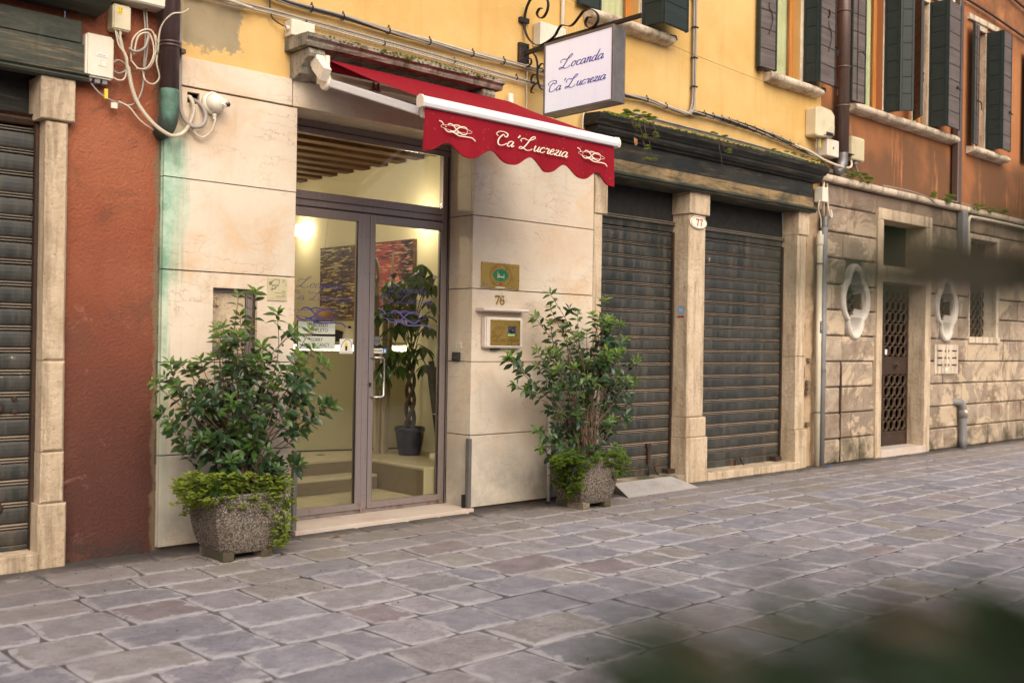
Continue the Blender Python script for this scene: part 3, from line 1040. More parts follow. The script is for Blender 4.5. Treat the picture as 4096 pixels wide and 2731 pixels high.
def sill(parent, x0, x1, z0, z1, proj=.13):
    h = z1 - z0
    n = 9
    prof = [(.03, z0), (-proj * .55, z0 + .1 * h)]
    for i in range(n):
        t = -PI / 2 + PI * i / (n - 1)
        prof.append((-proj * .62 - proj * .38 * math.cos(t), z0 + h * .56 + h * .40 * math.sin(t)))
    prof.append((.03, z1))
    mb = MB()
    m = max(3, int((x1 - x0) / .16))
    P = len(prof)
    vs_ = []
    for i in range(m + 1):
        x = x0 + (x1 - x0) * i / m
        sh = .35 if i in (0, m) else 0
        for (yy, zz) in prof:
            q = noise.noise(Vector((x * 4, yy * 9, zz * 9 + x0))) * .008
            vs_.append((x, yy * (1 - sh * .4) + q, zz + q - sh * .02 * (1 if zz > z0 + h * .5 else -1)))
    fs = [(i * P + k, i * P + (k + 1) % P, (i + 1) * P + (k + 1) % P, (i + 1) * P + k) for i in range(m) for k in range(P)]
    fs += [tuple(range(P))[::-1], tuple(range(m * P, (m + 1) * P))]
    mb.add(vs_, fs)
    return part('window_sill', mb, 'sill_stone', parent, smooth=False)


def rough_block(x0, x1, y0, y1, z0, z1, amp=.006, seed=0, nx=2, nz=3, cham=.008):
    """stone block with a chamfered, slightly uneven front facing -Y"""
    mb = MB()
    nx = max(nx, int((x1 - x0) / .25)); nz = max(nz, int((z1 - z0) / .35))
    g = []
    for j in range(nz + 1):
        row = []
        for i in range(nx + 1):
            x = x0 + (x1 - x0) * i / nx; z = z0 + (z1 - z0) * j / nz
            e = i in (0, nx) or j in (0, nz)
            q = noise.noise(Vector((x * 3.1 + seed, z * 3.1, seed))) * amp * 2
            xx = x + (0 if 0 < i < nx else (cham if i == 0 else -cham)); zz = z + (0 if 0 < j < nz else (cham if j == 0 else -cham))
            row.append(len(mb.v)); mb.v.append(Vector((xx, y0 + q * (0.3 if e else 1), zz)))
        g.append(row)
    for j in range(nz):
        for i in range(nx):
            mb.f.append((g[j][i], g[j][i + 1], g[j + 1][i + 1], g[j + 1][i])); mb.mi.append(0)
    bord = [g[0][i] for i in range(nx + 1)] + [g[j][nx] for j in range(1, nz + 1)] + [g[nz][i] for i in range(nx - 1, -1, -1)] + [g[j][0] for j in range(nz - 1, 0, -1)]
    def ringverts(y, ex):
        out = []
        for b in bord:
            p = mb.v[b]
            xx = x0 if p.x < x0 + cham * 1.5 else (x1 if p.x > x1 - cham * 1.5 else p.x)
            zz = z0 if p.z < z0 + cham * 1.5 else (z1 if p.z > z1 - cham * 1.5 else p.z)
            out.append(len(mb.v)); mb.v.append(Vector((xx, y, zz)))
        return out
    r1 = ringverts(y0 + cham, 0); r2 = ringverts(y1, 0)
    n = len(bord)
    for A, B in ((bord, r1), (r1, r2)):
        for k in range(n):
            mb.f.append((B[k], B[(k + 1) % n], A[(k + 1) % n], A[k])); mb.mi.append(0)
    return mb


# ------------------------------------------------------------------ red house (far left)
def build_red_house():
    h = thing('red_house', 'house with dark red roughcast wall beside a green rolling shutter', 'house', (1.5, .1, 0))
    mb = MB()
    # wall strip, slightly wavy, between the pilaster and the limestone pier
    vs_, fs = [], []
    nx, nz = 8, 40
    for j in range(nz + 1):
        for i in range(nx + 1):
            x = 2.58 + (3.335 - 2.58) * i / nx; z = 7.6 * j / nz - .02
            q = noise.noise(Vector((x * 2.2, z * .8, 4))) * .010
            vs_.append((x, .035 + q + (.03 if i == nx else 0), z))
    for j in range(nz):
        for i in range(nx):
            a = j * (nx + 1) + i
            fs.append((a, a + 1, a + nx + 2, a + nx + 1))
    mb.add(vs_, fs)
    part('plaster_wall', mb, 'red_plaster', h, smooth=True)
    grid = MB()
    grid_wall(grid, -5, 2.579, 0, 7.6, .045, [(.2, 2.50, -.1, 3.52, .5)])
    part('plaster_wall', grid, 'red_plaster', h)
    # edge strip of broken render against the pier
    e = MB()
    for i in range(60):
        z = i * .066
        e.box(3.289 + rnd.uniform(-.006, .003), 3.309, .052 + rnd.uniform(-.006, .006), .10, z, z + .066)
    part('render_edge', e, 'mortar', h)
    # pilasters
    for x, nm in ((2.44, 0), (.06, 1)):
        part('pilaster_cap', rough_block(x - .045, x + .19, -.055, .20, 3.135, 3.435, .004, 1), 'pilaster_stone', h)
        zs = (.80, 1.55, 3.13)
        part('pilaster_block', rough_block(x, x + .152, -.035, .20, 1.452, 3.131, .006, 2, cham=.016), 'pilaster_stone', h)
        part('pilaster_block', rough_block(x, x + .155, -.036, .20, .812, 1.448, .007, 3, cham=.018), 'pilaster_stone', h)
        part('pilaster_block', rough_block(x - .002, x + .157, -.038, .20, .452, .808, .006, 7, cham=.014), 'pilaster_stone', h)
        part('pilaster_base', rough_block(x - .02, x + .172, -.055, .20, -.01, .448, .006, 5, cham=.012), 'pilaster_stone', h)
    # header board and mouldings
    part('header_board', MB().box(-.2, 2.69, -.05, .03, 3.50, 3.70), 'green_header_wood', h, bevel=.004)
    part('header_board', MB().box(-.2, 2.665, -.055, .03, 3.705, 3.86), 'green_header_wood', h, bevel=.004)
    part('header_moulding', MB().prism([(.03, 3.435), (-.075, 3.435), (-.09, 3.45), (-.075, 3.465), (-.095, 3.478), (-.095, 3.49), (-.06, 3.498), (.03, 3.498)], -.2, 2.71), 'green_header_wood', h)
    part('header_cornice', MB().prism([(.03, 3.93), (-.20, 3.95), (-.26, 3.99), (-.28, 4.06), (.03, 4.06)], -.2, 2.80), 'green_header_wood', h)
    part('shutter_housing', MB().box(.2, 2.45, .20, .24, 3.18, 3.52), 'dark_header_wood', h)
    part('housing_rail', MB().prism([(.20, 3.10), (.13, 3.11), (.11, 3.14), (.13, 3.16), (.10, 3.18), (.20, 3.20)], .2, 2.45), 'rusty_iron', h)
    part('shutter_guide', MB().box(2.415, 2.44, .10, .19, .10, 3.12), 'rusty_iron', h)
    rs = roller_shutter(h, .22, 2.412, .15, .12, 3.09)
    rs['label'] = 'dark green rolling shutter with rusty lock bosses'
    lk = MB()
    for (x, z) in ((2.20, .42), (2.195, 1.12)):
        lk.lathe([(.045, .0), (.045, -.012), (.028, -.02), (.028, -.03), (0, -.03)], (x, .135, z), 14, axis='y')
    for (x, z) in ((2.31, 1.18), (2.31, 1.09)):
        lk.lathe([(.018, .0), (.018, -.012), (0, -.015)], (x, .135, z), 10, axis='y')
    part('lock_boss', lk, 'rusty_iron', rs)
    part('door_step', rough_block(.1, 2.43, -.06, .25, -.01, .112, .004, 9), 'pilaster_stone', h)
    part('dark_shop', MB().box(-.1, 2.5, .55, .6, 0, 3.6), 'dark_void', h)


build_red_house()


# ------------------------------------------------------------------ yellow house with the guest-house entrance
Z = [.03, .727, 1.436, 2.141, 2.847, 3.55]
YH = thing('yellow_house', 'yellow plastered house with pale limestone ground floor and glazed entrance', 'house', (6.5, .1, 0))


def panel(x0, x1, z0, z1, y0=0.0, y1=.032, holes=(), nm='stone_panel', g=.004):
    mb = MB()
    x0 += g; x1 -= g; z0 += g; z1 -= g
    if not holes:
        mb.box(x0, x1, y0, y1, z0, z1)
        return part(nm, mb, 'limestone', YH, bevel=.003)
    grid_wall(mb, x0, x1, z0, z1, y0, list(holes), depth=y1 - y0)
    for a, b, c in (((x0, y0, z0), (x0, y1, z0), 'l'), ((x1, y0, z0), (x1, y1, z0), 'r')):
        f = [(a[0], y0, z0), (a[0], y1, z0), (a[0], y1, z1), (a[0], y0, z1)]
        mb.add(f if c == 'r' else f[::-1], [(0, 1, 2, 3)])
    mb.add([(x0, y0, z1), (x1, y0, z1), (x1, y1, z1), (x0, y1, z1)], [(0, 1, 2, 3)])
    mb.add([(x0, y0, z0), (x1, y0, z0), (x1, y1, z0), (x0, y1, z0)], [(3, 2, 1, 0)])
    return part(nm, mb, 'limestone', YH)


def build_entrance_walls():
    h = YH
    # backing wall behind the cladding
    mb = MB()
    grid_wall(mb, 3.31, 8.08, -.02, 3.70, .036, [(4.43, 6.40, -.03, 3.62, .33), (3.722, 4.108, 1.472, 2.022, .10), (7.432, 7.688, 1.692, 1.878, .06), (3.484, 3.584, 3.432, 3.517, .12)])
    part('backing_wall', mb, 'mortar', h)
    # left pier
    L, R_ = 3.305, 4.452
    for i in range(5):
        hs = []
        if i == 2: hs = [(3.722, 4.108, 1.472, 2.022)]
        if i == 4: hs = [(3.484, 3.584, 3.432, 3.517)]
        panel(L, R_, Z[i], Z[i + 1], holes=hs)
        part('stone_edge', MB().box(L - .001, L + .03, .034, .075, Z[i] + .004, Z[i + 1] - .004), 'limestone', h)
        part('stone_panel', MB().box(R_ - .035, R_ - .004, .034, .36, Z[i] + .004, Z[i + 1] - .004), 'limestone', h)
    # right pier: front panels and reveal panels
    for i in range(5):
        panel(6.385, 8.085, Z[i], Z[i + 1], holes=[(7.432, 7.688, 1.692, 1.878)] if i == 2 else [])
        part('stone_panel', MB().box(6.389, 6.42, .035, .356, Z[i] + .004, Z[i + 1] - .004), 'limestone', h, bevel=.002)
        part('stone_edge', MB().box(8.05, 8.083, .034, .09, Z[i] + .004, Z[i + 1] - .004), 'limestone', h)
    # band above and lintel
    panel(L, 4.40, 3.556, 3.785, -.004)
    panel(4.402, 6.80, 3.556, 3.785, -.004, .36, nm='lintel_stone')
    # niches
    part('niche_back', MB().box(7.42, 7.70, .066, .08, 1.68, 1.89), 'pilaster_stone', h)
    part('niche_back', MB().box(3.47, 3.60, .12, .13, 3.42, 3.53), 'mortar', h)
    # upper wall of yellow plaster
    mb = MB()
    grid_wall(mb, 3.335, 12.67, 3.787, 8.6, .03, [(8.14, 8.80, 5.18, 7.12, .16), (11.46, 12.12, 5.16, 7.12, .16)])
    part('plaster_wall', mb, 'yellow_plaster', h)
    part('plaster_wall', MB().box(6.80, 8.08, .005, .034, 3.556, 3.786), 'yellow_plaster', h)
    # threshold
    part('threshold', rough_block(4.455, 6.40, -.065, .40, -.02, .035, .001, 4, cham=.004), 'threshold_stone', h)
    # flood-board channels either side of the door
    for x in (4.447, 6.352):
        mb = MB()
        mb.box(x, x + .036, -.032, -.012, .03, .70).box(x, x + .010, -.012, .02, .03, .70).box(x + .026, x + .036, -.012, .0, .03, .70)
        part('flood_board_channel', mb, 'grey_metal', h, bevel=.002)
    part('door_stop', MB().box(6.335, 6.36, .01, .05, .036, .16), 'black_wood', h)


build_entrance_walls()


def build_hatch():
    t = thing('meter_hatch', 'beige metal meter cupboard recessed in the left pier, half hidden by the shrub', 'meter cupboard', (3.91, .08, 1.474))
    part('door_panel', MB().box(3.724, 4.04, .078, .090, 1.50, 1.985), 'pilaster_stone', t, bevel=.003)
    part('top_frame', MB().box(3.724, 4.106, .072, .092, 1.987, 2.02), 'door_metal', t)
    part('side_frame', MB().box(4.045, 4.106, .070, .092, 1.474, 1.985).box(4.055, 4.062, .060, .07, 1.48, 1.98), 'door_metal', t)
    part('bottom_frame', MB().box(3.724, 4.04, .072, .092, 1.474, 1.498), 'door_metal', t)
    k = MB().lathe([(.040, .0), (.040, -.010), (.034, -.014), (.030, -.006), (.018, -.006), (.018, -.016), (0, -.018)], (3.785, .078, 1.915), 20, axis='y')
    k.box(3.78, 3.79, .056, .07, 1.885, 1.945)
    part('lock_knob', k, 'pilaster_stone', t)
    part('name_slot', MB().box(3.735, 3.85, .072, .078, 1.525, 1.56), 'door_metal', t, bevel=.002)


build_hatch()


def build_door():
    h = YH
    Y0, Y1 = .36, .42
    fr = MB()
    fr.box(4.46, 6.385, Y0, Y1, 3.45, 3.552)                # head
    fr.box(6.302, 6.385, Y0, Y1, .036, 3.449)               # right jamb
    fr.box(4.455, 4.53, Y0, Y1, .036, 3.449)                # left jamb
    fr.box(4.531, 6.301, Y0, Y1, 2.792, 2.925)              # transom
    fr.box(5.378, 5.446, Y0 - .004, Y1, .036, 2.791)        # fixed centre post
    fr.box(4.531, 5.377, Y0 + .01, Y1, .036, .070).box(5.447, 6.301, Y0 + .01, Y1, .036, .070)
    f = part('door_frame', fr, 'door_metal', h, bevel=.003)
    bd = MB()
    bd.box(4.54, 6.29, Y0 - .010, Y0 - .001, 2.795, 2.802).box(4.54, 6.29, Y0 - .010, Y0 - .001, 2.858, 2.862)
    bd.box(4.46, 6.385, Y0 - .012, Y0 - .001, 3.49, 3.495).box(6.36, 6.366, Y0 - .01, Y0 - .001, .04, 3.44)
    part('bead', bd, 'cable_black', f)
    sc_ = MB()
    for x in [4.7 + .22 * i for i in range(8)]:
        for z in (2.83, 2.90, 3.47):
            sc_.lathe([(.0055, 0), (.004, -.0025), (0, -.003)], (x, Y0 - .001, z), 8, axis='y')
    for z in [.2 + .34 * i for i in range(8)]:
        for x in (5.335, 5.395, 5.43, 5.475, 6.32, 6.27):
            sc_.lathe([(.0055, 0), (.004, -.0025), (0, -.003)], (x, Y0 - .008, z), 8, axis='y')
    part('screw', sc_, 'grey_metal', f)['kind'] = 'stuff'
    tw = part('transom_window', MB().box(4.531, 6.301, Y0 + .006, Y0 + .018, 2.926, 2.934).box(4.531, 6.301, Y0 + .006, Y0 + .018, 3.44, 3.449), 'door_metal', h)
    part('pane', MB().box(4.531, 6.301, Y0 + .026, Y0 + .032, 2.935, 3.439), 'clear_glass', tw)
    for side, (x0, x1) in enumerate(((4.532, 5.374), (5.450, 6.299))):
        hub = bpy.data.objects.new('door_leaf', None); COL.objects.link(hub)
        place(hub, (x0 if side == 0 else x1, Y0, .07), h)
        s0, s1 = .065, .058
        a, b = (x0 + s0, x1 - s1) if side == 0 else (x0 + .052, x1 - .012)
        m = MB()
        m.box(x0, a, Y0 - .008, Y1 - .01, .073, 2.788).box(b, x1, Y0 - .008, Y1 - .01, .073, 2.788)
        part('stile', m, 'door_metal', hub, bevel=.002)
        part('rail', MB().box(a, b, Y0 - .008, Y1 - .01, 2.712, 2.788), 'door_metal', hub, bevel=.002)
        part('rail', MB().box(a, b, Y0 - .008, Y1 - .01, .073, .132), 'door_metal', hub, bevel=.002)
        part('pane', MB().box(a, b, Y0 + .020, Y0 + .026, .133, 2.711), 'clear_glass', hub)
        sx = MB()
        sx.box(a, a + .006, Y0 - .0, Y0 + .02, .133, 2.711).box(b - .006, b, Y0, Y0 + .02, .133, 2.711)
        part('seal', sx, 'cable_black', hub)
        le = MB()
        yy = Y0 + .0185
        if side == 0:
            script_text(le, "Locanda", (4.70, yy, 2.085), (1, 0, 0), (0, 0, 1), .43, .075)
            script_text(le, "Ca' Lucrezia", (4.60, yy, 1.972), (1, 0, 0), (0, 0, 1), .62, .075)
            fish_knot(le, (4.60, yy, 1.742), (1, 0, 0), (0, 0, 1), .61)
            part('lettering', le, 'purple_ink', hub)
        else:
            script_text(le, "Locanda", (5.69, yy, 2.085), (1, 0, 0), (0, 0, 1), .40, .075)
            script_text(le, "Ca' Lucrezia", (5.57, yy, 1.985), (1, 0, 0), (0, 0, 1), .60, .075)
            fish_knot(le, (5.565, yy, 1.742), (1, 0, 0), (0, 0, 1), .62)
            part('lettering', le, 'violet_ink', hub)
        if side == 0:
            st = part('sticker', MB().box(5.145, 5.285, yy - .001, yy, 1.502, 1.635), 'paper', hub)
            st['label'] = 'square hotel award sticker with a small yellow figure'
            q = MB()
            q.ribbon([(5.215 + .056 * math.cos(PI * k / 16 - .25), 1.575 + .056 * math.sin(PI * k / 16 * 1.16 - .25)) for k in range(0, 17)], (0, yy - .0025, 0), (1, 0, 0), (0, 0, 1), .005, call=False)
            block_text('AlbergatorePro', (5.157, yy - .0022, 1.508), (1, 0, 0), (0, 0, 1), .011, q, width=.115)
            q.add([(5.204, yy - .003, 1.53), (5.226, yy - .003, 1.53), (5.226, yy - .003, 1.57), (5.204, yy - .003, 1.57)], [(0, 1, 2, 3)])
            part('sticker_print', q, 'black_ink', hub)
            part('sticker_print', MB().disc((5.215, yy - .0018, 1.572), .018, (0, -1, 0), 14, ry=.032), 'yellow_label', hub)
        else:
            part('sticker', MB().lathe([(.044, 0), (.044, -.003), (0, -.003)], (5.552, yy, 1.62), 28, axis='y'), 'grey_metal', hub)['label'] = 'round grey PUSH sticker'
            q = MB(); block_text('PUSH', (5.519, yy - .0045, 1.612), (1, 0, 0), (0, 0, 1), .019, q, width=.066)
            part('sticker_print', q, 'black_ink', hub)
            part('sticker', MB().box(5.496, 5.665, yy - .002, yy, 1.508, 1.552), 'paper', hub)['label'] = 'white SPINGERE push sticker with a blue arrow square'
            part('sticker_print', MB().box(5.622, 5.664, yy - .0035, yy - .0022, 1.509, 1.551), 'blue_ink', hub)
            q = MB(); block_text('SPINGERE', (5.500, yy - .0045, 1.521), (1, 0, 0), (0, 0, 1), .020, q, width=.113)
            part('sticker_print', q, 'black_ink', hub)
            q = MB(); q.add([(5.630, yy - .005, 1.530), (5.656, yy - .005, 1.530), (5.643, yy - .005, 1.546)], [(0, 1, 2)])
            q.add([(5.638, yy - .005, 1.514), (5.650, yy - .005, 1.514), (5.650, yy - .005, 1.530), (5.638, yy - .005, 1.530)], [(0, 1, 2, 3)])
            part('sticker_print', q, 'paper', hub)
            hd = MB()
            P = [(5.474, Y0 - .005, 1.465), (5.50, Y0 - .05, 1.467), (5.575, Y0 - .052, 1.467), (5.59, Y0 - .052, 1.45), (5.59, Y0 - .052, 1.12), (5.575, Y0 - .052, 1.103), (5.50, Y0 - .05, 1.103), (5.474, Y0 - .005, 1.105)]
            hd.tube(P, .011, 10)
            part('handle', hd, 'steel', hub, smooth=True)
            k = MB().lathe([(.012, 0), (.012, -.014), (0, -.016)], (5.462, Y0 - .008, 1.225), 12, axis='y').box(5.457, 5.467, Y0 - .02, Y0 - .008, 1.195, 1.215)
            part('lock', k, 'cable_black', hub)


build_door()


# ------------------------------------------------------------------ stone canopy over the entrance
def build_canopy():
    h = YH
    prof = [(.03, 4.00), (-.30, 4.00), (-.315, 4.02), (-.315, 4.04), (-.35, 4.055), (-.352, 4.085), (-.33, 4.095), (.03, 4.11)]
    mb = MB()
    m = 26
    x0, x1 = 4.335, 6.46
    P = len(prof)
    for i in range(m + 1):
        x = x0 + (x1 - x0) * i / m
        for (yy, zz) in prof:
            q = noise.noise(Vector((x * 7, yy * 12, zz * 20))) * .008
            mb.v.append(Vector((x, yy + q, zz + q)))
    mb.f += [(i * P + k, i * P + (k + 1) % P, (i + 1) * P + (k + 1) % P, (i + 1) * P + k) for i in range(m) for k in range(P)]
    mb.f += [tuple(range(P))[::-1], tuple(range(m * P, (m + 1) * P))]
    mb.mi = [0] * len(mb.f)
    part('canopy_slab', mb, 'cornice_stone', h)
    mo = MB()
    r = random.Random(3)
    for k in range(420):
        x = min(6.44, max(4.4, r.choice((r.gauss(5.25, .12), r.gauss(5.75, .30), r.uniform(4.5, 6.4)))))
        yy = -.35 + r.uniform(-.008, .03)
        z = 4.09 + r.uniform(-.035, .006) * (1 if yy < -.33 else .2)
        s = r.uniform(.006, .016)
        mo.sphere((x, yy, z), (s, s * .6, s * .6), 6, 4)
    o = part('moss', mo, 'moss', h); o['kind'] = 'stuff'
    corb = [(.03, 3.99), (-.27, 3.99), (-.285, 3.95), (-.27, 3.92), (-.20, 3.90), (-.15, 3.86), (-.13, 3.81), (-.04, 3.775), (.03, 3.772)]
    for xc in (4.385, 6.25):
        part('corbel', MB().prism(corb, xc, xc + .15), 'cornice_stone', h, bevel=.004)
    # wall plate behind the awning and two fixing blocks under the slab
    part('fascia_panel', MB().box(4.54, 6.245, -.012, .03, 3.79, 3.995), 'plain_plaster', h)


build_canopy()


def build_spikes():
    t = thing('bird_spikes', 'row of fine steel anti-pigeon spikes along the stone canopy over the entrance', 'bird spikes', (5.4, -.25, 4.10))
    part('base_strip', MB().box(4.42, 6.42, -.295, -.275, 4.098, 4.103), 'grey_metal', t)
    mb = MB()
    r = random.Random(8)
    x = 4.45
    while x < 6.41:
        for dx, dy in ((-.035, -.045), (.0, -.01), (.035, .045), (.02, -.06)):
            a = Vector((x, -.285, 4.10)); b = a + Vector((dx + r.uniform(-.01, .01), dy, .105 + r.uniform(-.01, .01)))
            mb.tube([a, b], .0007, 3, cap=False)
        x += .040
    o = part('spike_wires', mb, 'cable_grey', t); o['kind'] = 'stuff'
    t = thing('bird_spikes', 'fine steel anti-pigeon spikes along the top edge of the hanging sign box', 'bird spikes', (7.06, -.76, 4.55))
    part('base_strip', MB().box(7.05, 7.075, -1.2, -.33, 4.556, 4.561), 'cream_plastic', t)
    mb = MB()
    y = -.34
    while y > -1.19:
        for dx, dy in ((-.045, -.035), (0, 0), (.045, .035)):
            a = Vector((7.06, y, 4.558)); mb.tube([a, a + Vector((dx, dy, .10 + r.uniform(-.01, .01)))], .0007, 3, cap=False)
        y -= .035
    o = part('spike_wires', mb, 'cable_grey', t); o['kind'] = 'stuff'


build_spikes()


def build_awning():
    t = thing('awning', 'red folding-arm awning over the glazed entrance, scalloped valance lettered Ca\' Lucrezia', 'awning', (5.6, -.25, 3.86))
    xa, xb = 4.55, 6.665
    yr, zr = -.24, 3.885
    yf, zf = -1.55, 3.372
    # rolled cloth on its tube, and the fabric sheet
    part('roller_tube', MB().lathe([(.0, xa - .03), (.046, xa - .03), (.046, 6.62), (0, 6.62)], (0, yr, zr), 20, axis='x'), 'red_cloth', t, smooth=False)
    m = MB()
    nx, ny = 40, 18
    for j in range(ny + 1):
        v = j / ny
        for i in range(nx + 1):
            u = i / nx
            x = xa + .01 + (6.60 - xa) * u + (xb - .03 - 6.60) * u * v
            z = zr + .046 + (zf + .030 - zr - .046) * v - .034 * math.sin(PI * v) * (.5 + .5 * math.sin(PI * u)) + .007 * math.sin(u * 17 + v * 4) * math.sin(PI * v) * v + .003 * math.sin(u * 41 + v * 9) * v * (1 - v) * 4
            m.v.append(Vector((x, yr - .01 + (yf + .01 - yr) * v, z)))
    for j in range(ny):
        for i in range(nx):
            a = j * (nx + 1) + i
            m.f.append((a, a + nx + 1, a + nx + 2, a + 1)); m.mi.append(0)
    part('fabric', m, 'red_cloth', t, smooth=True)
    # front bar with end caps
    prof = [(-.045, -.040), (-.055, -.015), (-.050, .015), (-.032, .038), (-.005, .045), (.022, .036), (.030, .010), (.025, -.030), (.0, -.044)]
    m = MB().prism([(yf + a, zf + b) for a, b in prof], xa, xb)
    part('front_bar', m, 'white_metal', t, smooth=False, bevel=.003)
    for x0, x1 in ((xa - .018, xa), (xb, xb + .018)):
        part('end_cap', MB().prism([(yf + a * 1.12, zf + b * 1.12) for a, b in prof], x0, x1), 'white_enamel', t, bevel=.002)
    # valance with five scallops
    dips = [(4.585, 3.02), (4.79, 3.10), (4.99, 3.012), (5.22, 3.10), (5.43, 3.02), (5.64, 3.105), (5.83, 3.012), (6.02, 3.095), (6.235, 3.005), (6.42, 3.082), (6.60, 2.985), (6.655, 2.985)]
    def low(x):
        for (a, za), (b, zb) in zip(dips, dips[1:]):
            if a <= x <= b:
                q = (x - a) / (b - a)
                q = q * q * (3 - 2 * q)
                q = q ** 1.35 if za < zb else 1 - (1 - q) ** 1.35
                return za + (zb - za) * q
        return dips[0][1] if x < dips[0][0] else dips[-1][1]
    m = MB()
    nx, nz = 150, 7
    ztop = zf - .038
    for i in range(nx + 1):
        x = xa + .025 + (xb - .03 - xa - .025) * i / nx
        zl = low(x)
        for j in range(nz + 1):
            v = j / nz
            yy = yf - .02 + (.012 * math.sin(x * 11) + .007 * math.sin(x * 26 + 1)) * v + (.02 * v if x < xa + .06 else 0)
            m.v.append(Vector((x, yy, ztop + (zl - ztop) * v)))
    for i in range(nx):
        for j in range(nz):
            a = i * (nz + 1) + j
            m.f.append((a, a + 1, a + nz + 2, a + nz + 1)); m.mi.append(0)
    va = part('valance', m, 'red_cloth', t, smooth=True)
    hem = MB().tube([(xa + .025 + (xb - .03 - xa - .025) * i / 90, yf - .023, low(xa + .025 + (xb - .03 - xa - .025) * i / 90) + .004) for i in range(91)], .005, 5)
    part('hem', hem, 'red_cloth', va)
    le = MB()
    script_text(le, "Ca' Lucrezia", (5.225, yf - .042, 3.155), (1, 0, 0), (0, 0, 1), .77, .105)
    part('lettering', le, 'cream_ink', va)
    for x0 in (4.69, 6.155):
        le = MB(); fish_knot(le, (x0, yf - .042, 3.145), (1, 0, 0), (0, 0, 1), .37 if x0 > 6 else .35, 1.0)
        part('emblem', le, 'cream_ink', va)
    # gearbox with crank eye at the left end, bracket at the right
    g = MB()
    g.lathe([(0, 0), (.055, 0), (.062, .012), (.062, .07), (.05, .085), (0, .085)], (xa - .105, yr - .01, zr + .005), 22, axis='x')
    g.obox((xa - .075, yr - .02, zr - .01), (xa - .085, yr - .16, zr - .13), .07, .11)
    part('gearbox', g, 'white_enamel', t, bevel=.006)
    b = MB()
    b.lathe([(0, -.02), (.060, -.02), (.068, -.008), (.068, .014), (.055, .022), (0, .022)], (xa - .03, yr - .07, zr - .16), 20, axis='x')
    b.box(xa - .045, xa - .01, yr - .10, yr + .04, zr - .16, zr + .05)
    part('arm_bracket', b, 'white_enamel', t, bevel=.004)
    ey = MB()
    ey.tube([(xa - .06, yr - .09, zr + .02), (xa - .062, yr - .10, zr - .12)], .010, 8)
    ey.tube([(xa - .062 + .0 * k, yr - .10 + .018 * math.sin(k * .7), zr - .14 - .018 * math.cos(k * .7) + .0) for k in range(10)], .007, 6)
    part('crank_eye', ey, 'white_enamel', t, smooth=True)
    for x in (xa + .025, xb - .085):
        ar = MB()
        ar.obox((x - .03, yr - .09, zr - .165), (x + .04, yf + .07, zf - .055), .055, .062)
        part('folding_arm', ar, 'white_metal', t, bevel=.008, seg=2)
        part('arm_joint', MB().box(x + .02, x + .07, yf + .02, yf + .07, zf - .10, zf + .0), 'white_enamel', t, bevel=.006)
    # square torsion bar under the roller with two clamps
    part('torsion_bar', MB().box(xa - .01, 6.62, -.235, -.190, 3.775, 3.820), 'cream_plastic', t, bevel=.004)
    for x in (5.02, 5.95):
        part('wall_clamp', MB().box(x, x + .09, -.25, -.01, 3.755, 3.772).box(x + .01, x + .03, -.250, -.236, 3.772, 3.83).box(x + .06, x + .08, -.250, -.236, 3.772, 3.83), 'steel', t, bevel=.002)


build_awning()


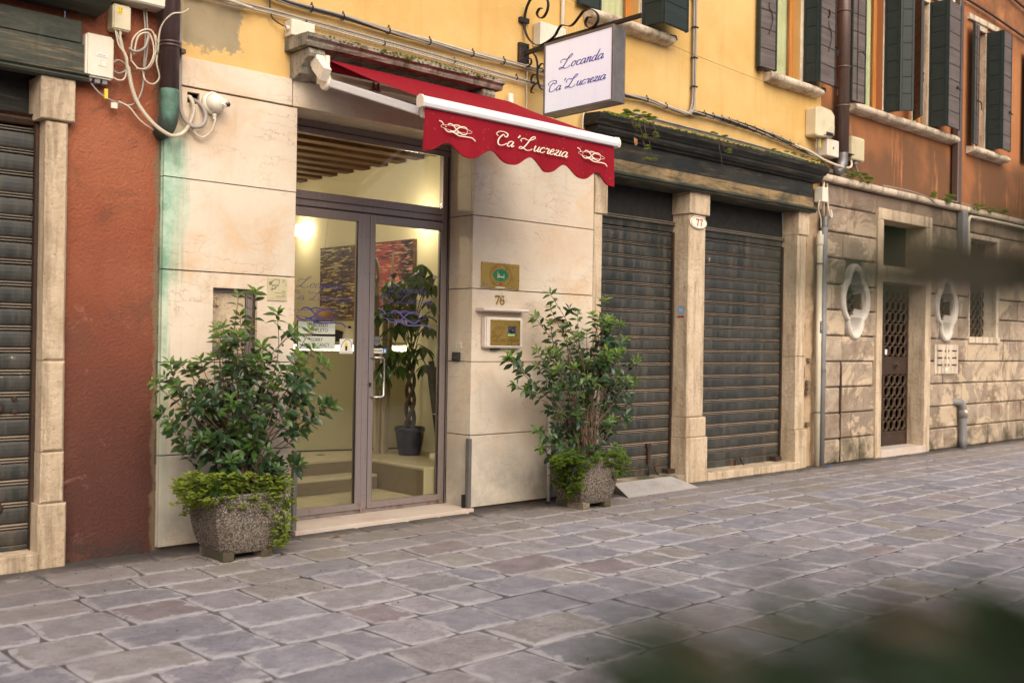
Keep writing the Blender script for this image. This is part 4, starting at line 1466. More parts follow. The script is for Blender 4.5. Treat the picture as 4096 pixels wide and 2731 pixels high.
def build_sign():
    t = thing('hanging_sign', 'white lightbox sign lettered Locanda Ca\' Lucrezia on a scrolled wrought-iron bracket', 'sign', (7.08, 0, 4.45))
    x0, x1, ya, yb, z0, z1 = 7.0, 7.16, -1.222, -.308, 3.845, 4.552
    b = MB().box(x0 + .006, x1 - .006, ya + .004, yb - .004, z0 + .004, z1 - .004)
    bx = part('box', b, 'sign_steel', t, bevel=.003)
    f = MB()
    wd = .024
    for xx, xo in ((x0 - .004, x0 + .012), (x1 - .012, x1 + .004)):
        f.box(xx, xo, ya, ya + wd, z0, z1).box(xx, xo, yb - wd, yb, z0, z1).box(xx, xo, ya + wd, yb - wd, z1 - wd, z1).box(xx, xo, ya + wd, yb - wd, z0, z0 + wd)
    part('edge_trim', f, 'sign_steel', t, bevel=.002)
    for xx in (x0 + .002, x1 - .006):
        part('face_panel', MB().box(xx, xx + .004, ya + wd, yb - wd, z0 + wd, z1 - wd), 'sign_acrylic', t)
    for xx, xd, s, e in ((x0 + .0005, (0, -1, 0), -.50, -.345), (x1 + .0005, (0, 1, 0), -1.06, -1.18)):
        le = MB()
        script_text(le, "Locanda", (xx, s - .03 * xd[1] * -1, 4.262), xd, (0, 0, 1), .52, .12)
        script_text(le, "Ca' Lucrezia", (xx, e, 4.065), xd, (0, 0, 1), .74, .12)
        part('lettering', le, 'sign_ink', t)
    # ironwork
    part('wall_plate', MB().box(6.955, 7.085, -.012, .028, 4.425, 4.625), 'wrought_iron', t, bevel=.003)
    bo = MB()
    for z in (4.455, 4.595):
        for x in (6.975, 7.065):
            bo.sphere((x, -.014, z), (.012, .010, .012), 8, 6)
    part('bolt', bo, 'wrought_iron', t)['kind'] = 'stuff'
    part('support_arm', MB().obox((7.03, -.01, 4.525), (7.03, -.31, 4.53), .035, .04).obox((7.06, -.31, 4.580), (7.06, -1.50, 4.580), .035, .035), 'wrought_iron', t)
    part('wall_plate', MB().box(6.96, 7.08, -.012, .028, 4.83, 4.88), 'wrought_iron', t, bevel=.002)

    def flat(pts, name='scroll', w_=.030, th=.008, k=6, x=7.02):
        P = smoothline([(p[0], p[1], 0) for p in pts], k)
        m = MB()
        n = len(P)
        for i, p in enumerate(P):
            d = (P[min(i + 1, n - 1)] - P[max(i - 1, 0)]).normalized()
            nr = Vector((-d.y, d.x, 0)) * th / 2
            for a, sg in ((-w_ / 2, -1), (w_ / 2, -1), (w_ / 2, 1), (-w_ / 2, 1)):
                m.v.append(Vector((x + a, p.x + nr.x * sg, p.y + nr.y * sg)))
        for i in range(n - 1):
            for q in range(4):
                m.f.append((i * 4 + q, i * 4 + (q + 1) % 4, i * 4 + 4 + (q + 1) % 4, i * 4 + 4 + q)); m.mi.append(0)
        m.f += [(0, 1, 2, 3), (n * 4 - 1, n * 4 - 2, n * 4 - 3, n * 4 - 4)]; m.mi += [0, 0]
        part(name, m, 'wrought_iron', t, clean=True)

    def spiral(cy_, cz, r0, turns, a0, sg=1, n=14):
        return [(cy_ + r0 * (1 - .8 * i / n) * math.cos(a0 + sg * turns * 2 * PI * i / n), cz + r0 * (1 - .8 * i / n) * math.sin(a0 + sg * turns * 2 * PI * i / n)) for i in range(n + 1)]
    big = [(-.81, 4.76), (-.66, 4.66), (-.52, 4.69), (-.42, 4.60), (-.23, 4.56), (-.09, 4.63), (-.01, 4.76), (-.005, 4.90), (-.06, 5.02), (-.16, 5.085), (-.26, 5.06), (-.33, 4.97), (-.33, 4.89), (-.28, 4.83), (-.22, 4.83), (-.18, 4.88), (-.21, 4.92), (-.25, 4.92)]
    flat(big)
    flat([(-.81, 4.76), (-.90, 4.765), (-.99, 4.70), (-1.0, 4.63), (-.94, 4.585), (-.87, 4.60), (-.84, 4.65), (-.87, 4.69), (-.92, 4.68)])
    flat([(-.02, 4.50), (-.10, 4.51), (-.17, 4.46), (-.20, 4.36), (-.20, 4.24), (-.24, 4.14), (-.29, 4.11), (-.33, 4.14), (-.32, 4.19)], w_=.022)
    flat([(-.01, 4.47), (-.02, 4.40), (-.07, 4.38), (-.11, 4.41), (-.10, 4.45), (-.06, 4.46)], w_=.022)
    flat([(-.20, 4.33), (-.25, 4.37), (-.29, 4.36), (-.30, 4.31), (-.27, 4.29)], w_=.02)
    flat([(-.20, 4.27), (-.14, 4.28), (-.11, 4.24), (-.13, 4.20), (-.16, 4.21)], w_=.02)
    flat([(-.22, 4.20), (-.14, 4.17), (-.11, 4.12), (-.15, 4.10)], w_=.02)
    le = MB()
    le.tube(smoothline([(7.04, .02, 4.42), (7.03, -.05, 4.40), (7.03, -.14, 4.36), (7.04, -.22, 4.34), (7.06, -.31, 4.33)], 6), .006, 6)
    part('feed_cable', le, 'cable_cream', t, smooth=True)


build_sign()


# ------------------------------------------------------------------ wall plates, intercom, number
def build_plates():
    # brass rating plate
    t = thing('rating_plate', 'brass plaque with green oval bed emblem above the number 76', 'plaque', (6.745, -.004, 2.155))
    part('plate', MB().box(6.495, 6.995, -.014, -.001, 2.155, 2.402), 'brass', t, bevel=.002)
    y = -.0146
    e = MB(); e.disc((6.743, y, 2.285), .098, (0, -1, 0), 32, ry=.060)
    part('emblem', e, 'green_ink', t)
    e = MB()
    for (a, b) in ((.145, .112), (.138, .106), (.105, .067)):
        e.ribbon([(6.743 + a * math.cos(2 * PI * k / 40), 2.283 + b * math.sin(2 * PI * k / 40)) for k in range(41)], (0, y - .0004, 0), (1, 0, 0), (0, 0, 1), .0022, call=False)
    part('emblem', e, 'brass_dark', t)
    e = MB()
    R1 = lambda a, b, c, d: e.add([(a, y - .0008, c), (b, y - .0008, c), (b, y - .0008, d), (a, y - .0008, d)], [(0, 1, 2, 3)])
    R1(6.697, 6.705, 2.255, 2.322); R1(6.780, 6.788, 2.250, 2.30); R1(6.705, 6.780, 2.262, 2.276)
    e.disc((6.718, y - .0009, 2.288), .010, (0, -1, 0), 12)
    part('emblem', e, 'gold_sign', t)
    e = MB()
    txt = "LOCANDA CA' LUCREZIA"
    for i, ch in enumerate(txt):
        a = math.radians(158 - 136 * i / (len(txt) - 1))
        px, pz = 6.743 + .120 * math.cos(a), 2.283 + .083 * math.sin(a)
        if ch == ' ':
            continue
        tx, tz = math.sin(a) * .120, -math.cos(a) * .083
        L_ = math.hypot(tx, tz); tx /= L_; tz /= L_
        block_text(ch, (px - tx * .006, y - .0008, pz - tz * .006), (tx, 0, tz), (-tz, 0, tx), .014, e)
    for x in (6.732, 6.757):
        e.disc((x, y - .0008, 2.197), .0105, (0, -1, 0), 14, ry=.0125)
    part('lettering', e, 'red_ink', t)
    e = MB()
    R2 = lambda a, b, c, d: e.add([(a, y - .0006, c), (b, y - .0006, c), (b, y - .0006, d), (a, y - .0006, d)], [(0, 1, 2, 3)])
    R2(6.507, 6.530, 2.178, 2.199); R2(6.545, 6.575, 2.190, 2.194)
    block_text('www.veneto.eu', (6.548, y - .0006, 2.170), (1, 0, 0), (0, 0, 1), .006, e, width=.055)
    part('lettering', e, 'blue_ink', t)
    part('label_slip', MB().box(6.672, 6.795, -.017, -.0145, 2.158, 2.172), 'cream_plastic', t)

    # number 76
    t = thing('house_number', 'brass digits 76 screwed to the limestone pier', 'house number', (6.745, -.001, 2.0))
    m = MB()
    def stroke(P, w_, nm):
        P = smoothline([(p[0], p[1], 0) for p in P], 5)
        m = MB()
        n = len(P)
        for i, p in enumerate(P):
            d = (P[min(i + 1, n - 1)] - P[max(i - 1, 0)]).normalized(); nr = Vector((-d.y, d.x, 0)) * w_ / 2
            for sg, yy in ((-1, -.002), (1, -.002), (1, -.010), (-1, -.010)):
                m.v.append(Vector((p.x + nr.x * sg, yy, p.y + nr.y * sg)))
        for i in range(n - 1):
            for q in range(4):
                m.f.append((i * 4 + q, i * 4 + (q + 1) % 4, i * 4 + 4 + (q + 1) % 4, i * 4 + 4 + q)); m.mi.append(0)
        m.f += [(0, 1, 2, 3), (n * 4 - 1, n * 4 - 2, n * 4 - 3, n * 4 - 4)]; m.mi += [0, 0]
        return part(nm, m, 'brass', t, clean=True)
    stroke([(6.688, 2.062), (6.690, 2.080), (6.715, 2.080), (6.738, 2.080), (6.735, 2.074), (6.718, 2.04), (6.700, 2.0)], .013, 'digit')
    stroke([(6.796, 2.068), (6.785, 2.082), (6.768, 2.078), (6.754, 2.050), (6.752, 2.020), (6.764, 2.003), (6.785, 2.003), (6.797, 2.020), (6.790, 2.042), (6.772, 2.046), (6.757, 2.034)], .012, 'digit')

    # intercom with stone hood
    part_t = thing('intercom', 'white stone-cased door intercom with brass front engraved ca\' Lucrezia', 'intercom', (6.75, -.01, 1.57))
    t = part_t
    part('casing', MB().box(6.505, 7.0, -.075, -.001, 1.572, 1.872), 'white_stone', t, bevel=.012, seg=2)
    part('brass_front', MB().box(6.560, 6.955, -.081, -.0755, 1.597, 1.845), 'brass', t, bevel=.002)
    y = -.0818
    sc2 = MB()
    for x in (6.572, 6.943):
        for z in (1.609, 1.833):
            sc2.lathe([(.006, 0), (.004, -.003), (0, -.003)], (x, -.0812, z), 8, axis='y')
    part('screw', sc2, 'brass_dark', t)['kind'] = 'stuff'
    part('camera_module', MB().box(6.775, 6.895, -.090, -.0812, 1.685, 1.790), 'steel', t, bevel=.002)
    part('lens', MB().sphere((6.833, -.098, 1.738), (.023, .018, .023), 14, 10), 'window_dark', t, smooth=True)
    part('lens_plate', MB().box(6.800, 6.866, -.0915, -.0903, 1.720, 1.757), 'cable_black', t)
    gr = MB()
    for i in range(12):
        for j in range(3):
            gr.box(6.785 + i * .0085, 6.789 + i * .0085, -.0912, -.0903, 1.768 + j * .006, 1.7705 + j * .006)
    part('speaker_grille', gr, 'black_ink', t)['kind'] = 'stuff'
    part('name_window', MB().box(6.778, 6.866, -.0925, -.0903, 1.688, 1.712), 'lcd_green', t)
    part('call_button', MB().sphere((6.881, -.092, 1.700), (.008, .005, .008), 8, 6), 'steel', t)
    le = MB()
    script_text(le, "ca", (6.615, y, 1.755), (1, 0, 0), (0, 0, 1), .07, .07)
    script_text(le, "Lucrezia", (6.605, y, 1.635), (1, 0, 0), (0, 0, 1), .30, .09)
    part('engraving', le, 'brass_dark', t)
    part('cable_stub', MB().box(6.62, 6.72, -.045, -.012, 1.552, 1.571), 'cable_black', t)
    t2 = thing('stone_hood', 'small white stone shelf shading the intercom', 'stone shelf', (6.72, -.06, 1.92))
    prof = [(-.002, 1.925), (-.10, 1.923), (-.118, 1.928), (-.125, 1.940), (-.118, 1.952), (-.10, 1.957), (-.002, 1.957)]
    part('slab', MB().prism(prof, 6.435, 7.035), 'white_stone', t2, bevel=.002)

    # small things on the door reveal (plane x = 6.389)
    t = thing('card_reader', 'small black card reader on the door reveal under a white notice', 'card reader', (6.38, .205, 1.44))
    part('housing', MB().box(6.352, 6.388, .155, .255, 1.442, 1.525), 'cable_black', t, bevel=.006)
    part('key_slot', MB().box(6.350, 6.352, .18, .23, 1.47, 1.475), 'grey_metal', t)
    t = thing('notice', 'little white handwritten notice above the black card reader', 'notice', (6.386, .19, 1.56))
    part('sheet', MB().box(6.384, 6.3885, .145, .222, 1.562, 1.622), 'paper', t)
    e = MB()
    block_text('MAIN', (6.3832, .210, 1.605), (0, -1, 0), (0, 0, 1), .007, e, width=.03)
    block_text('ENTRANCE', (6.3832, .210, 1.590), (0, -1, 0), (0, 0, 1), .007, e, width=.055)
    block_text('CARD', (6.3832, .205, 1.573), (0, -1, 0), (0, 0, 1), .008, e, width=.035)
    part('lettering', e, 'black_ink', t)

    # CCTV notice
    t = thing('surveillance_sign', 'square gold plaque with camera drawing and CCTV SURVEILLANCE text left of the door', 'sign', (4.28, -.004, 1.94))
    part('plate', MB().box(4.192, 4.372, -.009, -.001, 1.94, 2.125), 'gold_sign', t, bevel=.001)
    y = -.0096
    e = MB()
    def ln(P, w_=.0035, cl=False):
        if cl: P = P + [P[0]]
        e.ribbon(P, (0, y, 0), (1, 0, 0), (0, 0, 1), w_, call=False)
    ln([(4.232, 2.095), (4.262, 2.114), (4.292, 2.114), (4.300, 2.105), (4.300, 2.082), (4.288, 2.070), (4.232, 2.064)], cl=True)
    ln([(4.218 + .011 * math.cos(2 * PI * k / 14), 2.080 + .015 * math.sin(2 * PI * k / 14)) for k in range(15)])
    ln([(4.218 + .005 * math.cos(2 * PI * k / 10), 2.080 + .008 * math.sin(2 * PI * k / 10)) for k in range(11)])
    ln([(4.232, 2.060), (4.262, 2.054), (4.295, 2.062)]); ln([(4.270, 2.054), (4.262, 2.036), (4.235, 2.034)], .006)
    ln([(4.232 + .009 * math.cos(2 * PI * k / 12), 2.032 + .010 * math.sin(2 * PI * k / 12)) for k in range(13)])
    for i in range(3):
        ln([(4.325, 2.108 - i * .008), (4.338, 2.111 - i * .008), (4.355, 2.106 - i * .008)], .0015)
    block_text('AREA', (4.322, y, 2.013), (1, 0, 0), (0, 0, 1), .011, e, width=.037)
    block_text('VIDEOSORVEGLIATA', (4.258, y, 1.999), (1, 0, 0), (0, 0, 1), .008, e, width=.101)
    block_text('CCTV', (4.324, y, 1.982), (1, 0, 0), (0, 0, 1), .009, e, width=.035)
    block_text('SURVEILLANCE', (4.270, y, 1.969), (1, 0, 0), (0, 0, 1), .010, e, width=.089)
    block_text('La registrazione e effettuata', (4.212, y, 1.957), (1, 0, 0), (0, 0, 1), .004, e, width=.148)
    part('print', e, 'black_ink', t)

    # hanging no-vacancy boards behind the left pane
    for z0, lines, lab, wds in ((1.672, ('SPIACENTI', 'COMPLETO'), 'white board reading SPIACENTI COMPLETO hung inside the left door pane', (.215, .22)),
                                (1.540, ('SORRY', 'NO VACANCY'), 'white board reading SORRY NO VACANCY, lower of the two boards inside the left door pane', (.12, .26))):
        t = thing('notice_board', lab, 'sign', (4.945, .455, z0), group='no-vacancy boards inside the glass door')
        part('frame', MB().box(4.748, 5.142, .446, .454, z0, z0 + .120), 'cable_black', t)
        part('card', MB().box(4.754, 5.136, .442, .4455, z0 + .005, z0 + .115), 'card_white', t)
        e = MB()
        for li, (tx, wd) in enumerate(zip(lines, wds)):
            block_text(tx, (4.945 - wd / 2, .4405, z0 + .068 - li * .046), (1, 0, 0), (0, 0, 1), .034, e, width=wd)
        part('lettering', e, 'black_ink', t)
        if z0 > 1.6:
            cl = MB().box(4.905, 4.955, .436, .441, 1.775, 1.803)
            cl.tube([(4.915, .438, 1.80), (4.910, .438, 1.825), (4.925, .438, 1.830), (4.925, .438, 1.80)], .002, 5)
            part('clip', cl, 'cable_black', t)
            part('hanging_wire', MB().tube([(4.93, .448, 1.79), (5.00, .45, 2.3), (5.06, .452, 2.78)], .0012, 4), 'cable_black', t)


build_plates()


# ------------------------------------------------------------------ shop 77
def build_shop():
    h = YH
    A = 'pilaster_stone'
    # left pilaster
    part('pilaster_cap', rough_block(8.09, 8.285, -.02, .24, 3.03, 3.45, .004, 11), A, h)
    part('pilaster_block', rough_block(8.09, 8.225, .0, .24, 1.6, 3.026, .004, 12), A, h)
    part('pilaster_block', rough_block(8.09, 8.226, .0, .24, .362, 1.596, .005, 13), A, h)
    part('pilaster_base', rough_block(8.09, 8.25, -.015, .24, -.01, .358, .005, 14), A, h)
    # centre column
    part('pilaster_cap', rough_block(9.715, 10.105, -.03, .24, 3.185, 3.45, .005, 15), A, h)
    part('pilaster_block', rough_block(9.735, 10.055, -.006, .24, .775, 3.181, .004, 16, cham=.012), A, h)
    part('pilaster_block', rough_block(9.725, 10.10, -.02, .24, .534, .770, .005, 17, cham=.012), A, h)
    part('pilaster_base', rough_block(9.72, 10.125, -.03, .24, -.01, .530, .006, 18, cham=.012), A, h)
    # right pilaster
    part('pilaster_cap', rough_block(12.085, 12.345, -.02, .24, 3.13, 3.45, .006, 19), A, h)
    part('pilaster_block', rough_block(12.085, 12.30, .0, .24, 1.5, 3.126, .008, 20), A, h)
    part('pilaster_block', rough_block(12.085, 12.305, .0, .24, .520, 1.496, .006, 21), A, h)
    part('pilaster_base', rough_block(12.075, 12.355, -.02, .24, -.01, .516, .006, 22), A, h)
    # crumbling strip beside it
    mb = MB()
    vs_ = []
    nx, nz = 5, 34
    for j in range(nz + 1):
        for i in range(nx + 1):
            x = 12.34 + .42 * i / nx; z = 3.8 * j / nz
            vs_.append((x, .035 + noise.noise(Vector((x * 6, z * 3.5, 2))) * .045, z))
    mb.add(vs_, [(j * (nx + 1) + i, j * (nx + 1) + i + 1, (j + 1) * (nx + 1) + i + 1, (j + 1) * (nx + 1) + i) for j in range(nz) for i in range(nx)])
    part('plaster_wall', mb, 'crumbled_plaster', h)
    for z in (.55, .98, 1.05, 1.12, 1.42):
        part('brick', MB().box(12.37 + rnd.uniform(0, .03), 12.44 + rnd.uniform(0, .04), -.01, .06, z, z + .055), 'red_plaster', h, bevel=.006)
    # recess behind
    part('recess_wall', MB().box(8.22, 12.09, .245, .27, 3.10, 3.60), 'recess_shade', h)['label'] = 'wall above the rolling shutters, its shade painted in black'
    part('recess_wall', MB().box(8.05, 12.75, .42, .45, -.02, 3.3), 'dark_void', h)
    for i, (a, b) in enumerate(((8.225, 9.73), (10.06, 12.08))):
        part('shutter_rail', MB().prism([(.24, 2.975), (.225, 3.04), (.200, 3.048), (.195, 3.060), (.205, 3.068), (.193, 3.080), (.205, 3.092), (.24, 3.10)], a, b), 'shutter_paint', h)
        rs = roller_shutter(h, a, b, .25, .095 if i == 0 else .085, 2.965)
        rs['label'] = 'narrower dark rolling shutter left of the number 77 column' if i == 0 else 'wider dark rolling shutter right of the number 77 column'
        part('shutter_guide', MB().box(b - .025, b + .0, .205, .235, .10, 2.97).box(a, a + .02, .205, .235, .10, 2.97), 'rusty_iron', h)
    # locks and pulls
    lk = MB()
    part('hasp', lk.box(9.28, 9.36, .205, .236, .43, .47).box(9.295, 9.345, .20, .232, .24, .43), 'rusty_iron', h, bevel=.003)
    for x in (9.59, 10.20, 11.86):
        part('floor_bolt', MB().box(x, x + .14, .14, .236, .102, .155), 'rusty_iron', h, bevel=.003)
    for x in (11.08, 9.36):
        hd = MB().tube([(x - .06, .20, .10), (x - .06, .19, .17), (x - .02, .185, .205), (x + .03, .185, .20), (x + .06, .19, .15), (x + .09, .17, .10)], .011, 8)
        part('pull_handle', hd, 'rusty_iron', h, smooth=True)
    # sills
    part('door_step', rough_block(10.127, 12.17, -.045, .30, -.01, .092, .003, 23, cham=.006), 'pilaster_stone', h)
    part('door_step', rough_block(8.25, 9.718, -.01, .30, -.01, .100, .003, 24, cham=.006), 'rusticated_stone', h)
    # timber header
    part('header_moulding', MB().prism([(.24, 3.435), (-.075, 3.440), (-.095, 3.452), (-.080, 3.462), (-.105, 3.474), (-.110, 3.486), (-.085, 3.496), (-.085, 3.508), (.24, 3.508)], 8.09, 12.39), 'green_header_wood', h)
    part('header_board', MB().box(8.09, 12.36, -.062, .24, 3.511, 3.638), 'pale_header_wood', h, bevel=.003)
    part('header_board', MB().box(8.09, 12.36, -.055, .24, 3.641, 3.84), 'dark_header_wood', h, bevel=.003)
    part('header_cornice', MB().prism([(.03, 3.842), (-.085, 3.842), (-.10, 3.862), (-.13, 3.875), (-.155, 3.905), (-.16, 3.935), (-.145, 3.940), (.03, 3.940)], 7.955, 12.44), 'dark_header_wood', h)
    part('header_cornice', MB().prism([(.03, 3.943), (-.165, 3.943), (-.180, 3.965), (-.215, 4.00), (-.225, 4.045), (-.215, 4.06), (.03, 4.075)], 7.92, 12.49), 'dark_header_wood', h)
    mo = MB(); r = random.Random(4)
    for k in range(900):
        x = r.choice((r.uniform(8.0, 8.8), r.uniform(8.0, 12.45)))
        s = r.uniform(.008, .022)
        mo.sphere((x, -.195 + r.uniform(-.03, .08), 4.062 + r.uniform(-.012, .012)), (s * 1.3, s, s * .7), 6, 4)
    o = part('moss', mo, 'moss', h); o['kind'] = 'stuff'

    t = thing('number_plate', 'oval white enamel plate with number 77 on the middle column', 'house number', (9.90, -.02, 3.0))
    m = MB().lathe([(1, 0), (1, -.8), (.95, -1.2), (0, -1.5)], (0, 0, 0), 32, axis='y')
    m.v = [Vector((9.895 + v.x * .165, -.012 + v.y * .010, 3.085 + v.z * .080)) for v in m.v]
    part('plate', m, 'white_enamel', t, smooth=False)
    e = MB()
    e.ribbon([(9.895 + .152 * math.cos(2 * PI * k / 36), 3.085 + .070 * math.sin(2 * PI * k / 36)) for k in range(37)], (0, -.0285, 0), (1, 0, 0), (0, 0, 1), .005, call=False)
    part('rim_line', e, 'black_ink', t)
    e = MB()
    for x in (9.835, 9.905):
        e.ribbon([(x, 3.125), (x + .055, 3.122)], (0, -.0295, 0), (1, 0, 0), (0, 0, 1), .013, call=False)
        e.ribbon([(x + .001, 3.130), (x + .004, 3.112)], (0, -.0299, 0), (1, 0, 0), (0, 0, 1), .006, call=False)
        e.ribbon([(x + .050, 3.125), (x + .034, 3.088), (x + .026, 3.045)], (0, -.0297, 0), (1, 0, 0), (0, 0, 1), .014, call=False)
    part('numerals', e, 'red_ink', t)
    t = thing('sticker', 'faded blue round sticker on the side of the column numbered 77', 'sticker', (9.73, .10, 2.0))
    part('disc', MB().disc((9.7325, .10, 2.04), .055, (-1, 0, 0), 20), 'sky_blue_sticker', t)
    e = MB(); block_text('N', (9.7315, .125, 2.02), (0, -1, 0), (0, 0, 1), .045, e)
    part('print', e, 'paper', t)
    part('caption', MB().box(9.731, 9.7335, .05, .15, 1.955, 1.975), 'red_ink', t)

    t = thing('metal_ramp', 'grey chequer-plate ramp leaning on the step of the narrower shutter', 'ramp', (8.95, -.2, 0))
    m = MB()
    a = [(8.28, -.38, .006), (9.53, -.36, .006), (9.44, -.02, .104), (8.45, -.02, .104)]
    nn = Vector((0, -.29, .957))
    m.add([Vector(p) for p in a] + [Vector(p) - nn * .006 for p in a], [(0, 1, 2, 3), (7, 6, 5, 4), (0, 4, 5, 1), (1, 5, 6, 2), (2, 6, 7, 3), (3, 7, 4, 0)])
    part('plate', m, 'aluminium_plate', t)
    part('side_rib', MB().add([(8.28, -.372, .0), (8.45, -.02, .0), (8.45, -.02, .095), (8.29, -.372, .0), (8.46, -.02, .0), (8.46, -.02, .095)], [(0, 1, 2), (5, 4, 3)]), 'grey_metal', t)
    m = MB()
    for i in range(38):
        for j in range(10):
            u, v = (i + .5) / 38, (j + .5) / 10
            p = Vector(a[0]) * (1 - u) * (1 - v) + Vector(a[1]) * u * (1 - v) + Vector(a[2]) * u * v + Vector(a[3]) * (1 - u) * v
            d = Vector((.012, .009, .0026)) if (i + j) % 2 else Vector((.012, -.009, -.0026))
            m.tube([p - d, p, p + d], .0028, 4)
    part('tread_ridges', m, 'aluminium_plate', t)['kind'] = 'stuff'


build_shop()


# ------------------------------------------------------------------ windows of the yellow house
def build_yellow_windows():
    h = YH
    shuttered_window(h, 8.14, 8.80, 5.18, 7.12, left=((7.76, -.03), (8.10, -.03)), right=((8.86, .015), (8.88, -.26), (9.36, -.22)), mats=('shutter_green', 'shutter_green', 'shutter_green'), straps=('knob', None, 'heart'))
    sill(h, 7.90, 9.30, 5.055, 5.175, .13)
    shuttered_window(h, 11.46, 12.12, 5.16, 7.12, left=((11.05, -.03), (11.42, -.05)), right=((12.20, .015), (12.22, -.19), (12.66, -.17)), mats=('shutter_brown', 'shutter_green', 'shutter_brown'), straps=('heart', None, 'heart'))
    sill(h, 11.26, 12.52, 5.02, 5.145, .13)
    k = MB()
    for x, z in ((11.12, 5.15), (12.55, 5.14), (9.3, 5.16)):
        k.tube([(x - .08, -.10, z), (x + .06, -.07, z - .02), (x + .06, -.05, z + .03)], .012, 6).box(x - .02, x + .04, -.09, .02, z - .015, z + .015)
    for z in (5.18, 5.72):
        k.tube([(12.64, -.20, z), (12.80, -.14, z + .01)], .014, 6).tube([(12.79, -.14, z + .02), (12.79, -.14, z - .10)], .01, 6)
    part('shutter_catch', k, 'wrought_iron', h, smooth=False)


build_yellow_windows()


# ------------------------------------------------------------------ orange house
OH = thing('orange_house', 'orange plastered house on a rusticated stone ground floor at the right', 'house', (16.5, .1, 0))


def quatre(cx, cz, rx, rz, k):
    """outline of an upright quatrefoil as 2-D points; k scales the lobes"""
    pts = []
    for i in range(64):
        a = 2 * PI * i / 64 + PI / 64
        c, s = math.cos(a), math.sin(a)
        best = 0
        for (lx, lz, ex, ez) in ((0, .52, .56, .48), (0, -.52, .56, .48), (.28, .04, .72, .60), (-.28, .04, .72, .60)):
            # ray-ellipse far intersection, ellipse centre (lx,lz), radii (ex,ez)
            A = (c / ex) ** 2 + (s / ez) ** 2
            B = -2 * (c * lx / ex ** 2 + s * lz / ez ** 2)
            C = (lx / ex) ** 2 + (lz / ez) ** 2 - 1
            D = B * B - 4 * A * C
            if D >= 0:
                best = max(best, (-B + math.sqrt(D)) / (2 * A))
        pts.append((cx + c * best * rx * k, cz + s * best * rz * k))
    return pts


def ring_grille(parent, x0, x1, z0, z1, y, r=.080, inside=None, name='grille'):
    hub = bpy.data.objects.new(name, None); COL.objects.link(hub)
    place(hub, ((x0 + x1) / 2, y, z0), parent)
    me = None
    nx = max(1, int((x1 - x0) / (2 * r))); nz = max(1, int((z1 - z0) / (2 * r)))
    px, pz = (x1 - x0) / nx, (z1 - z0) / nz
    m = MB()
    N = 16
    for yy in (-.014, .014):
        for rr in (r - .004, r - .012):
            for k in range(N):
                m.v.append(Vector((rr * math.cos(2 * PI * k / N), yy, rr * math.sin(2 * PI * k / N))))
    for k in range(N):
        k2 = (k + 1) % N
        m.f += [(k, k2, N + k2, N + k), (2 * N + k, 3 * N + k, 3 * N + k2, 2 * N + k2), (k, 2 * N + k, 2 * N + k2, k2), (N + k, N + k2, 3 * N + k2, 3 * N + k)]
    m.mi = [0] * len(m.f)
    for i in range(nx):
        for j in range(nz):
            cx, cz = x0 + px * (i + .5), z0 + pz * (j + .5)
            if inside and not inside(cx, cz):
                continue
            if me is None:
                o = m.build('ring', 'ring_iron', hub, origin=(0, 0, 0)); me = o.data
            else:
                o = bpy.data.objects.new('ring', me); COL.objects.link(o)
            place(o, (cx, y, cz), hub)
    return hub


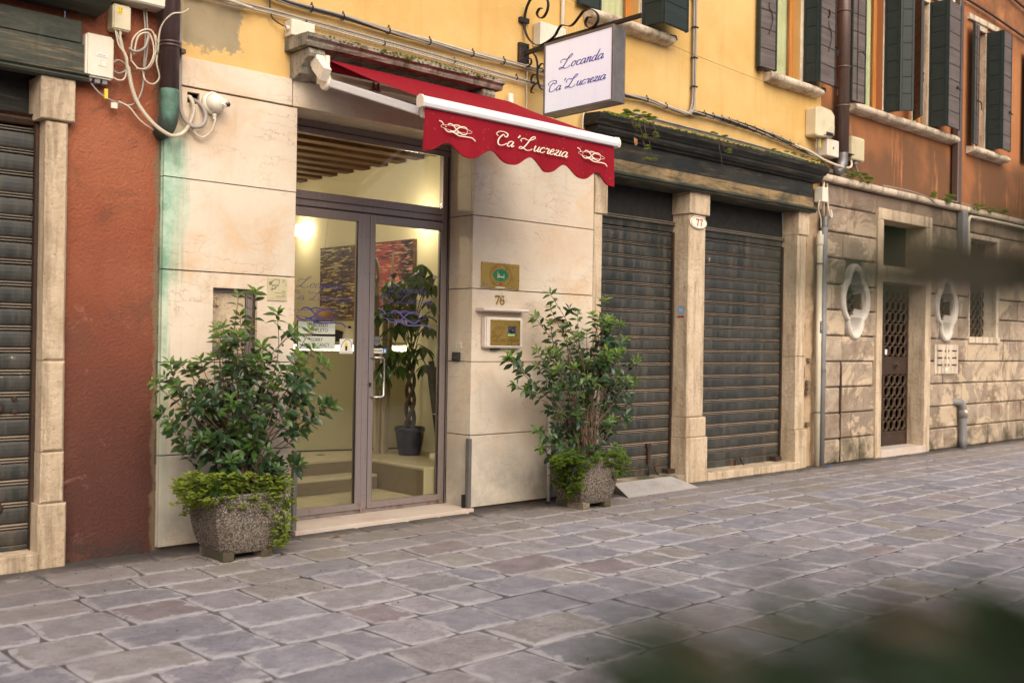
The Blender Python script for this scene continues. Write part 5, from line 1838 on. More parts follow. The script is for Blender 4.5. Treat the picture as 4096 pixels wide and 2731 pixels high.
def build_orange_house():
    h = OH
    WX0, WX1 = 12.66, 27.0
    DX0, DX1, DZ = 14.355, 15.725, 3.535
    wins = [(17.39, 18.46, 1.845, 3.50)]
    quat = [(13.575, 2.285, .39, .54), (16.49, 2.285, .39, .54)]
    holes = [(14.19, 15.91, -.02, 3.69)] + [(a - .04, b + .13, c - .11, d + .08) for a, b, c, d in wins] + [(cx - .25, cx + .25, cz - .40, cz + .40, .35) for cx, cz, _, _ in quat]
    mb = MB(); grid_wall(mb, WX0, WX1, -.02, 3.92, .030, holes, depth=.3)
    part('mortar_wall', mb, 'mortar', h)
    # upper plaster
    mb = MB()
    grid_wall(mb, 12.672, WX1, 3.98, 8.6, .036, [(13.76, 14.38, 5.12, 7.10, .16), (15.31, 15.84, 5.12, 7.10, .16), (17.56, 17.98, 5.06, 7.08, .16), (19.9, 20.5, 5.06, 7.08, .16)])
    part('plaster_wall', mb, 'orange_plaster', h)
    # ledge
    prof = [(.03, 3.905), (-.10, 3.905), (-.12, 3.93), (-.125, 3.965), (-.12, 3.99), (.04, 4.005)]
    part('ledge', MB().prism(prof, 12.52, WX1), 'sill_stone', h, bevel=.004)
    # blocks
    rows = [0.0] + [.345 + .3615 * i for i in range(10)]
    rows = [z for z in rows if z < 3.9] + [3.90]
    r = random.Random(21)
    n = 0
    far = MB()
    for ri in range(len(rows) - 1):
        z0, z1 = rows[ri] + .008, rows[ri + 1] - .008
        x = 12.80 if ri % 2 else 12.80 - .28
        while x < 24:
            wd = r.choice((.62, .72, .80, .55)) if x > 12.8 else .28 + .45
            a, b = max(12.80, x) + .006, x + wd - .006
            x += wd
            # clip by openings
            segs = [(a, b)]
            for (hx0, hx1, hz0, hz1, *_) in holes:
                if z1 <= hz0 + .01 or z0 >= hz1 - .01:
                    continue
                ns = []
                for (p, q) in segs:
                    if q <= hx0 or p >= hx1:
                        ns.append((p, q)); continue
                    if p < hx0 - .03: ns.append((p, hx0))
                    if q > hx1 + .03: ns.append((hx1, q))
                segs = ns
            # blocks next to an opening that only covers part of their height keep the covered part clear
            for (p, q) in segs:
                if q - p < .04:
                    continue
                blk = rough_block(p, q, -.012 + r.uniform(-.012, .006), .034, z0, z1, .020, r.uniform(0, 50), nx=3, nz=4, cham=r.uniform(.010, .020))
                if n < 260 and p < 21:
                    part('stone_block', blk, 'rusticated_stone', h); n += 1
                else:
                    far.add(blk.v, blk.f)
    if far.v:
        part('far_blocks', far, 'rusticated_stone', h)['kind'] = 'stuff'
    # fill above/below partially covered openings is done with plain stone courses
    for (hx0, hx1, hz0, hz1) in [(q[0], q[1], q[2], q[3]) for q in holes[1:2]]:
        top = min([z for z in rows if z > hz1], default=hz1); bot = max([z for z in rows if z < hz0])
        if top - hz1 > .03:
            part('stone_block', rough_block(hx0 + .005, hx1 - .005, -.012, .034, hz1 + .006, top - .008, .008, 3), 'rusticated_stone', h)
        if hz0 - bot > .03:
            part('stone_block', rough_block(hx0 + .005, hx1 - .005, -.012, .034, bot + .008, hz0 - .004, .008, 5), 'rusticated_stone', h)
    top = min([z for z in rows if z > 3.69])
    part('stone_block', rough_block(14.19, 15.91, -.012, .034, 3.70, top - .008 if top > 3.72 else 3.89, .006, 8), 'rusticated_stone', h)

    # oval four-lobed windows
    for wi, (cx, cz, rx, rz) in enumerate(quat):
        hub = bpy.data.objects.new('window', None); COL.objects.link(hub)
        place(hub, (cx, .1, cz - rz), h)
        outer = quatre(cx, cz, rx * .98, rz * 1.0, 1.0)
        sx = max(abs(p[0] - cx) for p in outer); sz = max(abs(p[1] - cz) for p in outer)
        outer = [(cx + (p[0] - cx) * rx / sx, cz + (p[1] - cz) * rz / sz) for p in outer]
        inner = [(cx + (p[0] - cx) * .71, cz + (p[1] - cz) * .80) for p in outer]
        m = MB(); N = len(outer)
        lay = [(outer, .03, 1.0), (outer, -.035, 1.0), (outer, -.060, .96), (outer, -.060, .90), (inner, -.045, 1.03), (inner, -.02, 1.0), (inner, .15, .96)]
        for pts, y, s in lay:
            m.v += [Vector((cx + (p[0] - cx) * s, y, cz + (p[1] - cz) * s)) for p in pts]
        for L in range(len(lay) - 1):
            for k in range(N):
                k2 = (k + 1) % N
                m.f.append((L * N + k2, L * N + k, (L + 1) * N + k, (L + 1) * N + k2)); m.mi.append(0)
        part('stone_surround', m, 'ring_stone', hub)
        part('pane', MB().box(cx - .29, cx + .31, .153, .157, cz - .45, cz + .45), 'window_dark', hub)
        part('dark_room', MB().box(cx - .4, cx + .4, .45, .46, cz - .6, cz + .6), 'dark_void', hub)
        def ins(x_, z_, cx=cx, cz=cz):
            return ((x_ - cx) / .26) ** 2 + ((z_ - cz) / .42) ** 2 < 1.3
        g = ring_grille(h, cx - .26, cx + .26, cz - .42, cz + .42, .13, .065, ins, name='window_grille')
        # stone filling round the surround
        m = MB()
        hx0, hx1, hz0, hz1 = cx - .25, cx + .25, cz - .40, cz + .40

    # tall barred window
    for (a, b, c, d) in wins:
        hub = bpy.data.objects.new('window', None); COL.objects.link(hub)
        place(hub, ((a + b) / 2, .1, c), h)
        m = MB()
        m.box(a - .04, a, -.022, .25, c, d).box(b, b + .12, -.022, .25, c, d).box(a - .04, b + .12, -.024, .25, d, d + .08)
        part('stone_surround', m, 'sill_stone', hub, bevel=.005)
        part('window_sill', rough_block(a - .05, b + .13, -.045, .25, c - .11, c - .002, .003, 6), 'sill_stone', hub)
        part('pane', MB().box(a, b, .29, .295, c, d), 'window_dark', hub)
        ring_grille(h, a + .01, b - .01, c + .01, d - .01, .20, .080, name='window_grille')
        part('dark_room', MB().box(a - .1, b + .1, .40, .41, c - .1, d + .1), 'dark_void', hub)

    # door 78
    m = 'pilaster_stone'
    part('door_jamb', rough_block(14.185, 14.35, -.045, .30, .0, 3.532, .003, 31, cham=.006), m, h)
    part('door_jamb', rough_block(15.728, 15.915, -.045, .30, .0, 3.532, .003, 32, cham=.006), m, h)
    part('door_lintel', rough_block(14.185, 15.915, -.047, .30, 3.536, 3.70, .003, 33, cham=.006), m, h)
    part('door_transom', rough_block(14.352, 15.726, -.02, .30, 2.625, 2.86, .003, 34, cham=.006), m, h)
    part('door_step', rough_block(14.352, 15.80, -.055, .60, -.01, .112, .003, 35, cham=.006), 'threshold_stone', h)
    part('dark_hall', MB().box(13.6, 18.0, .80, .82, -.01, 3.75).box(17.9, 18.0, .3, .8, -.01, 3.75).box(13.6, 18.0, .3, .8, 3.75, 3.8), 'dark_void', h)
    hub = bpy.data.objects.new('iron_gate', None); COL.objects.link(hub)
    place(hub, (15.04, .25, .12), h)
    f = MB()
    yy = .25
    for x in (14.36, 15.68, 14.90):
        f.box(x, x + .045, yy - .02, yy + .02, .12, 2.62)
    for z in (.13, .30, 1.225, 1.46, 2.56):
        f.box(14.40, 15.68, yy - .018, yy + .018, z, z + .035)
    part('gate_frame', f, 'rusty_iron', hub)
    part('lock_plate', MB().box(14.946, 15.68, yy - .012, yy + .006, 1.262, 1.458).box(14.405, 14.899, yy - .012, yy + .006, 1.262, 1.458), 'rusty_iron', hub)
    part('kick_plate', MB().box(14.405, 15.68, yy - .01, yy + .006, .166, .298), 'rusty_iron', hub)
    part('knob', MB().lathe([(.05, 0), (.05, -.008), (.02, -.014), (.02, -.04), (.035, -.055), (.02, -.07), (0, -.07)], (15.30, yy - .012, 1.36), 14, axis='y'), 'rusty_iron', hub)
    for (a, b, c, d) in ((14.95, 15.675, .34, 1.222), (14.41, 14.895, .34, 1.222), (14.95, 15.675, 1.50, 2.555), (14.41, 14.895, 1.50, 2.555)):
        ring_grille(h, a, b, c, d, yy, .0875, name='gate_rings')
    part('letter_card', MB().box(14.97, 15.03, yy - .02, yy - .015, 1.53, 1.61), 'paper', hub)

    # windows upstairs
    shuttered_window(h, 13.80, 14.38, 5.12, 7.10, jamb=.03, left=((13.34, -.03), (13.70, -.05)), right=((14.41, .015), (14.43, -.21), (14.56, -.36)), mats=('shutter_brown', 'shutter_green', 'shutter_green'), straps=('rod', None, None))
    shuttered_window(h, 15.34, 15.83, 5.12, 7.10, jamb=.03, left=((14.95, -.30), (15.20, -.06)), right=((15.86, .015), (15.88, -.26), (16.36, -.24)), mats=('shutter_brown', 'shutter_green', 'shutter_brown'), straps=('rod', None, 'knob'))
    sill(h, 13.36, 16.70, 4.975, 5.105, .14)
    shuttered_window(h, 17.60, 17.97, 5.06, 7.08, jamb=.03, left=((17.20, -.10), (17.50, -.05)), right=((18.00, .015), (18.02, -.24), (18.42, -.22)), mats=('shutter_brown', 'shutter_green', 'shutter_brown'), straps=('rod', None, 'knob'))
    sill(h, 17.24, 18.72, 4.91, 5.045, .14)
    part('window_head', rough_block(17.25, 18.45, -.01, .04, 7.18, 7.28, .003, 41), 'sill_stone', h)
    part('window_head', rough_block(15.10, 16.30, -.01, .04, 7.20, 7.32, .003, 42), 'sill_stone', h)
    shuttered_window(h, 19.92, 20.48, 5.06, 7.08, left=((19.5, -.05), (19.9, -.05)), right=((20.55, .015), (20.57, -.25), (20.95, -.22)))

    t = thing('number_plate', 'oval white enamel plate with number 78 above the iron gate', 'house number', (15.13, -.03, 2.65))
    m = MB().lathe([(1, 0), (1, -.8), (.95, -1.2), (0, -1.5)], (0, 0, 0), 28, axis='y')
    m.v = [Vector((15.13 + v.x * .165, -.026 + v.y * .010, 2.728 + v.z * .077)) for v in m.v]
    part('plate', m, 'white_enamel', t)
    e = MB()
    y = -.043
    e.ribbon([(15.05, 2.765), (15.115, 2.763)], (0, y, 0), (1, 0, 0), (0, 0, 1), .013, call=False)
    e.ribbon([(15.108, 2.765), (15.09, 2.73), (15.082, 2.690)], (0, y - .0003, 0), (1, 0, 0), (0, 0, 1), .015, call=False)
    for (cz, rr) in ((2.748, .018), (2.708, .021)):
        e.ribbon([(15.165 + rr * 1.3 * math.cos(2 * PI * k / 14), cz + rr * math.sin(2 * PI * k / 14)) for k in range(15)], (0, y - .0003 - cz * 1e-4, 0), (1, 0, 0), (0, 0, 1), .010, call=False)
    part('numerals', e, 'red_ink', t)

    t = thing('doorbell_panel', 'pale stone panel with six mail slots and bell buttons right of door 78', 'doorbell panel', (16.5, -.02, 1.22))
    part('panel', MB().box(16.09, 16.92, -.040, -.014, 1.225, 1.70), 'sill_stone', t, bevel=.004)
    for i in range(3):
        z = 1.60 - i * .115
        for x in (16.17, 16.69):
            part('mail_slot', MB().box(x, x + .17, -.0425, -.0405, z - .012, z + .012), 'black_ink', t)
        for x in (16.45, 16.57):
            part('bell_button', MB().lathe([(.022, 0), (.020, -.006), (.010, -.008), (0, -.010)], (x, -.040, z), 12, axis='y'), 'brass_dark', t)
    part('label', MB().box(16.46, 16.54, -.0425, -.0405, 1.27, 1.33), 'paper', t)


build_orange_house()


# ------------------------------------------------------------------ lobby behind the glass
LZ = .392


def build_lobby():
    h = thing('lobby', None, None, (5.2, 2.5, .03), kind='structure')
    part('floor', MB().box(3.6, 7.2, .42, 3.0, -.02, .10), 'lobby_marble', h)
    part('stair_step', MB().box(3.6, 6.19, 1.20, 1.55, .101, .248), 'lobby_marble', h, bevel=.008)
    part('riser', MB().box(3.6, 6.185, 1.192, 1.199, .102, .225), 'riser_shade', h)
    part('riser', MB().box(3.6, 6.165, 1.492, 1.499, .250, .365), 'riser_shade', h)
    part('riser', MB().box(6.161, 6.169, .43, 1.49, .102, .365), 'riser_shade', h)
    part('landing', MB().prism([(3.6, 1.50), (6.17, 1.50), (6.17, .425), (7.2, .425), (7.2, 6.0), (3.6, 6.0)], .102, LZ, axis='z'), 'lobby_marble', h, bevel=.008)
    wl = MB()
    wl.box(7.10, 7.15, .42, 6.0, .0, 3.9).box(3.3, 7.1, 5.6, 5.65, .0, 3.9).box(3.50, 3.55, .42, 5.6, .0, 3.9)
    part('wall', wl, 'lobby_paint', h)
    part('wall', MB().box(3.55, 4.45, .425, .445, .0, 3.9).box(6.40, 7.1, .425, .445, .0, 3.9).box(4.45, 6.40, .425, .445, 3.56, 3.9), 'lobby_paint', h)
    part('ceiling', MB().box(3.5, 7.15, .42, 5.65, 3.90, 3.95), 'beam_wood', h)
    for i in range(11):
        y = .70 + i * .355
        part('ceiling_beam', MB().box(3.56, 7.09, y - .075, y + .085, 3.68, 3.895), 'beam_wood', h, bevel=.006)
    r = random.Random(9)
    for (x, y) in ((5.5, 1.85), (5.95, 1.95), (4.9, 1.8)):
        part('floor_inlay', MB().box(x - .04, x + .04, y - .04, y + .04, LZ, LZ + .002), 'black_ink', h)

    # curved reception counter with the light strip under its top
    t = thing('reception_counter', 'curved cream reception counter lit by a bright strip under its top', 'counter', (5.6, 2.6, LZ))
    def arc(off, n=28):
        out = []
        P = smoothline([(3.8, 2.30 - off, 0), (4.6, 2.40 - off, 0), (5.3, 2.42 - off, 0), (5.9, 2.34 - off, 0), (6.5, 2.16 - off, 0), (7.09, 1.98 - off, 0)], 6)
        return [(p.x, p.y) for p in P]
    def band(o0, o1, z0, z1, mat, nm):
        A, B = arc(o0), arc(o1)
        m = MB(); n = len(A)
        m.v = [Vector((a[0], a[1], z0)) for a in A] + [Vector((a[0], a[1], z1)) for a in A] + [Vector((b[0], b[1], z1)) for b in B] + [Vector((b[0], b[1], z0)) for b in B]
        for i in range(n - 1):
            m.f += [(i, i + 1, n + i + 1, n + i), (n + i, n + i + 1, 2 * n + i + 1, 2 * n + i), (3 * n + i, 2 * n + i, 2 * n + i + 1, 3 * n + i + 1), (i, 3 * n + i, 3 * n + i + 1, i + 1)]
        m.f += [(0, n, 2 * n, 3 * n), (n - 1, 4 * n - 1, 3 * n - 1, 2 * n - 1)]
        m.mi = [0] * len(m.f)
        return part(nm, m, mat, t)
    band(0, -.05, LZ, 1.50, 'counter_paint', 'front')
    band(.002, -.25, 1.575, 1.605, 'counter_paint', 'top')
    band(-.005, -.03, 1.506, 1.566, 'strip_glow', 'light_strip')
    band(.03, -.02, LZ, LZ + .012, 'black_wood', 'foot_line')

    # painting
    t = thing('painting', 'large unframed abstract painting in red, black and ochre streaks on the lobby wall', 'painting', (7.07, 2.80, 2.32))
    part('canvas', MB().box(7.055, 7.095, 1.83, 3.78, 1.885, 2.775), 'painted_canvas', t)
    part('stretcher', MB().box(7.050, 7.096, 1.815, 1.829, 1.885, 2.775).box(7.050, 7.096, 1.815, 3.79, 2.776, 2.785), 'beam_wood', t)

    # wall lamps
    for i, (y, z) in enumerate(((4.20, 3.05), (1.62, 2.98))):
        t = thing('wall_lamp', ('lit white curved wall lamp high on the lobby wall, beyond the painting' if i == 0 else 'lit wall lamp high on the lobby wall, mostly hidden behind the door transom'), 'wall lamp', (7.09, y, z - .06), group='lobby wall lamps')
        m = MB(); N = 12
        for k in range(N + 1):
            a = -PI / 2 + PI * k / N
            for zz in (z - .065, z + .065):
                m.v.append(Vector((7.085 - .10 * math.cos(a), y + .21 * math.sin(a), zz)))
        m.f = [(2 * k, 2 * k + 1, 2 * k + 3, 2 * k + 2) for k in range(N)]; m.mi = [0] * N
        part('shade', m, 'lamp_glow', t)
        part('back_plate', MB().box(7.07, 7.099, y - .10, y + .10, z - .03, z + .03), 'white_metal', t)
        l = bpy.data.lights.new('lamp_bulb', 'POINT'); l.energy = 3.5 if i == 0 else 4.0; l.color = (1, .84, .60); l.shadow_soft_size = .08
        for dz in (.09, -.09):
            lo = bpy.data.objects.new('lamp_bulb', l); COL.objects.link(lo); place(lo, (6.86, y, z + dz * 1.6), t)

    t = thing('added_lobby_lamp', 'round white lamp added out of sight behind the left pier to brighten the lobby', 'lamp', (4.95, 2.3, 3.40))  # unseen lamp added to lift the light in the whole lobby
    part('globe', MB().sphere((4.95, 2.3, 3.40), .13, 16, 10), 'lamp_glow', t, smooth=True)
    part('stem', MB().tube([(4.95, 2.3, 3.52), (4.95, 2.3, 3.69)], .012, 8), 'white_metal', t)
    l = bpy.data.lights.new('lamp_bulb', 'POINT'); l.energy = 75; l.color = (1, .86, .64); l.shadow_soft_size = .16
    lo = bpy.data.objects.new('lamp_bulb', l); COL.objects.link(lo); place(lo, (4.95, 2.3, 3.22), t)

    # pot plant (money tree) on the landing
    px, py = 6.74, 1.42
    t = thing('indoor_plant', 'braided-trunk plant with hand-shaped leaves in a glossy dark blue pot in the lobby', 'plant', (px, py, LZ))
    pot = [(.0, 0), (.118, 0), (.125, .03), (.150, .18), (.158, .25), (.165, .255), (.168, .29), (.160, .305), (.145, .30), (.140, .25), (0, .25)]
    part('pot', MB().lathe([(a, b + LZ) for a, b in pot], (px, py, 0), 28), 'blue_ceramic', t, smooth=True)
    part('soil', MB().disc((px, py, LZ + .262), .14, (0, 0, 1), 20), 'soil', t)
    for k in range(3):
        P = [(px + .045 * math.cos(a * 1.0 + k * 2.09) * (1 - .3 * a / 9), py + .045 * math.sin(a * 1.0 + k * 2.09), LZ + .25 + a * .1) for a in [i * .5 for i in range(19)]]
        part('trunk', MB().tube(P, .024, 8, taper=.7), 'bark', t, smooth=True)
    r = random.Random(12)
    lf = MB()
    def leaf_pts(m, p, d, up, L, W):
        d = d.normalized(); s = d.cross(up).normalized(); n = s.cross(d)
        pr = [(0, 0, 0), (.22, .32, -.02), (.5, .5, -.06), (.78, .34, -.14), (1, 0, -.26)]
        c = [p + d * L * a + n * L * z for a, w_, z in pr]
        l = [p + d * L * a + n * (L * z + W * .12) + s * W * w_ for a, w_, z in pr[1:4]]
        rr = [p + d * L * a + n * (L * z + W * .12) - s * W * w_ for a, w_, z in pr[1:4]]
        m.add(c + l + rr, [(0, 1, 5), (1, 2, 6, 5), (2, 3, 7, 6), (3, 4, 7), (0, 8, 1), (1, 8, 9, 2), (2, 9, 10, 3), (3, 10, 4)])
    st = MB()
    n = 0
    for k in range(44):
        a = r.uniform(0, 2 * PI); hh = r.uniform(.95, 2.1); rad = r.uniform(.12, .50) * (1 - .35 * max(0, hh - 1.4))
        tip = Vector((px + rad * math.cos(a) * .95, py + rad * math.sin(a) * .8, LZ + hh - rad * .25))
        if tip.x > 7.02: tip.x = 7.0
        base = Vector((px, py, LZ + min(1.25, max(.9, hh - .5))))
        mid = (base + tip) / 2 + Vector((0, 0, .15))
        st.tube(smoothline([base, mid, tip], 4), .005, 5)
        out = (tip - base); out.z = 0
        for q in range(6):
            b = 2 * PI * q / 6 + r.uniform(-.2, .2)
            d = Vector((math.cos(b), math.sin(b), -.35 - r.uniform(0, .6)))
            m = MB()
            leaf_pts(m, tip, d, Vector((0, 0, 1)), r.uniform(.14, .24), .075)
            lim = max(v.x for v in m.v)
            if lim > 7.04: continue
            if n < 240 and tip.x < 6.99:
                part('leaf', m, 'leaf_indoor', t); n += 1
    part('leaf_stalks', st, 'leaf_mid', t)

    # black bamboo poles tied in a bundle leaning in the corner
    t = thing('pole_bundle', 'bundle of thick black poles tied with cord beside the indoor plant', 'bundle of poles', (6.93, 1.15, LZ))
    for k, (dx, dy, hh) in enumerate(((-.06, 0, .98), (-.01, .03, 1.02), (.045, 0, .96), (.0, -.04, .72), (.05, -.05, .70))):
        part('pole', MB().tube([(6.96 + dx * .5, 1.12 + dy * .6, LZ + .005), (6.84 + dx, 1.15 + dy, LZ + hh)], .033, 8), 'black_wood', t, smooth=True)
    part('cord', MB().tube([(6.80 + .12 * (1 - math.cos(a)) * .5, 1.10 + .07 * math.sin(a), LZ + .46) for a in [2 * PI * i / 12 for i in range(13)]], .005, 5), 'cream_cloth', t)
    # low white dish
    t = thing('round_dish', 'low round white dish on the lobby landing by the door', 'dish', (6.66, .78, LZ))
    part('body', MB().lathe([(0, 0), (.085, 0), (.085, .075), (.065, .08), (.06, .03), (0, .03)], (6.62, .78, LZ), 24), 'white_stone', t, smooth=True)

    # driftwood decoration with hearts
    t = thing('driftwood_decoration', 'tall driftwood bundle hung with a big white wooden heart and small coloured hearts', 'decoration', (6.55, 1.75, LZ))
    for k, (a, b, c, d, rr) in enumerate(((6.50, 6.44, 1.72, 2.50, .022), (6.54, 6.50, 1.74, 2.30, .026), (6.62, 6.66, 1.80, 2.28, .030), (6.68, 6.74, 1.78, 2.34, .028), (6.60, 6.70, 1.72, 2.60, .012), (6.58, 6.60, 1.70, 2.22, .03))):
        part('stick', MB().tube(smoothline([(a, c, LZ), ((a + b) / 2 + .01, c + .01, 1.4), (b, c, d)], 4), rr, 7), 'driftwood', t)
    part('rolled_leaf', MB().tube(smoothline([(6.47, 1.70, 2.10), (6.42, 1.70, 2.30), (6.40, 1.70, 2.45), (6.43, 1.70, 2.52), (6.47, 1.70, 2.46), (6.50, 1.70, 2.28)], 4), .018, 6), 'driftwood', t, smooth=True)
    def heart(cx, cy_, cz, s, rotd, mat, nm):
        P = []
        for k in range(30):
            a = 2 * PI * k / 30
            x = 16 * math.sin(a) ** 3 / 17; z = (13 * math.cos(a) - 5 * math.cos(2 * a) - 2 * math.cos(3 * a) - math.cos(4 * a)) / 17
            x, z = x * math.cos(rotd) - z * math.sin(rotd), x * math.sin(rotd) + z * math.cos(rotd)
            P.append((cx + x * s, cz + z * s))
        m = MB().prism(P[::-1], cy_ - .012, cy_ + .012, axis='y')
        part(nm, m, mat, t, bevel=.003)
    heart(6.64, 1.60, 2.14, .15, .35, 'gold_sign', 'heart')
    heart(6.60, 1.57, 2.33, .035, .3, 'purple_ink', 'small_heart')
    heart(6.70, 1.57, 2.16, .040, -.1, 'red_ink', 'small_heart')
    part('wire_spiral', MB().tube([(6.66 + .04 * math.sin(a), 1.60, 2.36 + a * .022) for a in [i * .5 for i in range(24)]], .004, 5), 'driftwood', t)

    # the receptionist
    cx, cy_, zf = 6.60, 2.86, LZ
    t = thing('person', 'fair-haired person in dark top looking down behind the reception counter', 'person', (cx, cy_, zf))
    sk = bpy.data.meshes.new('body')
    V = [(0, 0, .92), (0, 0, 1.10), (0, -.01, 1.28), (-.03, -.01, 1.36), (-.05, -.02, 1.42),
         (-.17, 0, 1.30), (-.22, -.10, 1.12), (-.30, -.32, 1.12), (-.33, -.40, 1.13),
         (.17, 0, 1.30), (.24, -.06, 1.10), (.10, -.28, 1.10), (.03, -.36, 1.12),
         (-.09, 0, .85), (-.09, 0, .48), (-.09, .02, .08), (-.09, -.12, .04),
         (.09, 0, .85), (.09, 0, .48), (.09, .02, .08), (.09, -.12, .04)]
    R_ = [.14, .12, .13, .055, .05, .055, .045, .032, .028, .055, .045, .032, .028, .085, .06, .042, .035, .085, .06, .042, .035]
    Ed = [(0, 1), (1, 2), (2, 3), (3, 4), (2, 5), (5, 6), (6, 7), (7, 8), (2, 9), (9, 10), (10, 11), (11, 12), (0, 13), (13, 14), (14, 15), (15, 16), (0, 17), (17, 18), (18, 19), (19, 20)]
    for wrist, sg in ((8, -1), (12, -1)):
        w0 = Vector(V[wrist])
        dirv = (w0 - Vector(V[wrist - 1])).normalized(); side = dirv.cross(Vector((0, 0, 1))).normalized()
        for f in range(5):
            off = (f - 2) * .016
            L = (.055, .070, .078, .072, .058)[f]
            root = w0 + dirv * .02 + side * off * .6
            a = w0 + dirv * (.05 if f else .02) + side * off * (1.3 if f else 2.2); b = a + dirv * L + side * off * .3 - Vector((0, 0, .012))
            i = len(V); V += [tuple(a), tuple(b)]; R_ += [.009, .007]; Ed += [(wrist, i), (i, i + 1)]
    sk.from_pydata([(x, y, z) for x, y, z in V], Ed, [])
    o = bpy.data.objects.new('body', sk); COL.objects.link(o); place(o, (cx, cy_, zf), t)
    sm = o.modifiers.new('skin', 'SKIN')
    for i, sv in enumerate(sk.skin_vertices[0].data):
        sv.radius = (R_[i], R_[i]); sv.use_root = (i == 0)
    o.modifiers.new('sub', 'SUBSURF').levels = 1
    sk.materials.append(MATS['dark_cloth'])
    # head looking down and to the left
    hd = MB(); N, Mr = 20, 16
    hc = Vector((cx - .06, cy_ - .02, zf + 1.495))
    fwd = Vector((-.80, -.30, -.52)).normalized(); rt = fwd.cross(Vector((0, 0, 1))).normalized(); up = rt.cross(fwd)
    for j in range(Mr + 1):
        ph = -PI / 2 + PI * j / Mr
        for i in range(N):
            a = 2 * PI * i / N
            x, y, z = math.cos(ph) * math.cos(a), math.cos(ph) * math.sin(a), math.sin(ph)
            fx = .098 * x * (1 if x < 0 else (1 - .10 * (z < -.2)))
            fy = .072 * y * (1 - .22 * max(0, -z)); fz = .115 * z
            if x > .7:
                fx += .020 * math.exp(-((z + .12) ** 2) / .02 - (y / .16) ** 2)                       # nose
                fx -= .008 * math.exp(-((z - .08) ** 2) / .01) * min(1, abs(y) / .2)                  # eye hollows
                fx += .006 * math.exp(-((z + .45) ** 2) / .006 - (y / .3) ** 2)                       # lips
            hd.v.append(hc + fwd * fx + rt * fy + up * fz)
    hd.f = [(j * N + i, j * N + (i + 1) % N, (j + 1) * N + (i + 1) % N, (j + 1) * N + i) for j in range(Mr) for i in range(N)]
    hd.mi = [0] * len(hd.f)
    part('head', hd, 'skin', t, smooth=True)
    for sg in (-1, 1):
        part('ear', MB().sphere(hc + rt * .070 * sg - up * .01 - fwd * .005, (.012, .012, .028), 8, 6), 'skin', t, smooth=True)
        part('eye', MB().sphere(hc + fwd * .082 + rt * .030 * sg + up * .012, .011, 8, 6), 'white_enamel', t, smooth=True)
    part('mouth', MB().obox(hc + fwd * .090 + rt * .02 - up * .052, hc + fwd * .090 - rt * .02 - up * .052, .006, .006), 'red_ink', t)
    hr = MB()
    for k in range(90):
        a = 2 * PI * k / 90
        if abs(((a + PI) % (2 * PI)) - PI) < .75:
            e0, hang = 1.0, .25
        else:
            e0, hang = 1.0, 1.0
        P = []
        for q in range(7):
            ph = PI / 2 - (PI / 2 + .9 * hang) * q / 6
            rr_ = 1.0
            P.append(hc + fwd * .112 * math.cos(ph) * math.cos(a) + rt * .088 * math.cos(ph) * math.sin(a) + up * (.128 * math.sin(ph) + .008))
        hr.tube(P, .0075, 4, taper=.6)
    part('hair', hr, 'blonde_hair', t, smooth=True)
    part('top', MB().lathe([(.10, -.04), (.16, .0), (.175, .12), (.15, .25), (.16, .36), (.15, .44), (.07, .50), (.055, .52)], (cx, cy_, zf + .86), 20), 'dark_cloth', t, smooth=True)
    t = thing('cream_jacket', 'cream jacket on a stand behind the reception counter', 'jacket', (6.84, 2.75, LZ))
    part('stand', MB().tube([(6.86, 2.8, LZ), (6.86, 2.8, LZ + 1.4)], .02, 8), 'black_wood', t)
    part('cloth', MB().lathe([(.12, .55), (.14, .7), (.13, 1.0), (.12, 1.25), (.05, 1.36), (0, 1.38)], (6.86, 2.8, LZ), 16), 'cream_cloth', t, smooth=True)


build_lobby()


# ------------------------------------------------------------------ shrubs
def leaf_mesh(name, mat, W=.42, droop=.16, fold=.10):
    m = MB()
    prof = [(.0, .02), (.14, .22), (.34, .46), (.55, .50), (.76, .34), (.90, .14), (1.0, 0)]
    for i, (a, w_) in enumerate(prof):
        z = -droop * a * a
        serr = .03 if i % 2 else 0
        m.v += [Vector((a, 0, z)), Vector((a + .03 * serr, W * (w_ + serr), z + fold * w_)), Vector((a, -W * (w_ + serr * .5), z + fold * w_))]
    for i in range(len(prof) - 1):
        b = i * 3
        m.f += [(b, b + 3, b + 4, b + 1), (b, b + 2, b + 5, b + 3)]
    m.mi = [0] * len(m.f)
    me = bpy.data.meshes.new(name)
    me.from_pydata(m.v, [], m.f)
    me.materials.append(MATS[mat])
    me.polygons.foreach_set('use_smooth', [True] * len(me.polygons))
    return me


def orient(d, up):
    d = Vector(d).normalized()
    s = Vector(up).cross(d)
    s = s.normalized() if s.length > 1e-4 else d.orthogonal().normalized()
    u = d.cross(s)
    return Matrix((d, s, u)).transposed()


def at(u, v, y):
    """point of the place where the sight line through pixel u, v of the photograph meets the plane y"""
    d = rot @ Vector(((u - 2048) / 4101.3, -(v - 1365.5) / 4101.3, -1))
    t = (y - CAMP.y) / d.y
    return CAMP + d * t


def inpoly(p, poly):
    c = False
    j = len(poly) - 1
    for i in range(len(poly)):
        (xi, yi), (xj, yj) = poly[i], poly[j]
        if (yi > p[1]) != (yj > p[1]) and p[0] < (xj - xi) * (p[1] - yi) / (yj - yi) + xi:
            c = not c
        j = i
    return c


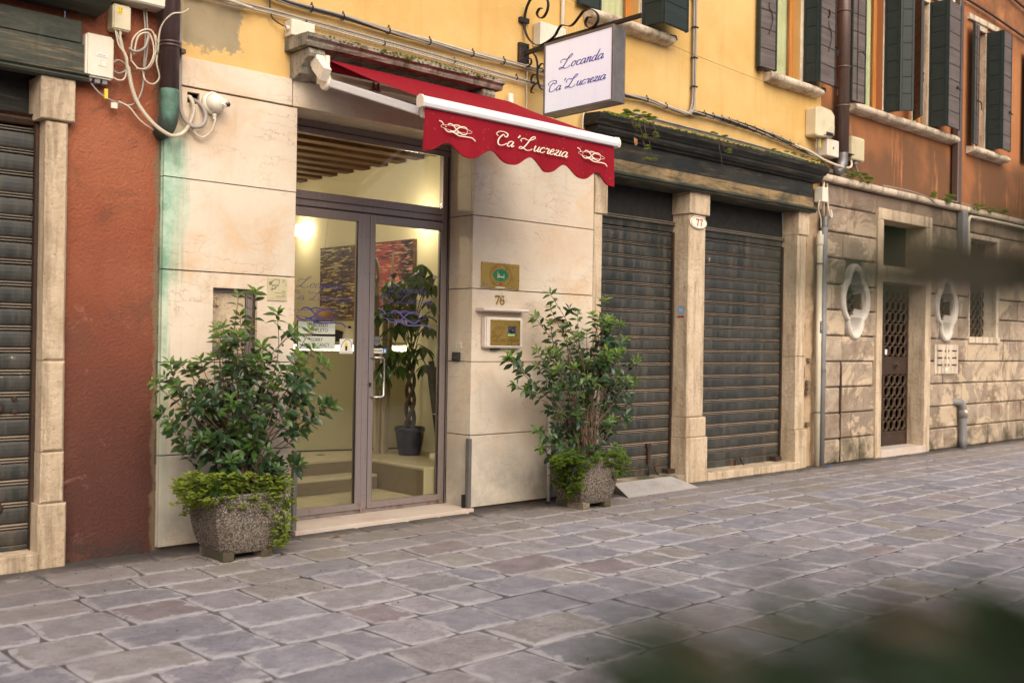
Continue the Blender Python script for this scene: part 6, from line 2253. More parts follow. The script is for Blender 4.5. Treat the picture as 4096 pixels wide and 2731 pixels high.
def planter_shrub(cx, cy_, poly, gpoly, extra, label, seed, ntips, rootz=.50, leafL=(.055, .088), group=None, size=.58):
    t = thing('potted_shrub', label, 'potted shrub', (cx, cy_, 0), group='evergreen shrubs in square pebble planters')
    r = random.Random(seed)
    # square tapering planter with chamfered corners, sagging-bellied sides
    prof = [(.40, .055), (.445, .09), (.50, .16), (.545, .26), (.565, .36), (.57, .46), (.575, .485), (.57, .495), (.50, .495), (.49, .44)]
    m = MB()
    def ring(w_, z):
        a = w_ / 2 * size / .58; c = a * .80
        return [Vector((cx + x, cy_ + y, z)) for x, y in ((-c, -a), (c, -a), (a, -c), (a, c), (c, a), (-c, a), (-a, c), (-a, -c))]
    sub = []
    for w_, z in prof:
        R_ = ring(w_, z)
        for i in range(8):
            p, q = R_[i], R_[(i + 1) % 8]
            ns = 6 if i % 2 == 0 else 2
            for k in range(ns):
                pt = p.lerp(q, k / ns)
                n_ = noise.noise(pt * 9) * .007
                pt += Vector((pt.x - cx, pt.y - cy_, 0)).normalized() * n_
                m.v.append(pt); sub.append(0)
    n = 8 // 2 * 8
    for L in range(len(prof) - 1):
        for k in range(n):
            k2 = (k + 1) % n
            m.f.append((L * n + k, L * n + k2, (L + 1) * n + k2, (L + 1) * n + k))
    m.f.append(tuple(range(n))[::-1])
    m.mi = [0] * len(m.f)
    pt_ = part('planter_box', m, 'pebble_concrete', t, smooth=False)
    for dx in (-.155, .155):
        part('foot', MB().box(cx + dx - .045, cx + dx + .045, cy_ - .195, cy_ + .195, .0, .075), 'rusticated_stone', pt_, bevel=.008)
    part('soil', MB().box(cx - .225, cx + .225, cy_ - .225, cy_ + .225, .40, .455), 'soil', t)
    # tips spread through the crown
    tips = [at(u, v, cy_ + dy) for (u, v, dy) in extra]
    pts = []
    us = [p[0] for p in poly]; vs_ = [p[1] for p in poly]
    tries = 0
    while len(pts) < ntips and tries < 20000:
        tries += 1
        u, v = r.uniform(min(us), max(us)), r.uniform(min(vs_), max(vs_))
        if not inpoly((u, v), poly): continue
        dy = r.uniform(-.34, .34) * (.5 + .5 * min(1, (v - min(vs_)) / 250))
        if cy_ + dy > -.06: continue
        p3 = at(u, v, cy_ + dy)
        if any((p3 - q).length < .066 for q in pts): continue
        pts.append(p3)
    tips += pts
    stems = MB()
    leaves = []

    def whorl(p, d, n, L, ang, age, tw):
        s = d.orthogonal().normalized(); s2 = d.cross(s)
        for k in range(n):
            a = tw + 2 * PI * k / n + r.uniform(-.35, .35)
            out = s * math.cos(a) + s2 * math.sin(a)
            ld = (out * math.sin(ang) + d * math.cos(ang)).normalized()
            ld.z -= .16 if age else -.05
            l_ = L * r.uniform(.75, 1.15)
            leaves.append((p + out * .004, ld.normalized(), l_, age))

    root = Vector((cx, cy_, rootz))
    for ti, tip in enumerate(tips):
        hor = Vector((tip.x - cx, tip.y - cy_, 0))
        b0 = root + Vector((r.uniform(-.10, .10), r.uniform(-.10, .10), -.08))
        rise = tip.z - rootz
        c1 = b0 + hor * .18 + Vector((0, 0, rise * .45))
        c2 = b0 + hor * .62 + Vector((0, 0, rise * .80))
        P = smoothline([b0, c1, c2, tip], 5)
        Ls = sum((P[i + 1] - P[i]).length for i in range(len(P) - 1))
        stems.tube(P, .0038 + .0028 * min(1, Ls), 5, taper=.38)
        young = tip.z > 1.25 or r.random() < .22
        n = len(P)
        i = n - 1
        d = (P[-1] - P[-3]).normalized()
        L = r.uniform(*leafL)
        whorl(tip, d, 4, L * .8, .75, 2 if young else 1, r.uniform(0, 6))
        whorl(tip - d * .022, d, 4, L, 1.15, 1 if young else r.choice((0, 0, 1)), r.uniform(0, 6))
        # nodes back down the stem
        acc = .0; want = .055
        k = 0
        dist = 0
        nodes = r.choice((3, 4, 5)) if Ls > .4 else 2
        for j in range(n - 1, 0, -1):
            seg = P[j] - P[j - 1]
            acc += seg.length
            if acc > want and k < nodes:
                acc = 0; want = r.uniform(.045, .075); k += 1
                whorl(P[j - 1], seg.normalized(), 2 if k > 1 else 3, L * 1.08, 1.25, 0 if k > 1 else r.choice((0, 1)), k * PI / 2 + r.uniform(-.2, .2))
        # a short side twig
        if Ls > .35 and r.random() < .75:
            j = int(n * r.uniform(.55, .8))
            sd = (Vector((r.uniform(-1, 1), r.uniform(-1, 1), r.uniform(.1, .8)))).normalized()
            e = P[j] + sd * r.uniform(.08, .16)
            if e.y < -.05:
                stems.tube([P[j], (P[j] + e) / 2 + Vector((0, 0, .01)), e], .0028, 4)
                whorl(e, sd, 4, L, 1.0, r.choice((0, 0, 1)), 0); whorl(e - sd * .03, sd, 3, L, 1.2, 0, 1)
    part('stems', stems, 'twig', t, smooth=True)
    meshes = {0: [leaf_mesh('leaf', 'leaf_dark', .40 + .05 * i, .10 + .14 * i, .08 + .06 * i) for i in range(3)],
              1: [leaf_mesh('leaf', 'leaf_mid', .42, .10 + .12 * i, .12) for i in range(2)],
              2: [leaf_mesh('leaf', 'leaf_young', .36, .05 + .12 * i, .14) for i in range(2)]}
    leaves.sort(key=lambda q: (q[0] - CAMP).length)
    pick = set(r.sample(range(len(leaves)), min(300, len(leaves)))) if False else set(range(min(300, len(leaves))))
    rest = {0: MB(), 1: MB(), 2: MB()}
    for i, (p, d, L, age) in enumerate(leaves):
        if p.y > -.035: p = Vector((p.x, -.04, p.z)); d = Vector((d.x, min(d.y, 0), d.z)).normalized()
        up = Vector((r.uniform(-.6, .2), r.uniform(-1.1, -.2), .75))
        M3 = orient(d, up)
        me = r.choice(meshes[age])
        if i in pick:
            o = bpy.data.objects.new('leaf', me); COL.objects.link(o)
            place(o, p, t)
            o.rotation_euler = M3.to_euler(); o.scale = (L, L, L)
        else:
            q = rest[age]
            q.add([p + M3 @ (v.co * L) for v in me.vertices], [tuple(f.vertices) for f in me.polygons])
    for age, mt in ((0, 'leaf_dark'), (1, 'leaf_mid'), (2, 'leaf_young')):
        if rest[age].v:
            o = part('inner_foliage', rest[age], mt, t, smooth=True); o['kind'] = 'stuff'
    # trailing light-green ground cover over the rim
    g = MB(); gs = MB()
    us = [p[0] for p in gpoly]; vs_ = [p[1] for p in gpoly]
    small = leaf_mesh('tmp', 'leaf_ground', .60, .10, .14)
    sv = [v.co.copy() for v in small.vertices]; sf = [tuple(f.vertices) for f in small.polygons]
    k = 0; tries = 0
    while k < 430 and tries < 20000:
        tries += 1
        u, v = r.uniform(min(us), max(us)), r.uniform(min(vs_), max(vs_))
        if not inpoly((u, v), gpoly): continue
        # depth: on or just outside the planter's faces
        dy = r.uniform(-.33, .10)
        p = at(u, v, cy_ + dy)
        if p.z < .46:
            ax, ay = abs(p.x - cx), abs(p.y - cy_)
            if max(ax, ay) < .26 * size / .58 or max(ax, ay) > .40: continue
        if p.z < .02: continue
        k += 1
        for q in range(r.choice((4, 6, 8))):
            a = r.uniform(0, 2 * PI)
            d = Vector((math.cos(a), math.sin(a), r.uniform(-.2, .6)))
            L = r.uniform(.030, .050)
            M3 = orient(d, Vector((0, -.35, 1)))
            c = p + Vector((r.uniform(-.012, .012), r.uniform(-.012, .012), r.uniform(-.02, .02)))
            g.add([c + M3 @ (x_ * L) for x_ in sv], sf)
        if r.random() < .5:
            b = Vector((cx + max(-.24, min(.24, p.x - cx)), cy_ + max(-.24, min(.24, p.y - cy_)), .49))
            gs.tube(smoothline([b, (b + p) / 2 + Vector((0, 0, .05)), p], 3), .0018, 4)
    o = part('trailing_plants', g, 'leaf_ground', t, smooth=True); o['kind'] = 'stuff'
    part('trailing_stems', gs, 'leaf_mid', t)['kind'] = 'stuff'
    return t


# crown outlines as they stand in the photograph, widened a little in depth by the builder
polyL = [(1005, 1175), (1090, 1260), (1130, 1330), (1250, 1420), (1320, 1460), (1290, 1540), (1220, 1590), (1330, 1620), (1310, 1700), (1210, 1770), (1190, 1870),
         (1000, 1900), (820, 1880), (740, 1820), (660, 1720), (655, 1640), (720, 1570), (640, 1520), (730, 1450), (850, 1440), (870, 1330), (930, 1230)]
gpolyL = [(690, 1930), (760, 1890), (900, 1905), (1050, 1890), (1150, 1900), (1190, 1990), (1180, 2090), (1130, 2190), (1090, 2180), (1080, 2060), (980, 2040), (900, 2040), (800, 2020), (720, 2080), (680, 2060), (710, 1990)]
extraL = [(1020, 1165, -.05), (955, 1180, 0), (1110, 1250, .05), (890, 1300, -.1), (860, 1310, 0), (612, 1530, -.05), (655, 1505, .0), (640, 1650, -.1), (1330, 1625, -.02), (1300, 1610, .05), (1310, 1460, -.1), (1255, 1395, 0), (680, 1450, -.1), (720, 1455, .1), (800, 1440, 0), (1200, 1860, -.2), (1240, 1320, -.05), (1180, 1310, .05)]
planter_shrub(3.71, -.46, polyL, gpolyL, extraL, 'taller and wider evergreen shrub in a pebble planter left of the glazed entrance', 3, 66, leafL=(.070, .108), size=.56)
polyR = [(2395, 1215), (2460, 1260), (2480, 1350), (2540, 1440), (2520, 1560), (2540, 1640), (2510, 1740), (2450, 1830), (2300, 1850), (2190, 1790), (2160, 1700), (2150, 1620), (2080, 1600), (2140, 1530), (2180, 1480), (2100, 1440), (2180, 1400), (2260, 1350), (2330, 1290)]
gpolyR = [(2200, 1840), (2280, 1800), (2360, 1830), (2480, 1800), (2530, 1850), (2540, 1900), (2470, 1910), (2400, 1840), (2350, 1880), (2330, 1960), (2270, 2000), (2240, 1960), (2200, 1900)]
extraR = [(2199, 1172, .12), (2200, 1230, .12), (2200, 1290, .12), (2140, 1270, .1), (2418, 1200, 0), (2310, 1250, .05), (2030, 1430, 0), (2045, 1420, -.1), (2060, 1540, -.1), (2150, 1720, -.1), (2480, 1290, .05), (2500, 1360, 0), (2550, 1440, -.1), (2535, 1525, -.1), (2370, 1260, 0), (2260, 1300, .05), (2145, 1400, -.05), (2165, 1790, -.1)]
planter_shrub(7.52, -.44, polyR, gpolyR, extraR, 'evergreen shrub with a lone tall shoot in a pebble planter right of the intercom', 8, 64, leafL=(.068, .100), size=.55)


# ------------------------------------------------------------------ pipes, boxes, cables
def tube_thing(name, label, cat, pts, r, mat, k=6, n=8, group=None, smooth=True):
    P = smoothline(pts, k) if k else pts
    o = MB().tube(P, r, n).build(name, mat, None, smooth=smooth)
    return tag(o, label, cat, group)


def build_left_fixtures():
    # big copper rain pipe with green patina below
    t = thing('copper_downpipe', 'fat brown copper rain pipe ending in a green-stained elbow above the limestone pier', 'downpipe', (3.31, -.11, 3.17))
    part('pipe', MB().tube([(3.31, -.105, 7.6), (3.30, -.105, 5.5), (3.295, -.105, 3.48)], .068, 24), 'copper_pipe', t, smooth=True)
    part('elbow', MB().tube(smoothline([(3.295, -.105, 3.478), (3.295, -.105, 3.34), (3.295, -.095, 3.26), (3.295, -.03, 3.20), (3.295, .08, 3.19)], 5), .0685, 24), 'copper_patina', t, smooth=True)
    for zz in (3.80, 3.826):
        part('collar', MB().lathe([(.069, -.010), (.079, -.008), (.079, .008), (.069, .010)], (3.295, -.105, zz), 24), 'copper_pipe', t, smooth=True)
    part('collar', MB().box(3.37, 3.41, -.13, .03, 3.765, 3.80), 'copper_pipe', t, bevel=.004)

    t = thing('fibre_box', 'larger pale grey cable box printed FLASHFIBER on the red wall', 'cable box', (2.76, -.03, 3.455), group='cable boxes on the red wall')
    part('casing', MB().box(2.685, 2.885, -.085, .03, 3.475, 3.785), 'white_plastic', t, bevel=.014, seg=2)
    part('cable_glands', MB().box(2.70, 2.74, -.06, -.01, 3.445, 3.475).box(2.76, 2.80, -.06, -.01, 3.440, 3.475).box(2.815, 2.85, -.06, -.01, 3.440, 3.475), 'grey_pvc', t, bevel=.004)
    e = MB().box(2.752, 2.838, -.088, -.0855, 3.628, 3.652)
    part('label', e, 'paper', t); part('label', MB().box(2.770, 2.826, -.088, -.0855, 3.560, 3.612), 'paper', t)
    e = MB(); block_text('FLASHFIBER', (2.765, -.0886, 3.635), (1, 0, 0), (0, 0, 1), .0095, e, width=.06)
    part('lettering', e, 'blue_ink', t)
    e = MB()
    for i, s in enumerate(('041D31M', '012', 'S 005', 'S 006')):
        block_text(s, (2.780, -.0886, 3.600 - i * .0115), (1, 0, 0), (0, 0, 1), .006, e)
    part('lettering', e, 'red_ink', t)
    t = thing('junction_box', 'smaller yellowed cable box with yellow labels 12 and 29, above the grey one', 'cable box', (2.93, -.02, 3.84), group='cable boxes on the red wall')
    part('casing', MB().box(2.872, 3.005, -.085, .03, 3.85, 4.035), 'cream_plastic', t, bevel=.010, seg=2)
    part('label', MB().box(2.905, 2.940, -.0875, -.0855, 3.965, 4.015), 'yellow_label', t)
    e = MB(); block_text('12', (2.909, -.0882, 3.995), (1, 0, 0), (0, 0, 1), .014, e, width=.024); block_text('29', (2.909, -.0882, 3.972), (1, 0, 0), (0, 0, 1), .014, e, width=.024)
    part('lettering', e, 'black_ink', t)
    t = thing('equipment_box', 'long pale box cut by the top edge above the labelled cable box', 'cable box', (3.0, -.05, 4.06))
    part('casing', MB().box(2.79, 3.245, -.14, .03, 4.065, 4.30), 'white_plastic', t, bevel=.012)

    # loops of slack telephone wire
    L = 'cables on the red wall'
    specs = [
        ([(3.03, -.03, 3.65), (3.03, -.05, 3.80), (3.10, -.05, 3.89), (3.18, -.05, 3.90), (3.21, -.05, 3.78), (3.17, -.05, 3.64), (3.09, -.05, 3.60), (3.03, -.03, 3.66)], 'cable_cream', 'high loop of slack cream wire left of the copper pipe'),
        ([(3.04, -.06, 3.70), (3.07, -.06, 3.84), (3.15, -.07, 3.87), (3.19, -.06, 3.74), (3.14, -.06, 3.62), (3.06, -.06, 3.60)], 'cable_cream', 'inner loop of slack cream wire left of the copper pipe'),
        ([(3.12, -.03, 3.60), (3.13, -.05, 3.53), (3.19, -.05, 3.51), (3.24, -.05, 3.57), (3.215, -.05, 3.68), (3.23, -.05, 3.80), (3.20, -.05, 3.88)], 'cable_cream', 'lowest hanging loop of cream wire beside the pipe elbow'),
        ([(2.90, -.02, 3.64), (2.885, -.04, 3.58), (2.93, -.04, 3.545), (2.985, -.04, 3.575), (2.985, -.04, 3.62), (2.93, -.04, 3.64), (2.895, -.03, 3.61)], 'cable_grey', 'small round coil of wire just right of the grey box'),
        ([(2.885, -.03, 3.52), (2.93, -.04, 3.495), (2.98, -.04, 3.515), (2.99, -.05, 3.60), (2.965, -.06, 3.70), (2.93, -.06, 3.85)], 'cable_cream', 'wire dropping from the small box and curling under the coil'),
        ([(2.91, -.05, 3.85), (2.95, -.06, 3.74), (2.985, -.07, 3.66), (2.99, -.06, 3.585)], 'cable_cream', 'wire from the small box to the ribbed conduit'),
        ([(2.94, -.06, 3.85), (2.935, -.07, 3.76), (2.975, -.07, 3.68), (2.998, -.06, 3.59)], 'cable_cream', 'second wire from the small box to the ribbed conduit'),
        ([(2.90, -.06, 3.85), (2.92, -.07, 3.75), (2.96, -.075, 3.69), (3.0, -.06, 3.60)], 'cable_cream', 'third wire from the small box to the ribbed conduit'),
        ([(3.125, -.02, 4.06), (3.135, -.03, 3.85), (3.125, -.03, 3.60)], 'cable_grey', 'grey riser wire dropping from the long top box'),
        ([(3.14, -.03, 4.06), (3.15, -.04, 3.82), (3.13, -.03, 3.58), (3.115, -.03, 3.45), (3.06, -.03, 3.345), (2.96, -.03, 3.325), (2.82, -.03, 3.37), (2.735, -.03, 3.445)], 'cable_grey', 'thin wire swinging below the big grey box'),
        ([(2.94, -.04, 3.34), (3.02, -.04, 3.31), (3.10, -.04, 3.23), (3.20, -.05, 3.17)], 'cable_cream', 'thin wire running down beside the ribbed conduit'),
        ([(3.005, -.05, 3.74), (3.05, -.07, 3.72), (3.11, -.08, 3.76), (3.15, -.06, 3.86)], 'cable_grey', 'thick grey wire bowed between the two loops'),
        ([(3.45, -.06, 4.13), (3.42, -.12, 4.10), (3.35, -.18, 4.05), (3.27, -.17, 4.02), (3.22, -.10, 3.92), (3.215, -.07, 3.74)], 'cable_cream', 'pale wire slung across the front of the copper pipe'),
    ]
    for i, (P, mt, lab) in enumerate(specs):
        tube_thing('cable', lab, 'cable', P, .0065 if i != 11 else .010, mt, group=L)
    tag(part('wire_tag', MB().box(2.835, 2.86, -.045, -.035, 3.345, 3.415), 'yellow_label', None), 'yellow sleeve on the thin wire below the big grey box', 'wire tag')
    tag(part('wire_tag', MB().box(2.885, 2.93, -.045, -.035, 3.285, 3.325), 'white_plastic', None), 'small clear sleeve on the wire below the big grey box', 'wire tag')

    def ribbed(name, label, cat, P, r, mat, pitch=.011):
        P = smoothline(P, 10)
        # resample evenly and pulse the radius
        out = [P[0]]
        acc = 0
        for a, b in zip(P, P[1:]):
            seg = (b - a).length; 
            while acc + seg >= pitch / 2:
                t = (pitch / 2 - acc) / seg
                a = a.lerp(b, t); out.append(a.copy()); seg = (b - a).length; acc = 0
            acc += seg
        m = MB()
        idx = [0]
        n = len(out)
        m.tube(out, lambda q: r * (1.0 if int(round(q * (n - 1))) % 2 else .80), 10)
        o = m.build(name, mat, None, smooth=False)
        return tag(o, label, cat)
    ribbed('corrugated_conduit', 'ribbed cream conduit swinging under the copper elbow', 'conduit', [(3.0, -.055, 3.60), (3.03, -.06, 3.45), (3.08, -.07, 3.33), (3.18, -.10, 3.205), (3.29, -.13, 3.135), (3.37, -.12, 3.15), (3.44, -.07, 3.20), (3.495, -.05, 3.29), (3.515, -.05, 3.38), (3.50, -.03, 3.46), (3.51, .05, 3.49)], .016, 'cable_cream')
    ribbed('corrugated_conduit', 'thin ribbed conduit looping below the white dome camera', 'conduit', [(3.69, -.06, 3.325), (3.665, -.05, 3.24), (3.60, -.04, 3.175), (3.53, -.04, 3.20), (3.50, -.04, 3.28), (3.51, -.03, 3.38), (3.53, .05, 3.47)], .009, 'cable_cream', .009)
    tube_thing('service_pipe', 'smooth grey-brown pipe beside the copper pipe, curling into the square wall hole', 'pipe', [(3.405, -.02, 7.0), (3.405, -.02, 4.5), (3.405, -.03, 3.9), (3.41, -.035, 3.45), (3.43, -.05, 3.31), (3.49, -.06, 3.245), (3.57, -.06, 3.255), (3.615, -.05, 3.33), (3.59, -.03, 3.42), (3.555, .05, 3.475)], .0155, 'cable_grey', n=12)
    # dome camera
    t = thing('dome_camera', 'white dome security camera on the pale stone left of the awning', 'camera', (3.69, -.05, 3.45))
    part('base', MB().lathe([(0, -.0), (.088, 0), (.090, -.025), (.080, -.045), (.072, -.048)], (3.685, -.001, 3.455), 28, axis='y'), 'white_enamel', t, smooth=True)
    q = MB().lathe([(.074, .0), (.072, -.022), (.060, -.050), (.038, -.070), (.0, -.078)], (3.69, -.048, 3.452), 28, axis='y')
    part('dome', q, 'white_enamel', t, smooth=True)
    l = MB()
    l.obox((3.705, -.085, 3.465), (3.755, -.130, 3.442), .055, .060)
    part('lens_hood', l, 'white_enamel', t, bevel=.012, seg=2)
    part('lens', MB().sphere((3.756, -.131, 3.441), .020, 12, 8), 'window_dark', t, smooth=True)
    part('gland', MB().lathe([(.016, 0), (.018, -.02), (.013, -.024), (.013, -.045)], (3.688, -.045, 3.372), 14), 'white_plastic', t)


build_left_fixtures()


def cable_bundle(label, paths, group, ties=None, mats=('cable_grey',)):
    lo = paths[0][0]
    t = thing('cable_bundle', label, 'cable bundle', lo, group=group)
    for i, P in enumerate(paths):
        part('cable', MB().tube(smoothline(P, 5), .0105 if i % 2 == 0 else .008, 7), mats[i % len(mats)], t, smooth=True)
    if ties:
        for (x, y, z, r_) in ties:
            part('cable_tie', MB().lathe([(r_, x - .006), (r_ + .003, x - .006), (r_ + .003, x + .006), (r_, x + .006)], (0, y, z), 10, axis='x').box(x - .006, x + .006, y - .01, y - .004, z + r_, z + r_ + .018), 'cable_black', t)
    return t


def build_cables():
    r = random.Random(31)
    G = 'cable runs along the facades'
    # thick bundle sweeping across the yellow wall above the canopy
    keys = [(3.62, 4.62), (3.95, 4.50), (4.25, 4.40), (4.86, 4.395), (5.34, 4.382), (5.80, 4.38), (6.32, 4.375), (6.95, 4.385), (7.40, 4.38), (8.0, 4.375), (8.54, 4.365), (8.89, 4.38), (9.23, 4.36), (9.55, 4.345), (9.72, 4.36)]
    paths = []
    for k in range(5):
        P = []
        for i, (x, z) in enumerate(keys):
            a = k * 1.26 + i * .9
            P.append((x, -.025 + .014 * math.cos(a), z + .016 * math.sin(a) + r.uniform(-.004, .004)))
        paths.append(P)
    ties = [(x, -.025, z, .030) for x, z in ((4.55, 4.397), (4.86, 4.395), (5.34, 4.382), (5.80, 4.38), (6.32, 4.375), (6.72, 4.38), (7.6, 4.38), (8.2, 4.37), (8.89, 4.38), (9.23, 4.36))]
    cable_bundle('thick bundle of grey cables sweeping over the stone canopy and behind the sign', paths, G, ties, ('cable_grey', 'cable_black', 'cable_grey', 'cable_cream'))
    keys = [(3.44, 4.26), (3.80, 4.27), (4.21, 4.272), (5.08, 4.262), (5.8, 4.25), (6.57, 4.232), (7.26, 4.22), (7.9, 4.18)]
    paths = [[(x, -.012 - .008 * k, z + .012 * k + r.uniform(-.003, .003)) for x, z in keys] for k in range(3)]
    cable_bundle('thinner pair of pale cables clipped just above the stone canopy', paths, G, [(x, -.02, 4.268 - .01 * (x - 4) / 3 * 1.5, .020) for x in (4.5, 5.3, 6.1, 6.9)], ('cable_cream', 'cable_cream', 'cable_grey'))
    # vertical run
    paths = [[(9.765 + dx, -.02 + dy, 8.0), (9.765 + dx, -.02 + dy, 6.2), (9.765 + dx, -.02 + dy, 5.0), (9.76 + dx, -.02 + dy, 4.55), (9.74 + dx * 1.4, -.02 + dy, 4.42), (9.68, -.02 + dy, 4.37), (9.55, -.02 + dy, 4.345 + dx)] for dx, dy in ((-.02, 0), (0, .012), (.02, 0), (.0, -.014))]
    t = thing('cable_bundle', 'vertical bundle of four grey cables down the yellow wall', 'cable bundle', (9.765, -.02, 4.4), group=G)
    for P in paths:
        part('cable', MB().tube(smoothline(P, 5), .011, 7), 'cable_grey', t, smooth=True)
    for z in (5.72, 5.38, 5.02, 4.68):
        part('cable_tie', MB().box(9.73, 9.80, -.048, .01, z - .008, z + .008), 'cable_black', t)
    # rough taped bundle continuing right above cornice, then beige duct to the boxes
    keys = [(9.70, 4.355), (9.78, 4.37), (10.0, 4.385), (10.4, 4.382), (11.01, 4.36), (11.5, 4.33), (12.06, 4.275), (12.35, 4.24), (12.6, 4.22)]
    paths = [[(x, -.03 + .018 * math.cos(k * 1.1 + i), z + .020 * math.sin(k * 1.1 + i * .8) + r.uniform(-.008, .008)) for i, (x, z) in enumerate(keys)] for k in range(6)]
    def zk(x):
        for (a, za), (b, zb) in zip(keys, keys[1:]):
            if a <= x <= b:
                return za + (zb - za) * (x - a) / (b - a)
        return keys[0][1]
    ties = [(x, -.03, zk(x), .032) for x in (9.95, 10.12, 10.3, 10.45, 10.62, 10.8, 11.0, 11.2, 11.4, 11.6, 11.8, 12.0)]
    cable_bundle('untidy taped cable bundle above the dark shop cornice', paths, G, ties, ('cable_grey', 'cable_black', 'cable_grey', 'cable_black'))
    tube_thing('service_pipe', 'pale grey duct curving from the taped bundle to the cream boxes', 'pipe', [(11.9, -.05, 4.295), (12.2, -.08, 4.25), (12.5, -.12, 4.17), (12.8, -.15, 4.13), (13.1, -.15, 4.13), (13.28, -.10, 4.20), (13.32, -.06, 4.30)], .016, 'cable_cream')
    keys = [(8.55, 4.17), (9.2, 4.16), (10.0, 4.155), (11.0, 4.145), (12.0, 4.12), (12.7, 4.07), (13.4, 4.03)]
    paths = [[(x, -.02 - .012 * k, z + .010 * k) for x, z in keys] for k in range(3)]
    cable_bundle('low run of three thin cables just above the dark cornice', paths, G, None, ('cable_cream', 'cable_cream', 'cable_grey'))
    tube_thing('cable', 'two pale wires dropping behind the awning from the sign', 'cable', [(7.95, -.01, 4.18), (7.86, -.03, 4.02), (7.88, -.02, 3.8), (8.0, -.01, 3.6)], .010, 'cable_cream', group='single wires on the yellow wall')
    tube_thing('cable', 'thin white wire hanging straight below the cable bundle left of the sign', 'cable', [(7.06, -.01, 4.36), (7.055, -.01, 4.18), (7.06, -.012, 4.02), (7.04, -.015, 3.93), (7.0, -.015, 3.86)], .006, 'cable_cream', group='single wires on the yellow wall')
    tube_thing('cable', 'hair-thin wire slanting across the yellow wall to the window sill', 'cable', [(7.1, -.02, 5.25), (8.6, -.03, 5.13), (9.8, -.03, 5.05), (11.3, -.02, 5.0)], .0022, 'cable_black', n=4, group='single wires on the yellow wall')
    tube_thing('cable', 'grey duct entering the frame at the top left of the yellow wall', 'cable', [(3.50, -.03, 4.34), (3.62, -.05, 4.30), (3.80, -.06, 4.275), (4.0, -.05, 4.262)], .014, 'cable_cream', group='single wires on the yellow wall')
    tube_thing('cable', 'black drop wire down the yellow wall at the top left', 'cable', [(4.17, -.01, 5.2), (4.17, -.01, 4.45), (4.18, -.015, 4.27), (4.22, -.02, 4.22), (4.29, -.03, 4.19)], .006, 'cable_black', group='single wires on the yellow wall')
    tube_thing('cable', 'twisted cable sloping across the upper orange wall', 'cable', [(17.0, -.02, 7.46), (18.0, -.03, 7.42), (19.5, -.03, 7.33), (21, -.03, 7.25), (24, -.02, 7.2)], .018, 'cable_black', group='wires on the orange wall')
    tube_thing('cable', 'second dark cable at the very top of the orange wall', 'cable', [(18.4, -.02, 8.0), (19.5, -.03, 7.86), (21, -.03, 7.75)], .018, 'cable_black', group='wires on the orange wall')
    tube_thing('cable', 'loose wire lying along the stone ledge of the orange house', 'cable', [(14.2, -.09, 4.02), (15.0, -.12, 4.02), (15.6, -.13, 3.98), (15.9, -.14, 3.90), (16.3, -.13, 3.93), (16.4, -.11, 4.02), (17.3, -.09, 4.02), (17.6, -.10, 3.98)], .008, 'cable_grey', group='wires on the orange wall')
    # small boxes on the yellow wall
    t = thing('junction_box', 'cream junction box standing on the left end of the stone canopy', 'junction box', (4.43, -.05, 4.11))
    part('casing', MB().box(4.325, 4.545, -.10, .02, 4.115, 4.245), 'white_plastic', t, bevel=.006)
    part('gland', MB().lathe([(.018, -.03), (.018, 0)], (4.325, -.05, 4.175), 10, axis='x'), 'white_plastic', t)
    t = thing('junction_box', 'pale junction box on the yellow wall behind the sign scroll', 'junction box', (7.34, -.04, 4.68))
    part('casing', MB().box(7.16, 7.53, -.09, .02, 4.62, 4.86), 'white_plastic', t, bevel=.006)
    tube_thing('service_pipe', 'white conduit rising on the yellow wall behind the sign scroll', 'pipe', [(7.56, .0, 4.6), (7.565, .0, 5.3), (7.57, .0, 6.5)], .022, 'white_plastic', k=0)
    t = thing('junction_box', 'small white cylinder sensor on the yellow wall above the awning', 'sensor', (6.82, -.03, 3.99))
    part('casing', MB().lathe([(0, .0), (.032, 0), (.032, .085), (.028, .092), (0, .092)], (6.82, -.03, 3.985), 16), 'white_enamel', t, smooth=False)
    part('wall_bracket', MB().box(6.80, 6.84, -.02, .03, 4.0, 4.05), 'white_plastic', t)
    # boxes at the corner of yellow and orange
    t = thing('meter_box', 'rounded cream meter box on the wall corner above the cornice end', 'meter box', (12.5, -.06, 4.48), group='cream service boxes by the brown downpipe')
    m = MB().prism([(12.27, 4.48), (12.30, 4.46), (12.70, 4.49), (12.745, 4.60), (12.745, 4.80), (12.66, 4.86), (12.42, 4.875), (12.27, 4.84)], -.14, .03, axis='y')
    part('casing', m, 'cream_plastic', t, bevel=.012)
    part('door_flap', MB().prism([(12.45, 4.50), (12.71, 4.52), (12.72, 4.66), (12.58, 4.66)], -.155, -.142, axis='y'), 'cream_plastic', t, bevel=.004)
    part('cable_mouth', MB().box(12.50, 12.68, -.158, -.156, 4.505, 4.545), 'black_ink', t)
    part('wires', MB().tube([(12.42, -.06, 4.47), (12.42, -.05, 4.33), (12.47, -.04, 4.24)], .010, 6).tube([(12.46, -.06, 4.47), (12.47, -.05, 4.33), (12.5, -.04, 4.24)], .012, 6), 'cable_grey', t)
    part('yellow_lead', MB().tube([(12.50, -.06, 4.46), (12.50, -.06, 4.34)], .014, 6), 'yellow_label', t)
    t = thing('junction_box', 'square grey-white junction box under the rounded meter box', 'junction box', (12.76, -.05, 4.24), group='cream service boxes by the brown downpipe')
    part('casing', MB().box(12.60, 12.90, -.12, .03, 4.245, 4.475), 'white_plastic', t, bevel=.008)
    part('screw', MB().lathe([(.018, 0), (.018, -.006), (0, -.008)], (12.75, -.12, 4.36), 10, axis='y'), 'grey_pvc', t)
    t = thing('junction_box', 'ribbed cream box on the orange wall right of the brown downpipe', 'junction box', (13.45, -.06, 4.28), group='cream service boxes by the brown downpipe')
